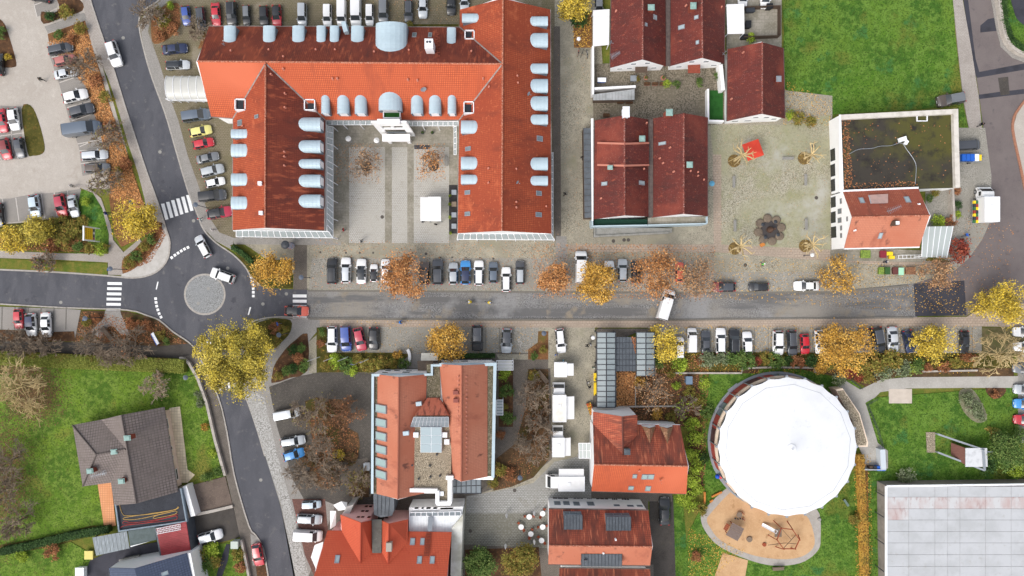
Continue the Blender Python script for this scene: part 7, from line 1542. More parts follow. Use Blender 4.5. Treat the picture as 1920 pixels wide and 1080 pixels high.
srow([(605,622,9,'green'),(602,645,9,'rust'),(612,682,13,'olive'),(632,676,16,'lime'),(650,684,16,'green'),(672,676,13,'olive'),(690,682,16,'olive'),(714,680,15,'olive'),(735,682,13,'olive'),(746,664,10,'gold'),(757,681,12,'green'),(660,692,12,'lime')],'%s shrub, %s in the long bed behind the flagpoles', 'shrubs behind the flagpoles')
hedge([(838,667),(928,667)],8,1.0,'dark_green', 'dark green box hedge in front of the town hall windows')
srow([(949,703,14,'lime'),(949,733,14,'green'),(953,784,15,'green'),(944,762,9,'olive'),(940,815,10,'rust'),(938,880,14,'olive'),(958,890,14,'rust'),(925,905,12,'olive'),(1002,667,9,'green'),(1018,655,8,'olive'),(1000,705,12,'olive'),(1010,790,10,'rust')],'%s shrub, %s in the beds between town hall and market lane', 'shrubs east of the town hall')
srow([(1236,672,18,'green'),(1272,683,17,'lime'),(1258,700,10,'olive'),(1312,677,9,'rust'),(1325,676,17,'grey_green'),(1352,674,17,'grey_green'),(1376,671,19,'green'),(1400,675,18,'green'),(1420,677,9,'red'),(1438,672,14,'olive'),(1455,677,18,'green'),(1478,676,11,'dark_green'),(1495,680,14,'rust'),(1520,676,14,'dark_green'),(1538,690,14,'gold'),(1555,685,12,'olive')],'%s shrub, %s from left along the low wall west of the tent top', 'shrubs in the western half of the street bed')
srow([(1618,688,18,'olive'),(1645,680,22,'olive'),(1672,676,21,'olive'),(1655,700,18,'grey_green'),(1628,708,14,'olive'),(1610,705,11,'red'),(1692,690,17,'grey_green'),(1703,694,11,'lime'),(1722,686,15,'green'),(1740,690,10,'rust'),(1770,688,12,'rust'),(1790,680,12,'olive'),(1572,712,14,'grey_green'),(1590,700,10,'red')],'%s shrub, %s along the low wall north-east of the tent', 'shrubs in the eastern half of the street bed')
shrub(1816,671,22,'rust', 'long rust-brown clipped shrub below the black saloon', ry=8,h=1.0)
srow([(1298,797,15,'lime'),(1302,822,15,'lime'),(1298,848,16,'lime'),(1304,872,15,'lime'),(1300,898,15,'lime'),(1306,922,15,'lime'),(1296,944,16,'lime'),(1278,935,14,'lime')],'%s shrub, %s from the top in the bright row beside the mossy-roofed house', 'bright shrubs beside the house')
srow([(1318,860,12,'dark_green'),(1326,772,13,'green'),(1310,752,13,'olive'),(1292,735,12,'olive'),(1268,722,9,'lime'),(1232,775,12,'gold'),(1258,780,11,'olive'),(1200,715,12,'gold'),(1320,720,11,'lime'),(1316,955,12,'olive'),(1305,1045,12,'rust')],'%s shrub, %s in the leafy garden west of the tent', 'shrubs in the leafy garden')
hedge([(1613,853),(1617,930),(1620,1010),(1623,1100)],13,1.3,'hedge_mix', 'orange-yellow hedge row between the playground lawn and the white hall', 80); shrub(1603,972,13,'olive', 'pale yellow shrub leaning out of the orange-yellow hedge row')
srow([(1812,748,14,'grey_green'),(1826,765,15,'grey_green'),(1836,782,12,'grey_green'),(1864,738,9,'rust'),(1700,892,18,'grey_green'),(1862,812,14,'olive'),(1850,870,20,'dark_green'),(1905,880,16,'lime'),(1910,812,16,'green')],'%s shrub, %s in the lawn garden north of the white hall', 'shrubs in the eastern lawn')
shrub(1795,470,23,'red', 'dark red bush at the corner of the corrugated carport'); srow([(1752,362,9,'olive'),(1790,358,10,'rust'),(1795,385,9,'dark_green'),(1757,416,14,'lime'),(1782,415,12,'rust'),(1797,402,8,'lime'),(1742,372,8,'green')],'%s shrub, %s in the corner house back garden', 'shrubs behind the corner house')
hedge([(-20,671),(100,676),(200,681),(300,685),(346,687)],25,1.6,'hedge_green', 'long olive-green hedge between the footpath and the villa lawn', 85)
hedge([(0,1035),(60,1022),(130,1005),(205,992)],14,1.2,'dark_green', 'rough dark hedge south of the villa lawn', 70); shrub(98,1035,16,'rust', 'rust-orange shrub below the rough dark hedge'); shrub(38,1046,14,'lime', 'light green shrub at the left end below the dark hedge')
srow([(372,1042,17,'olive'),(395,1032,16,'lime'),(385,1062,18,'green'),(404,1052,14,'olive'),(370,1070,14,'rust'),(445,1040,13,'olive'),(450,1062,13,'rust')],'%s shrub, %s in the front garden of the blue-roofed house', 'shrubs by the blue-roofed house')
srow([(372,740,9,'grey_green'),(376,755,10,'grey_green'),(385,800,8,'gold'),(398,850,9,'lime'),(388,895,12,'green'),(410,885,10,'green')],'%s shrub, %s from the top along the villa garden wall', 'shrubs along the villa wall')
shrub(1087,33,20,'dark_green', 'dark green round bush under the yellow tree at the top lane'); hedge([(1880,-10),(1883,40),(1895,75),(1925,98)],13,1.0,'dark_green', 'clipped green hedge inside the curved white garden wall'); shrub(635,852,12,'yellow', 'bright yellow shrub among bare trees west of the town hall')
srow([(1268,158,8,'green'),(1250,158,8,'lime'),(1312,155,9,'green'),(1348,142,9,'green'),(1195,148,6,'olive')],'%s shrub, %s in the planters of the northern house yards', 'yard shrubs'); shrub(1410,72,11,'lime', 'small green bushes beside the bin yard fence'); shrub(768,47,8,'olive', 'olive shrub beside the dark grey estate car at the top')
for (x, y, r) in ((575,860,22),(622,880,24),(655,860,15),(610,770,18)): shrub(x, y, r, 'umber', '%s brown undergrowth clump under the bare trees west of the town hall' % {575: 'lower left', 622: 'lower right', 655: 'rightmost', 610: 'upper'}[x],'undergrowth west of the town hall', h=.7)
srow([(1496,222,14,'olive'),(1520,228,12,'olive'),(1480,215,10,'lime')],'%s low shrub, %s at the lawn edge above the square', 'lawn edge shrubs')
# --- fallen leaves
scatter([(90,80),(160,42),(205,195),(240,290),(276,405),(210,372),(195,275),(163,165)],9500,'orange', .2,label='orange leaves covering the long western bed')
scatter([(585,450),(1000,455),(1000,545),(585,543)],1100,'orange', .15,label='leaves scattered on the parking row below the courtyard', seed=2); scatter([(1000,455),(1340,460),(1340,560),(1000,560)],3400,'orange', .16,label='leaves scattered under the orange street trees', seed=3); scatter([(1340,480),(1800,500),(1800,590),(1340,560)],2000,'gold', .15,label='leaves scattered on the eastern street end', seed=4)
scatter([(1152,690),(1330,662),(1320,920),(1290,800),(1195,795)],3800,'rust', .18,label='rust leaves covering the garden behind the pergola', seed=5); scatter([(1156,698),(1191,698),(1191,762),(1156,762)],1600,'orange', .2,label='orange leaves in the bed between the pergola wings', seed=6)
scatter([(585,752),(650,756),(652,800),(672,815),(672,856),(638,862),(636,900),(612,916),(585,885)],1500,'rust', .17,label='brown leaves under the bare trees west of the town hall', seed=7); scatter([(990,692),(1030,692),(1030,860),(960,912),(925,918),(968,830)],900,'rust', .16,label='brown leaves in the bed beside the market lane', seed=8); scatter([(152,583),(300,604),(350,645),(142,640)],1800,'rust', .18,label='leaves in the beds south of the western road', seed=9)
scatter([(232,512),(303,425),(312,440),(285,490)],900,'rust', .18,label='leaves in the curved corner bed', seed=10); scatter([(0,440),(160,450),(204,474),(0,468)],1500,'rust', .18,label='leaves below the yellow sign', seed=11); scatter([(1600,850),(1632,850),(1636,1090),(1604,1090)],1000,'gold', .17,label='leaves under the orange-yellow hedge row', seed=12)
scatter([(630,270),(715,270),(715,345),(630,345)],700,'brown_orange', .15,label='leaves under the left courtyard tree', seed=13); scatter([(780,270),(835,270),(835,340),(780,340)],450,'orange', .15,label='leaves under the right courtyard tree', seed=14); scatter([(600,600),(1000,600),(1000,664),(600,664)],700,'gold', .14,label='leaves on the bays above the town hall', seed=15); scatter([(1215,610),(1830,610),(1830,700),(1215,700)],3600,'gold', .15,label='leaves on the bays and bed north of the tent', seed=16)
scatter([(380,590),(520,590),(520,760),(390,760)],500,'olive_gold', .16,label='leaves under the largest yellow tree', seed=17); scatter([(1470,150),(1560,190),(1555,236),(1466,234)],500,'gold', .16,label='leaves on the lawn corner above the square', seed=18); scatter([(1290,990),(1400,1030),(1340,1080),(1290,1080)],900,'gold', .14,label='leaves on the lawn west of the sandpit', seed=19); scatter([(1342,240),(1550,240),(1550,475),(1342,475)],700,'brown_orange', .11,label='leaf specks on the square', seed=20)
scatter([(1046,100),(1110,100),(1110,450),(1046,450)],350,'brown_orange', .12,label='leaf specks on the lane', seed=21); scatter([(285,30),(338,12),(338,50),(290,82)],600,'rust', .18,label='leaves in the bed at the car park entrance', seed=22); scatter([(1815,380),(1900,420),(1900,570),(1740,540),(1790,505)],450,'orange', .15,label='leaves on the brown road bend', seed=23); scatter([(620,0),(860,0),(860,45),(620,45)],350,'brown_orange', .13,label='leaves on the bays above the courtyard building', seed=24); scatter([(1070,24),(1108,24),(1108,90),(1076,90)],500,'gold', .18,label='leaves in the bed under the top lane tree', seed=25)
def roof_leaves(pts, h, n, seed, label):
    rng = np.random.default_rng(seed); xs = [p[0] for p in pts]; ys = [p[1] for p in pts]; P = []
    while len(P) < n:
        x, y = rng.uniform(min(xs),max(xs)),rng.uniform(min(ys),max(ys))
        if inside(x, y, pts): P.append(tuple(W(x, y, h + rng.uniform(.02,.06))))
    o = bpy.data.objects.new('fallen_leaves', leaf_mesh('fallen_leaves', np.array(P),.2,LEAF['rust'],rng.integers(0,4,n),rng, .2)); COL.objects.link(o); tag(o, label, 'leaves', None, 'stuff')
roof_leaves([(1578,218),(1610,216),(1592,235),(1600,350),(1581,356)],4.27,420,1,'leaves drifted along the edge of the dark flat roof'); roof_leaves([(1590,235),(1780,222),(1785,345),(1590,352)],4.27,110,2,'leaf specks spread over the dark flat roof'); roof_leaves([(1600,343),(1720,340),(1720,351),(1600,355)],4.27,160,4,'leaves drifted against the tiled roof edge'); roof_leaves([(1180,632),(1192,632),(1192,665),(1186,640)],2.52,90,3,'leaves caught on the pergola link roof')

def scatterg(cx, cy, rx, ry, n, pal, label, seed, size=.2):
    rng = np.random.default_rng(seed); x = cx + rng.normal(0,rx, n); y = cy + rng.normal(0,ry, n); k = 1 / S
    P = np.array([((a - 960) * k, -(b - 540) * k, gz(a, b) + .02 + rng.uniform(0,.03)) for a, b in zip(x, y)]); o = bpy.data.objects.new('fallen_leaves', leaf_mesh('fallen_leaves', P, size, LEAF[pal],rng.integers(0,len(LEAF[pal]),n),rng, .25)); COL.objects.link(o); tag(o, label, 'leaves', None, 'stuff')
scatterg(60,740,26,26,5200,'umber', 'brown leaves spread around the large pale bare tree', 31); scatterg(5,900,26,60,6500,'umber', 'brown leaves along the left edge of the villa lawn', 32); scatterg(25,690,40,10,1500,'umber', 'brown leaves below the west end of the long hedge', 33)
# ================================================================== STREET FURNITURE, PLAY EQUIPMENT, PEOPLE
def at(x, y, h=0.0):
    p = W(x, y, h); return Vector((p.x, p.y, gz(x, y)))
def lamp(x, y, label, h=5.0,az=0.0,globe=False):
    p = W(x, y, h); o = empty('street_lamp', (p.x, p.y, gz(x, y)),label, 'lamp', 'street lamps')
    mb = MB(); mb.tube([(0,0,0),(0,0,.8),(0,0,h - .1)],[.09,.06,.05],8); local(mb, 'pole', darkm, o); mb = MB()
    if globe: mb.lathe((0,0,h - .45),[(.1,0),(.3,.12),(.36,.35),(.28,.58),(.08,.68)],14); local(mb, 'lamp_globe', canvas, o)
    else:
        mb.lathe((0,0,h - .15),[(.12,0),(.40,.06),(.42,.12),(.2,.22),(.06,.28)],18); local(mb, 'lamp_head', mat('lamp_grey', C(92,100,112),.5),o)
    return o
for x, y, l in ((245,380,'dark disc street lamp beside the yellow tree at the northern zebra'),(367,384,'dark disc street lamp at the east end of the northern zebra'),(207,504,'dark disc street lamp at the north end of the western zebra'),(160,597,'dark disc street lamp in the bed south of the western zebra'),(348,708,'grey disc street lamp in the villa garden corner'),(565,520,'dark disc street lamp at the north end of the eastern zebra'),(523,628,'dark disc street lamp in the crescent bed'),(1020,625,'grey disc street lamp in the leaf bed beside the white estate car'),(975,896,'grey disc street lamp in the bed corner by the sales truck')): lamp(x, y, l)
for x, y, l in ((1112,633,'white globe lamp at the north end of the glass pergola'),(1085,73,'white globe lamp in the bed below the dark green bush'),(1523,478,'pale lamp near the south-east pollarded tree')): lamp(x, y, l, 3.6,0,True)
def post_sign(x, y, label, m, az=0.0,h=2.4,w=.6,hh=.6):
    p = at(x, y); o = empty('road_sign', p, label, 'sign', 'road signs', az); mb = MB(); mb.bar((0,0,0),(0,0,h),.07); local(mb, 'post', steel, o); mb = MB(); mb.box((0,-.06,h - .25),(1,0,0),(0,0,1),(0,1,0),w, hh, .04); local(mb, 'sign_plate', m, o)
    mb = MB(); mb.add([(-.2,-.085,h - .42),(.2,-.085,h - .42),(0,-.085,h - .05)],[(0,1,2)]); local(mb, 'pictogram', whitem, o)
for x, y, l, a in ((217,505,'blue crossing sign north of the western zebra', 1.2),(172,597,'blue crossing sign south of the western zebra', 1.4),(529,606,'blue crossing sign in the bed by the eastern zebra', -1.3),(571,521,'blue crossing sign north of the eastern zebra', 1.3)): post_sign(x, y, l, bluem, a)
# yellow advertising board: upright, facing east
sb = empty('advertising_board', at(185,440,0),'large yellow and white advertising board on two posts beside the path', 'sign', None)
sb.location = (W(187,441).x, W(187,441).y, gz(180,441))
for s in (-1,1): mb = MB(); mb.box((0,s * 1.15,2.2),(1,0,0),(0,1,0),(0,0,1),.18,.18,4.4); local(mb, 'post', whitem, sb)
mb = MB(); mb.box((0,0,2.9),(1,0,0),(0,1,0),(0,0,1),.16,2.12,3.0); pn = local(mb, 'board', whitem, sb)
mb = MB(); mb.box((.09,0,3.15),(1,0,0),(0,1,0),(0,0,1),.03,2.0,2.2); local(mb, 'yellow_face', yellowm, pn)
mb = MB(); mb.box((.085,0,1.75),(1,0,0),(0,1,0),(0,0,1),.03,2.0,.5); local(mb, 'poster_strip', steel, pn)
for k, (yy, ww, mm) in enumerate(((-.75,.3,redm),(-.3,.35,darkm),(.2,.3,whitem),(.65,.35,darkm))): mb = MB(); mb.box((.105,yy, 1.75),(1,0,0),(0,1,0),(0,0,1),.02,ww, .4); local(mb, 'poster', mm, pn)
brownl = mat('sign_brown', C(150,80,20),.6)
for k in range(6): mb = MB(); c = (.11,-.8 + k * .32,3.95); mb.box(c, (1,0,0),(0,1,0),(0,0,1),.02,.07,.36); mb.box((.11,-.68 + k * .32,3.95 + .12 * (k % 3 - 1)),(1,0,0),(0,1,0),(0,0,1),.02,.14,.08); mb.box((.11,-.62 + k * .32,3.95),(1,0,0),(0,1,0),(0,0,1),.021,.05,.3 - .1 * (k % 2)); local(mb, 'letter', brownl, pn)
for k in range(5): mb = MB(); mb.box((.11,-.75 + k * .36,3.3),(1,0,0),(0,1,0),(0,0,1),.02,.2,.1); mb.box((.11,-.75 + k * .36,2.8),(1,0,0),(0,1,0),(0,0,1),.02,.24,.07); local(mb, 'letter_line', brownl, pn)
mb = MB(); mb.box((0,0,4.45),(1,0,0),(0,1,0),(0,0,1),.22,2.5,.14); local(mb, 'top_beam', whitem, sb)
ac = empty('advertising_column', at(546,461),'dark-topped round advertising column below the courtyard building corner', 'column'); mb = MB(); mb.lathe((0,0,0),[(.62,0),(.6,.1),(.55,.15),(.55,2.9)],20); local(mb, 'poster_drum', mat('poster_paper', C(196,196,204),.8,[(1.5,.45,.55,C(110,130,170),2),(2,.55,.62,C(200,120,100),2)]),ac); mb = MB(); mb.lathe((0,0,2.9),[(.7,0),(.72,.15),(.5,.3),(.1,.42)],20); local(mb, 'cap', darkm, ac)
ib = empty('information_board', at(298,634),'tilted white and blue information board in the bed south-west of the roundabout', 'sign', None, R(-62)); mb = MB(); mb.box((0,0,1.2),(1,0,0),(0,.8,.6),(0,-.6,.8),2.2,1.0,.08); local(mb, 'panel', whitem, ib); mb = MB(); mb.box((0,-.38,.93),(1,0,0),(0,.8,.6),(0,-.6,.8),2.2,.2,.1); local(mb, 'blue_band', bluem, ib)
for s in (-1,1): mb = MB(); mb.bar((s * .9,0,0),(s * .9,0,1.15),.1); local(mb, 'leg', steel, ib)
def bench(x, y, ang, label, L=2.0,w=.5,m=None, back=False, group='benches'):
    o = empty('bench', at(x, y),label, 'bench', group, R(ang)); mb = MB(); n = 4
    for i in range(n): g = MB(); g.box((0,-w / 2 + (i + .5) * w / n, .46),(1,0,0),(0,1,0),(0,0,1),L, w / n * .85,.05); local(g, 'seat_slat', m or stone, o)
    for s in (-1,1): g = MB(); g.box((s * L * .38,0,.22),(1,0,0),(0,1,0),(0,0,1),.12,w * .9,.43); local(g, 'leg', stone_d if not m else darkm, o)
    if back:
        for i in range(2): g = MB(); g.box((0,w / 2 + .04,.62 + i * .18),(1,0,0),(0,1,0),(0,0,1),L, .05,.13); local(g, 'back_slat', m or stone, o)
    return o
for x, y, a, l in ((1374,342,90,'stone bench on the square, upper of the two at its west side'),(1376,424,90,'stone bench on the square, lower of the two at its west side'),(1508,338,90,'stone bench on the square, upper of the two at its east side'),(1509,421,90,'stone bench on the square, lower of the two at its east side'),(1475,298,0,'stone bench lying crosswise near the north-east pollarded tree')): bench(x, y, a, l)
bench(837,302,90,'pale bench beside the right courtyard tree'); bench(1017,706,-50,'wooden slatted bench at the head of the leaf bed by the lane', 2.6,.7,wood, True); bench(204,625,-50,'weathered bench at the fork of the paths by the western zebra', 2.8,.8,wood, True); bench(1457,1064,4,'wooden bench below the sandpit path', 2.0,.6,wood, True); bench(1584,941,-55,'green-grey bench on the playground lawn', 1.4,.4,mat('green_paint', C(110,130,120),.6))
cb = empty('curved_bench', at(760,664),'curved white bench beside the town hall path', 'bench'); mb = MB()
for i in range(9):
    a0,a1 = R(-65 + i * 11),R(-54 + i * 11); c = Vector((-2.2,-1.2,0));
    P = [c + Vector((math.cos(a) * r, math.sin(a) * r, .48)) * 1 for a, r in ((a0,2.0),(a0,2.5),(a1,2.5),(a1,2.0))]; P = [Vector((p.x + .8,p.y + .8,.48)) for p in P]; g = MB(); g.hexa([p - Vector((0,0,.4)) for p in P],P); local(g, 'seat_block', white, cb)
# fountain: bronze basin with petals
fo = empty('fountain', at(1442,431),'dark bronze fountain with scalloped stone rim on the mossy square', 'fountain')
mb = MB(); mb.lathe((0,0,0),[(2.0,0),(2.05,.28),(1.75,.34),(1.65,.2),(.5,.2)],28); local(mb, 'basin', stone_d, fo)
for i in range(8):
    a = 2 * math.pi * i / 8 + .2; c = Vector((math.cos(a) * 2.05,math.sin(a) * 2.05,0)); mb = MB(); mb.lathe(c, [(.72,0),(.75,.3),(.62,.42),(.3,.46)],14); local(mb, 'boulder', stone_d, fo)
    if i % 2: mb = MB(); mb.lathe(c * .78 + Vector((0,0,.42)),[(.3,0),(.34,.1),(.15,.2)],10); local(mb, 'dark_bowl', darkm, fo)
mb = MB(); mb.lathe((0,0,.2),[(.6,0),(.5,.5),(.25,.8),(.35,1.1),(.1,1.4)],12); mb.box((.5,.1,.6),(1,0,0),(0,1,0),(0,0,1),.5,.3,.8); local(mb, 'sculpture', mat('bronze', C(92,70,58),.5,metal=.3),fo)
mb = MB(); mb.lathe((0,0,.21),[(1.6,0),(1.6,.01)],24); local(mb, 'water', glassy('fountain_water', (.06,.05,.045),.1),fo)
for i, (x, y) in enumerate(((1428,459), )): g = MB(); p = at(x, y); g.abox((p.x, p.y, p.z + .2),.75,.6,.4,.5); tag(g.build('wooden_crate', wood_o),'small yellow crate lying below the fountain', 'crate')
def parasol(x, y, r, label, m, h=2.5,n=4,rot=0.0,closed=False):
    p = W(x, y, h); o = empty('parasol', (p.x, p.y, gz(x, y)),label, 'parasol', None, rot); mb = MB(); mb.bar((0,0,0),(0,0,h + .1),.06); local(mb, 'pole', steel, o); mb = MB(); mb.lathe((0,0,0),[(.3,0),(.3,.08),(.05,.1)],10); local(mb, 'base', stone, o)
    vs = [(0,0,h + .3)] + [(r * math.cos(2 * math.pi * (i + .5) / n),r * math.sin(2 * math.pi * (i + .5) / n),h - .15) for i in range(n)]
    for i in range(n):
        a, b = Vector(vs[1 + i]),Vector(vs[1 + (i + 1) % n]); t = Vector(vs[0]); g = MB(); g.add([t, a, b, t - Vector((0,0,.03)),a - Vector((0,0,.03)),b - Vector((0,0,.03))],[(0,1,2),(5,4,3),(1,4,5,2)]); local(g, 'canopy_panel', m, o)
    return o
parasol(1412,281,2.1,'square red parasol beside the north-west pollarded tree', mat('red_canvas', C(214,70,50),.7),2.5,4,.35); parasol(1335,344,.5,'light blue umbrella beside the red-roofed pair', mat('blue_canvas', C(110,180,214),.7),1.9,8)
for x, y, l in ((653,260,'left white round parasol in the courtyard'),(706,263,'right white round parasol in the courtyard beside the portal')): parasol(x, y, .5,l, canvas, 2.2,10)
def closed_parasol(x, y, label):
    p = at(x, y); o = empty('closed_parasol', p, label, 'parasol', 'closed parasols'); mb = MB(); mb.lathe((0,0,.5),[(.12,0),(.22,.5),(.16,1.5),(.04,2.2)],8); local(mb, 'furled_canopy', canvas, o); mb = MB(); mb.bar((0,0,0),(0,0,.6),.08); local(mb, 'pole', steel, o)
closed_parasol(1001,957,'upper closed white parasol on the lane terrace'); closed_parasol(1001,1010,'lower closed white parasol on the lane terrace'); closed_parasol(950,961,'closed white parasol at the upper left of the terrace'); closed_parasol(948,1018,'closed white parasol at the lower left of the terrace')
for i, (x, y, l) in enumerate(((992,966,'upper left'),(1017,960,'upper right'),(977,985,'leftmost'),(1017,985,'middle right'),(995,998,'lower left'),(1015,1010,'lowest'))):
    o = empty('bistro_table', at(x, y),'%s white round table with chairs on the lane terrace' % l, 'table', 'bistro tables'); mb = MB(); mb.lathe((0,0,.7),[(.46,0),(.48,.02),(.48,.05),(.46,.06)],20); local(mb, 'table_top', canvas, o); mb = MB(); mb.bar((0,0,.05),(0,0,.7),.07); mb.lathe((0,0,0),[(.25,0),(.25,.05)],10); local(mb, 'pedestal', darkm, o)
    for k in range(2):
        a = i * 1.1 + k * math.pi; c = empty('bistro_chair', at(x, y) + Vector((math.cos(a) * .75,math.sin(a) * .75,0)),'brown %s bistro chair at the %s terrace table' % (('first', 'second')[k],l),'chair', 'bistro chairs', a); mb = MB(); mb.box((0,0,.45),(1,0,0),(0,1,0),(0,0,1),.42,.42,.04); local(mb, 'seat', wood_r, c); mb = MB(); mb.box((.2,0,.68),(1,0,0),(0,1,0),(0,0,1),.04,.42,.4); local(mb, 'backrest', wood_r, c)
        for sx in (-1,1):
            for sy in (-1,1): mb = MB(); mb.bar((sx * .18,sy * .18,0),(sx * .18,sy * .18,.44),.035); local(mb, 'leg', darkm, c)
# flagpoles
for i, (x, y) in enumerate(((600,669),(628,669),(653,669),(693,672))):
    o = empty('flagpole', at(x, y),('leftmost', 'second', 'third', 'rightmost flag-flying')[i] + ' white flagpole in the bed below the parked cars', 'flagpole', 'flagpoles'); mb = MB(); mb.tube([(0,0,0),(0,0,7)],[.07,.04],8); local(mb, 'pole', whitem, o)
    if i == 3:
        fl_ = MB(); vs = []; fs = []
        for k in range(9):
            for q in (0,1): vs.append((.05 - .24 * k, .14 * math.sin(k * .9) - .05 * k, 6.8 - 1.1 * q))
        for k in range(8): fs += [(2 * k, 2 * k + 1,2 * k + 3,2 * k + 2)]
        fl_.add(vs, fs); local(fl_, 'flag', mat('flag_blue_white', C(200,205,226),.8,[(1.2,.48,.52,C(120,130,190),1)]),o)
# bins, boxes and goods
def boxes(x, y, sx, sy, h, m, label, name='wheelie_bin', cat='bin', rz=0.0,group=None, lid=None):
    o = empty(name, at(x, y),label, cat, group, rz); mb = MB(); mb.hexa([Vector((-sx * .42,-sy * .42,0)),Vector((sx * .42,-sy * .42,0)),Vector((sx * .42,sy * .42,0)),Vector((-sx * .42,sy * .42,0))],[Vector((-sx / 2,-sy / 2,h)),Vector((sx / 2,-sy / 2,h)),Vector((sx / 2,sy / 2,h)),Vector((-sx / 2,sy / 2,h))]); local(mb, 'body', m, o); mb = MB(); mb.box((0,0,h + .04),(1,0,0),(0,1,0),(0,0,1),sx * 1.06,sy * 1.06,.08); mb.box((0,sy * .5,h + .02),(1,0,0),(0,1,0),(0,0,1),sx * .8,.08,.1); local(mb, 'lid', lid or m, o); return o
for i, (x, m, l) in enumerate(((1627,wood_d, 'brown bin, leftmost in the bin shelter beside the tent'),(1633,darkm, 'dark grey bin, second in the bin shelter beside the tent'),(1641,bluem, 'left blue bin in the shelter beside the tent'),(1649,bluem, 'right blue bin in the shelter beside the tent'))): boxes(x, 875,.65,.75,1.1,m, l, group='bins beside the tent')
bsw = MB();
for a, b in (((1655,843),(1657,880)),((1622,881),(1662,881))): p, q = W(*a, 1.6),W(*b, 1.6); bsw.bar((p.x, p.y, .8),(q.x, q.y, .8),.12 if a[0] != 1655 else .9,0,1.6)
tag(bsw.build('bin_shelter', mat('shelter_metal', C(200,208,214),.5)),'pale metal bin shelter wall at the end of the tent path', 'shelter')
boxes(1288,711,1.05,1.3,1.4,mat('blue_grey_cabinet', C(112,132,152),.5),'blue-grey utility cabinet with round top in the leafy garden', 'utility_cabinet', 'cabinet'); boxes(1167,767,.6,.6,.9,bluem, 'blue bin below the pergola at the mossy-roofed house'); boxes(1438,17,1.0,.8,1.2,blackm, 'black box in the bin yard, upper one'); boxes(1403,22,1.5,.9,.9,darkm, 'long dark box in the bin yard beside the pergola roof'); boxes(1399,50,.9,1.2,1.0,blackm, 'black covered chair in the bin yard, lower left'); boxes(1392,73,1.2,.7,.9,blackm, 'black box outside the bin yard fence'); boxes(446,1016,1.2,1.2,1.5,mat('pale_cabinet', C(190,200,190),.6),'pale green utility cabinet at the villa drive', 'utility_cabinet', 'cabinet'); boxes(690,872,1.0,1.2,1.1,whitem, 'white air-conditioning unit beside the town hall passage', 'air_conditioner', 'machine', lid=steel)
boxes(171,1038,1.4,1.4,.6,mat('pale_yellow_box', C(222,206,120),.7),'pale yellow box at the end of the grey carport', 'garden_box', 'box'); boxes(158,1070,1.4,2.0,1.2,whitem, 'white garden box on the dark yard', 'garden_box', 'box'); boxes(250,1046,3.4,1.0,1.0,stone, 'grey motor boat-like trailer load beside the white gable', 'covered_load', 'load', .22)
gr = mat('produce_green', C(92,120,52),.8,[(5,.4,.6,C(140,160,70),3)]); br_ = mat('produce_brown', C(120,84,64),.8,[(5,.4,.6,C(150,110,80),3)])
for x, y, sx, sy, m, l in ((1649,508,1.0,1.2,gr, 'leftmost green plant crate in front of the corner house'),(1659,508,1.0,1.2,mat('produce_dark', C(56,92,48),.8),'second dark green plant crate in front of the corner house'),(1675,508,.9,1.2,mat('produce_red', C(104,62,58),.8),'dark red plant crate in front of the corner house'),(1685,509,.9,1.2,mat('produce_mint', C(168,220,186),.8),'pale mint crate in front of the corner house'),(1703,508,1.6,1.2,br_, 'wide brown plant crate in front of the corner house'),(1652,477,1.0,1.2,mat('crate_crimson', C(130,44,56),.7),'crimson crate by the south wall of the corner house'),(1664,476,1.0,.6,yellowm, 'upper yellow crate by the south wall of the corner house'),(1668,483,.9,.5,yellowm, 'lower yellow crate by the south wall of the corner house'),(1619,477,1.6,1.3,gr, 'plant trolley by the south wall of the corner house')): boxes(x, y, sx, sy, .55,m, l, 'plant_crate', 'crate', group='crates at the corner house', lid=m)
ldm = MB(); a, b = at(1681,482) + Vector((0,0,.5)),at(1735,481) + Vector((0,0,.5)); n = Vector((0,.28,0))
for s in (-1,1): ldm.bar(a + n * s, b + n * s, .07)
for i in range(8): c = a.lerp(b, i / 7); ldm.bar(c - n, c + n, .06);
for c in (a, b): ldm.bar(c - n, (c - n) * Vector((1,1,0)) + Vector((0,0,.13)),.06); ldm.bar(c + n, (c + n) * Vector((1,1,0)) + Vector((0,0,.13)),.06)
tag(ldm.build('plant_rack', whitem),'long white rack along the south wall of the corner house', 'rack')
for y, m, l, hgt in ((706,yellowm, 'upper', 9),(728,yellowm, 'lower', 14)): boxes(1115,y, .5,hgt / S * 1.6,.6,m, '%s long yellow box against the pergola' % l, 'yellow_box', 'box', lid=m)
fd = empty('flower_display', at(1106,765),'slanting display of orange and red flowers at the pergola end', 'display', None, R(-72)); mb = MB(); mb.box((0,0,.4),(1,0,0),(0,1,0),(0,0,1),2.2,.8,.5); local(mb, 'table', wood, fd)
rng = np.random.default_rng(5); Pf = np.stack([rng.uniform(-1.05,1.05,500),rng.uniform(-.38,.38,500),rng.uniform(.68,.85,500)],1); c = bpy.data.objects.new('flowers', leaf_mesh('flowers', Pf, .16,[mat('bloom_orange', C(230,130,50),.7),mat('bloom_red', C(206,60,50),.7),mat('bloom_yellow', C(236,200,80),.7),LEAF['green'][0]],rng.integers(0,4,500),rng)); COL.objects.link(c); c.parent = fd
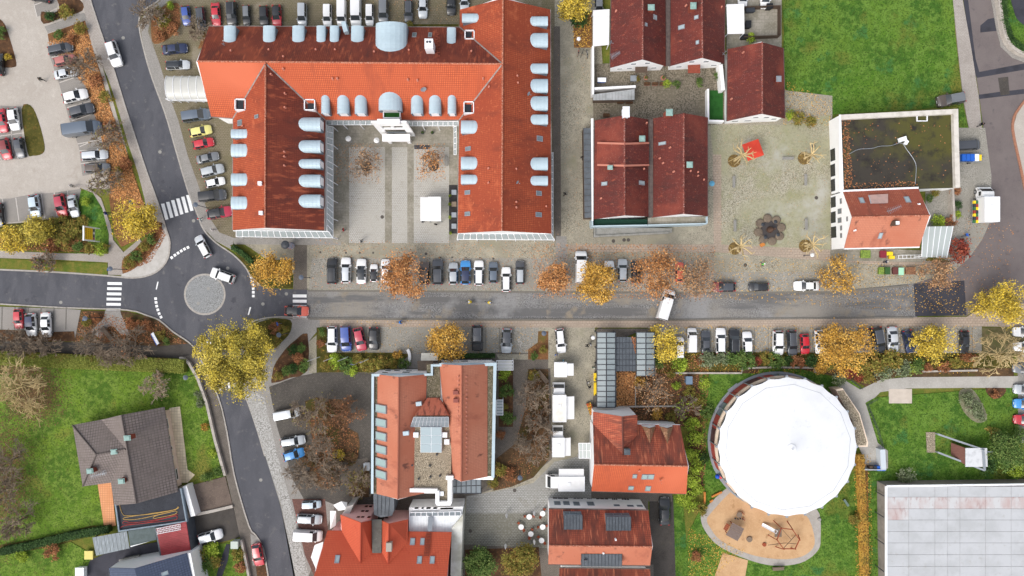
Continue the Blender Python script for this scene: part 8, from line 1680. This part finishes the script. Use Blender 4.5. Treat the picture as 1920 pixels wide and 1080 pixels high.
for i, (x, y, r) in enumerate(((1210,148,4),(1242,148,4.5),(793,250,3),(811,250,3))): o = empty('plant_pot', at(x, y),('round terracotta pot in the left northern yard', 'round terracotta pot with green ball plant', 'left dark pot in the courtyard', 'right dark pot in the courtyard')[i],'pot'); mb = MB(); mb.lathe((0,0,0),[(px2m(r) * .7,0),(px2m(r),.4),(px2m(r),.45),(px2m(r) * .85,.45),(px2m(r) * .8,.38)],14); local(mb, 'pot', tile_vent if i < 2 else darkm, o); f_, s_ = shrub_mesh('green', i % 3); c = bpy.data.objects.new('foliage', f_); COL.objects.link(c); c.parent = o; c.location = (0,0,.38); c.scale = (px2m(r) * .8,px2m(r) * .8,.4)
for i, x in enumerate((1212,1227,1241)): boxes(x, 159,1.0,.5,.4,tile_vent, '%s terracotta trough along the northern yard edge' % ORD[i],'planter_trough', 'planter', group='terracotta troughs', lid=soil)
boxes(1251,161,.5,.5,.01,soil, 'x', 'x') if False else None
for i, (x, y) in enumerate(((1162,193),(1179,193),(1136,218))): boxes(x, y, 1.1,.6,.5,wood_d, ('left dark planter in the walled yard', 'right dark planter in the walled yard', 'dark mat box in the walled yard')[i],'planter_trough', 'planter', lid=soil)
boxes(1186,150,1.0,.9,.8,steel, 'grey garden grill in the left northern yard', 'garden_grill', 'grill'); boxes(1127,153,1.4,.7,.8,bluem, 'blue and white yard clutter box behind the lane wall', 'storage_box', 'box', lid=whitem)
for i, (y, c_) in enumerate(((362,gl_grey),(384,wood),(404,gl_grey),(425,gl_grey))): boxes(852,y, .8,.8,.7,wood if c_ is wood else steel, '%s from the top table on the dark cafe deck' % ORD[i],'cafe_table', 'table', group='cafe deck tables')
for i, (y) in enumerate((368,383,408,437)): shrub(844,y, 3.5,'lime', '%s from the top potted plant along the dark cafe deck' % ORD[i],'cafe deck plants', h=.9,name='potted_plant', cat='plant')
# bicycles
def bicycle_parts(o, m):
    for sx in (-.52,.52):
        mb = MB(); pts = [Vector((sx + .33 * math.cos(2 * math.pi * k / 16),0,.34 + .33 * math.sin(2 * math.pi * k / 16))) for k in range(17)]; mb.tube(pts, [.028] * 17,4,0,False); local(mb, 'wheel', tyrem, o)
    mb = MB()
    for a, b in (((-.52,0,.34),(-.1,0,.34)),((-.1,0,.34),(-.22,0,.85)),((-.22,0,.78),(.38,0,.8)),((-.1,0,.34),(.38,0,.78)),((.38,0,.95),(.52,0,.34)),((-.52,0,.34),(-.22,0,.78))): mb.bar(a, b, .045)
    local(mb, 'frame', m, o); mb = MB(); mb.box((-.23,0,.92),(1,0,0),(0,1,0),(0,0,1),.26,.15,.07); local(mb, 'saddle', blackm, o); mb = MB(); mb.bar((.38,-.28,1.0),(.38,.28,1.0),.04); mb.bar((.38,0,.9),(.38,0,1.0),.04); local(mb, 'handlebar', darkm, o)
for i, (x, y, a, m, l) in enumerate(((1084,100,80,redm, 'red'),(1091,101,70,darkm, 'dark'),(1100,103,95,steel, 'grey'))): o = empty('bicycle', at(x, y),'%s bicycle parked at the corner of the lane bed' % l, 'bicycle', 'bicycles at the lane bed', R(a)); bicycle_parts(o, m)
# people: one continuous skinned body per pose
def skin_body(name, J, E, rad):
    me = bpy.data.meshes.new(name); me.from_pydata(J, E, []); o = bpy.data.objects.new(name, me); COL.objects.link(o)
    sm_ = o.modifiers.new('skin', 'SKIN');
    for i, v in enumerate(me.skin_vertices[0].data): v.radius = (rad[i],rad[i]); v.use_root = (i == 0)
    su = o.modifiers.new('sub', 'SUBSURF'); su.levels = 1; su.render_levels = 1
    dg = bpy.context.evaluated_depsgraph_get(); ev = bpy.data.meshes.new_from_object(o.evaluated_get(dg)); bpy.data.objects.remove(o); return ev
def pose(kind):
    s = .28 if kind == 'walk' else .03; b = kind == 'ride'
    if b:
        J = [(-.2,0,1.0),(.02,0,1.3),(.12,0,1.45),(.16,0,1.56),(.22,0,1.68),(0,.2,1.38),(.2,.27,1.16),(.38,.25,1.04),(0,-.2,1.38),(.2,-.27,1.16),(.38,-.25,1.04),(-.2,.11,.95),(.14,.13,.72),(-.08,.13,.32),(.08,.13,.26),(-.2,-.11,.95),(.2,-.13,.92),(.0,-.13,.52),(.16,-.13,.48)]
    else:
        J = [(0,0,.95),(0,0,1.2),(0,0,1.42),(.01,0,1.52),(.03,0,1.64),(0,.19,1.4),(-s * .6,.25,1.14),(-s * .3 + .06,.27,.9),(0,-.19,1.4),(s * .6,-.25,1.14),(s + .08,-.27,.92),(0,.1,.9),(s * .6,.11,.5),(s * .9,.11,.09),(s * .9 + .16,.12,.05),(0,-.1,.9),(-s * .3,-.11,.5),(-s * 1.3,-.11,.1),(-s * 1.3 + .16,-.12,.05)]
    E = [(0,1),(1,2),(2,3),(3,4),(2,5),(5,6),(6,7),(2,8),(8,9),(9,10),(0,11),(11,12),(12,13),(13,14),(0,15),(15,16),(16,17),(17,18)]
    rad = [.15,.15,.16,.065,.11,.09,.065,.045,.09,.065,.045,.1,.075,.055,.04,.1,.075,.055,.04]
    me = skin_body('body_' + kind, J, E, rad)
    for i in range(4): me.materials.append(None)
    mi = []
    for p in me.polygons:
        c = p.center; top = max(J[3][2] + .02,0)
        near_head = (Vector(c) - Vector(J[4])).length < .16
        hand = min((Vector(c) - Vector(J[7])).length, (Vector(c) - Vector(J[10])).length) < .06
        hip = 1.0 if not b else .98
        mi.append(2 if (near_head or hand) else (1 if (c.z < hip and abs(c.y) < .22 and not (b and c.x > .25)) else 0))
    me.polygons.foreach_set('material_index', mi); me.polygons.foreach_set('use_smooth', [True] * len(mi)); return me, Vector(J[4])
POSES = {k: pose(k) for k in ('stand', 'walk', 'ride')}
skin = mat('skin', C(206,160,134),.6)
hairm = {'dark': mat('hair_dark', (.02,.016,.013),.7),'grey': mat('hair_grey', (.4,.39,.37),.7),'fair': mat('hair_fair', (.32,.22,.1),.7),'red': mat('red_hat', (.55,.03,.03),.7),'helmet': mat('white_helmet', (.75,.75,.73),.4)}
def cloth(c): return mat('cloth_%d_%d_%d' % c, C(*c),.85)
def person(x, y, ang, kind, top, legs, hair, label, bike=None):
    o = empty('person', at(x, y, .8),label, 'person', 'people', R(ang)); me, hd = POSES[kind]; b = bpy.data.objects.new('body', me); COL.objects.link(b); b.parent = o
    for i, m in enumerate((cloth(top),cloth(legs),skin, skin)): b.material_slots[i].link = 'OBJECT'; b.material_slots[i].material = m
    mb = MB(); mb.lathe(hd + Vector((-.02,0,-.02)),[(.125,0),(.135,.06),(.11,.13),(.05,.165)],12); local(mb, 'hair', hairm[hair],o)
    if bike:
        k = empty('bicycle', o.location, label.replace('rider', 'bicycle of the rider') if 'rider' in label else 'bicycle ridden on the street', 'bicycle', 'ridden bicycles', R(ang)); bicycle_parts(k, bike)
for a in ((78,149,-40,'walk', (60,62,56),(44,44,48),'dark', 'person in dark clothes walking across the western car park'),(200,400,5,'walk', (40,62,130),(36,40,60),'dark', 'person in blue jacket on the path beside the sign lawn'),(136,349,160,'stand', (196,192,186),(120,116,110),'grey', 'person in pale coat at the end of the car park bays'),(376,411,-120,'walk', (196,214,206),(90,100,110),'red', 'person with red hat east of the northern zebra'),(400,431,10,'walk', (214,208,204),(150,150,150),'grey', 'person in white jacket by the courtyard building corner'),(677,452,40,'walk', (44,50,58),(36,38,44),'grey', 'person in dark coat at the courtyard mouth'),(645,431,0,'stand', (190,60,60),(60,60,66),'dark', 'person in red at the left of the courtyard mouth'),(793,415,-30,'stand', (40,42,46),(36,36,40),'dark', 'person in black at the lower left of the courtyard stall'),(817,421,80,'stand', (36,38,42),(30,30,34),'dark', 'person in black right below the courtyard stall'),
          (1101,648,200,'walk', (34,34,38),(30,30,34),'dark', 'person in black walking beside the pergola top'),(1107,646,200,'stand', (70,74,84),(40,40,46),'grey', 'grey-haired person at the globe lamp by the pergola'),(1102,716,-70,'walk', (56,58,64),(36,36,40),'grey', 'grey-haired person beside the yellow boxes'),(1105,725,-60,'walk', (26,28,40),(26,28,36),'dark', 'person in dark clothes just below the grey-haired one'),(1113,689,90,'stand', (70,110,80),(50,54,60),'grey', 'person in green at the pergola front'),(1059,364,30,'walk', (48,50,54),(40,40,44),'dark', 'person in black on the lane beside the courtyard building'),(1043,665,-90,'stand', (60,110,190),(60,64,80),'fair', 'person in blue above the northern market stall'),(1056,677,180,'stand', (90,170,190),(60,64,80),'grey', 'person in turquoise at the back of the northern market stall'),
          (1430,495,90,'walk', (120,214,90),(40,90,50),'helmet', 'person in bright green on the pavement below the fountain'),(1838,234,20,'walk', (26,26,30),(26,26,30),'dark', 'person in black on the eastern pavement'),(1810,441,10,'walk', (50,110,214),(60,70,100),'dark', 'person in bright blue behind the corrugated carport'),(1659,491,0,'stand', (40,52,76),(40,44,56),'grey', 'person in navy among the plant crates'),(1091,296,90,'walk', (44,46,50),(36,36,40),'dark', 'person in dark coat beside the dark lean-to')):
    person(*a)
for (x, y, a, top, l, bk) in ((882,566,175,(226,196,60),'left of the two rider people in yellow on the street', darkm),(917,567,-10,(226,196,60),'right of the two rider people in yellow on the street', darkm),(751,604,0,(50,120,200),'rider in blue on the pinkish pavement strip', blackm),(1050,345,90,(0,0,0),'', None)):
    if bk: person(x, y, a, 'ride', top, (40,40,48),'helmet' if top[0] > 100 else 'dark', l, bk)
# playground
hut = empty('play_hut', at(1373,991),'wooden play hut with slatted roof in the sandpit', 'play hut', None, R(-28))
for i in range(7): g = MB(); g.box((-.1,-1.05 + i * .35,1.75 - abs(i - 3) * .06),(1,0,0),(0,1,0),(0,0,1),2.3,.33,.06); local(g, 'roof_board', mat('grey_board', C(132,116,108),.85,[(2,.4,.7,C(112,98,90),4,(1,5,1))]),hut)
for sx in (-1,1):
    for sy in (-1,1): g = MB(); g.bar((sx * .95,sy * .95,0),(sx * .95,sy * .95,1.55),.12); local(g, 'post', wood_r, hut)
for i in range(4): g = MB(); g.box((-1.5,-.5 + i * .3,1.0),(1,0,0),(0,1,0),(0,0,1),.7,.26,.08); local(g, 'ramp_board', wood_r, hut)
cl = empty('climbing_frame', at(1476,1003),'red-brown wooden climbing frame with ropes and a white slide in the sandpit', 'climbing frame')
o0 = ORG[cl.name]; tops = [(1457,1012),(1465,990),(1486,993),(1499,1012),(1491,1029),(1469,1029)]
PT = [W(x, y, 2.4) - o0 for x, y in tops];
for p in PT: g = MB(); d = Vector((p.x, p.y, 0)).normalized() * .7; g.tube([(p.x + d.x, p.y + d.y, 0),(p.x, p.y, p.z + .3)],[.09,.07],6); local(g, 'pole', wood_r, cl)
for i in range(6): g = MB(); g.bar(PT[i],PT[(i + 1) % 6],.14); local(g, 'beam', wood_r, cl)
for a, b in (((1466,992),(1484,1012)),((1484,1012),(1469,1028)),((1440,1022),(1472,1018)),((1472,1018),(1496,1020)),((1484,1012),(1492,1003))): g = MB(); g.bar(W(*a, 1.5) - o0,W(*b, 1.6) - o0,.07); local(g, 'rope', wood_d, cl)
g = MB(); g.box(W(1459,999,1.3) - o0,(1,0,0),(0,1,0),(0,0,1),1.2,1.4,.1); local(g, 'platform', wood, cl)
a, b = W(1457,998,1.35) - o0,W(1429,983,.3) - o0; g = MB(); g.bar(a, b, .5,0,.06); sl_ = local(g, 'slide', whitem, cl); d = (b - a).normalized(); n = Vector((-d.y, d.x, 0)).normalized()
for s in (-1,1): g = MB(); g.bar(a + n * s * .27 + Vector((0,0,.1)),b + n * s * .27 + Vector((0,0,.1)),.05,0,.18); local(g, 'slide_side', whitem, sl_)
for x, y, r, l, m in ((1404,1010,.5,'round flat wooden disc in the sandpit between hut and slide', wood),(1432,1020,.34,'small round red-brown stump at the climbing rope end', wood_r),(1535,973,.3,'pale round stone at the edge of the playground lawn', stone),(1316,713,.3,'pale round stone in the lawn corner north-west of the tent', stone)): g = MB(); p = at(x, y); g.lathe(p, [(r, 0),(r, .22),(r * .9,.26)],18); tag(g.build('round_stump', m),l, 'stump')
tbl = empty('sand_play_table', at(1384,963),'small grey play table with stools in the sandpit', 'play table'); g = MB(); g.lathe((0,0,.5),[(.5,0),(.5,.06)],14); g.bar((0,0,0),(0,0,.5),.12); local(g, 'table_top', wood, tbl)
for i in range(4): g = MB(); g.lathe((-.6 + .45 * i, -.75 - .1 * (i % 2),0),[(.12,0),(.12,.3)],8); local(g, 'stool', darkm, tbl)
for s in (0,1): g = MB(); g.bar((.5 + .1 * s, .5 - s, .3),(.95 + .1 * s, -.1 - s, .3),.1); local(g, 'beam', wood_r, tbl)
for (x0,y0,x1,y1,l) in ((1320,921,1320,944,'upright orange timber beam on the lawn left of the sandpit'),(1333,930,1352,921,'slanting orange timber beam on the lawn left of the sandpit'),(1330,940,1335,936,'short orange timber block on the lawn left of the sandpit')):
    g = MB(); a, b = at(x0,y0) + Vector((0,0,.3)),at(x1,y1) + Vector((0,0,.3)); g.bar(a, b, .3,0,.3);
    for c in (a.lerp(b, .15),a.lerp(b, .85)): g.bar((c.x, c.y, 0),(c.x, c.y, .3),.22)
    tag(g.build('balance_beam', wood_o),l, 'beam')
for x, m, l in ((1344,mat('ball_blue', C(40,90,200),.4),'blue'),(1350,mat('ball_red', C(210,50,50),.4),'red')): g = MB(); p = at(x, 892); g.lathe(p, [(.15,0),(.38,.15),(.42,.4),(.3,.68),(.05,.8)],14); tag(g.build('play_ball', m, None, True),'%s play ball at the west rim of the tent' % l, 'ball')
# timber ramp shelter in the eastern garden
rs = empty('garden_shelter', at(1805,842),'garden shelter with white roof, brown wall and two steel rails', 'shelter'); o0 = ORG[rs.name]
g = MB(); P = [W(x, y, 2.8) - o0 for x, y in ((1810,840),(1850,840),(1851,875),(1810,875))]; g.prism([Vector((p.x, p.y, 0)) for p in P],2.65,2.8,0,True); local(g, 'roof', mat('pale_roof_sheet', C(210,212,214),.6,[(1,.5,.7,C(188,190,192),3)]),rs)
g = MB(); g.hexa([W(1783,853) - o0,W(1810,870) - o0,W(1810,842) - o0,W(1783,830) - o0],[W(1783,853,.6) - o0,W(1810,872,2.6) - o0,W(1810,840,2.6) - o0,W(1783,830,.6) - o0]); local(g, 'ramp', mat('brown_deck', C(122,84,74),.85,[(2,.4,.7,C(104,70,62),4,(1,5,1))]),rs)
for a, b in (((1758,814),(1846,844)),((1758,848),(1846,882))): g = MB(); g.bar(W(*a, .8) - o0,W(*b, 3.0) - o0,.3,0,.25); local(g, 'rail_beam', steel, rs)
for x, y, h in ((1758,814,.8),(1758,848,.8),(1843,843,2.9),(1843,880,2.9),(1800,829,1.9)): p = W(x, y, h) - o0; g = MB(); g.bar((p.x, p.y, 0),p, .18); local(g, 'post', steel, rs)
g = MB(); g.bar(W(1843,843,3.1) - o0,W(1846,882,3.1) - o0,.3); g.bar(W(1850,847,2.9) - o0,W(1872,847,2.9) - o0,.15); local(g, 'cross_beam', steel, rs)
g = MB(); g.prism([W(x, y) - o0 for x, y in ((1735,810),(1752,810),(1752,848),(1737,848))],0,.12); local(g, 'gravel_pad', gravelroof, rs)
# railings around the sunken path beside the tent
for pts, l in (([(1640,747),(1622,757),(1640,800),(1652,840)],'dark railing along the east side of the tent path'),([(1592,711),(1612,728)],'dark railing at the top of the tent path')):
    g = MB(); P = [at(*p) for p in pts]
    for a, b in zip(P, P[1:]):
        for h in (.5,1.0): g.bar(a + Vector((0,0,h)),b + Vector((0,0,h)),.06)
        n = max(2,int((b - a).length / 1.2))
        for i in range(n + 1): c = a.lerp(b, i / n); g.bar(c, c + Vector((0,0,1.0)),.05)
    tag(g.build('railing', darkm),l, 'railing')
# wheelchair symbol on the bay
bay = bpy.data.objects['street']
mbk = MB(); c0 = W(974,643); z = gz(974,643) + .006
for i in range(12):
    a0,a1 = R(-150 + i * 24),R(-126 + i * 24); P = [c0 + Vector((math.cos(a) * r, math.sin(a) * r, 0)) for a, r in ((a0,.30),(a0,.38),(a1,.38),(a1,.30))]; mbk.prism(P, z - .004,z)
mbk.abox((c0.x - .1,c0.y + .35,z - .002),.09,.7,.006); mbk.abox((c0.x + .15,c0.y - .55,z - .002),.09,.4,.006); mbk.abox((c0.x - .25,c0.y + .55,z - .001),.35,.08,.006)
tag(mbk.build('wheelchair_marking', paint_w),None, None, None, 'structure')
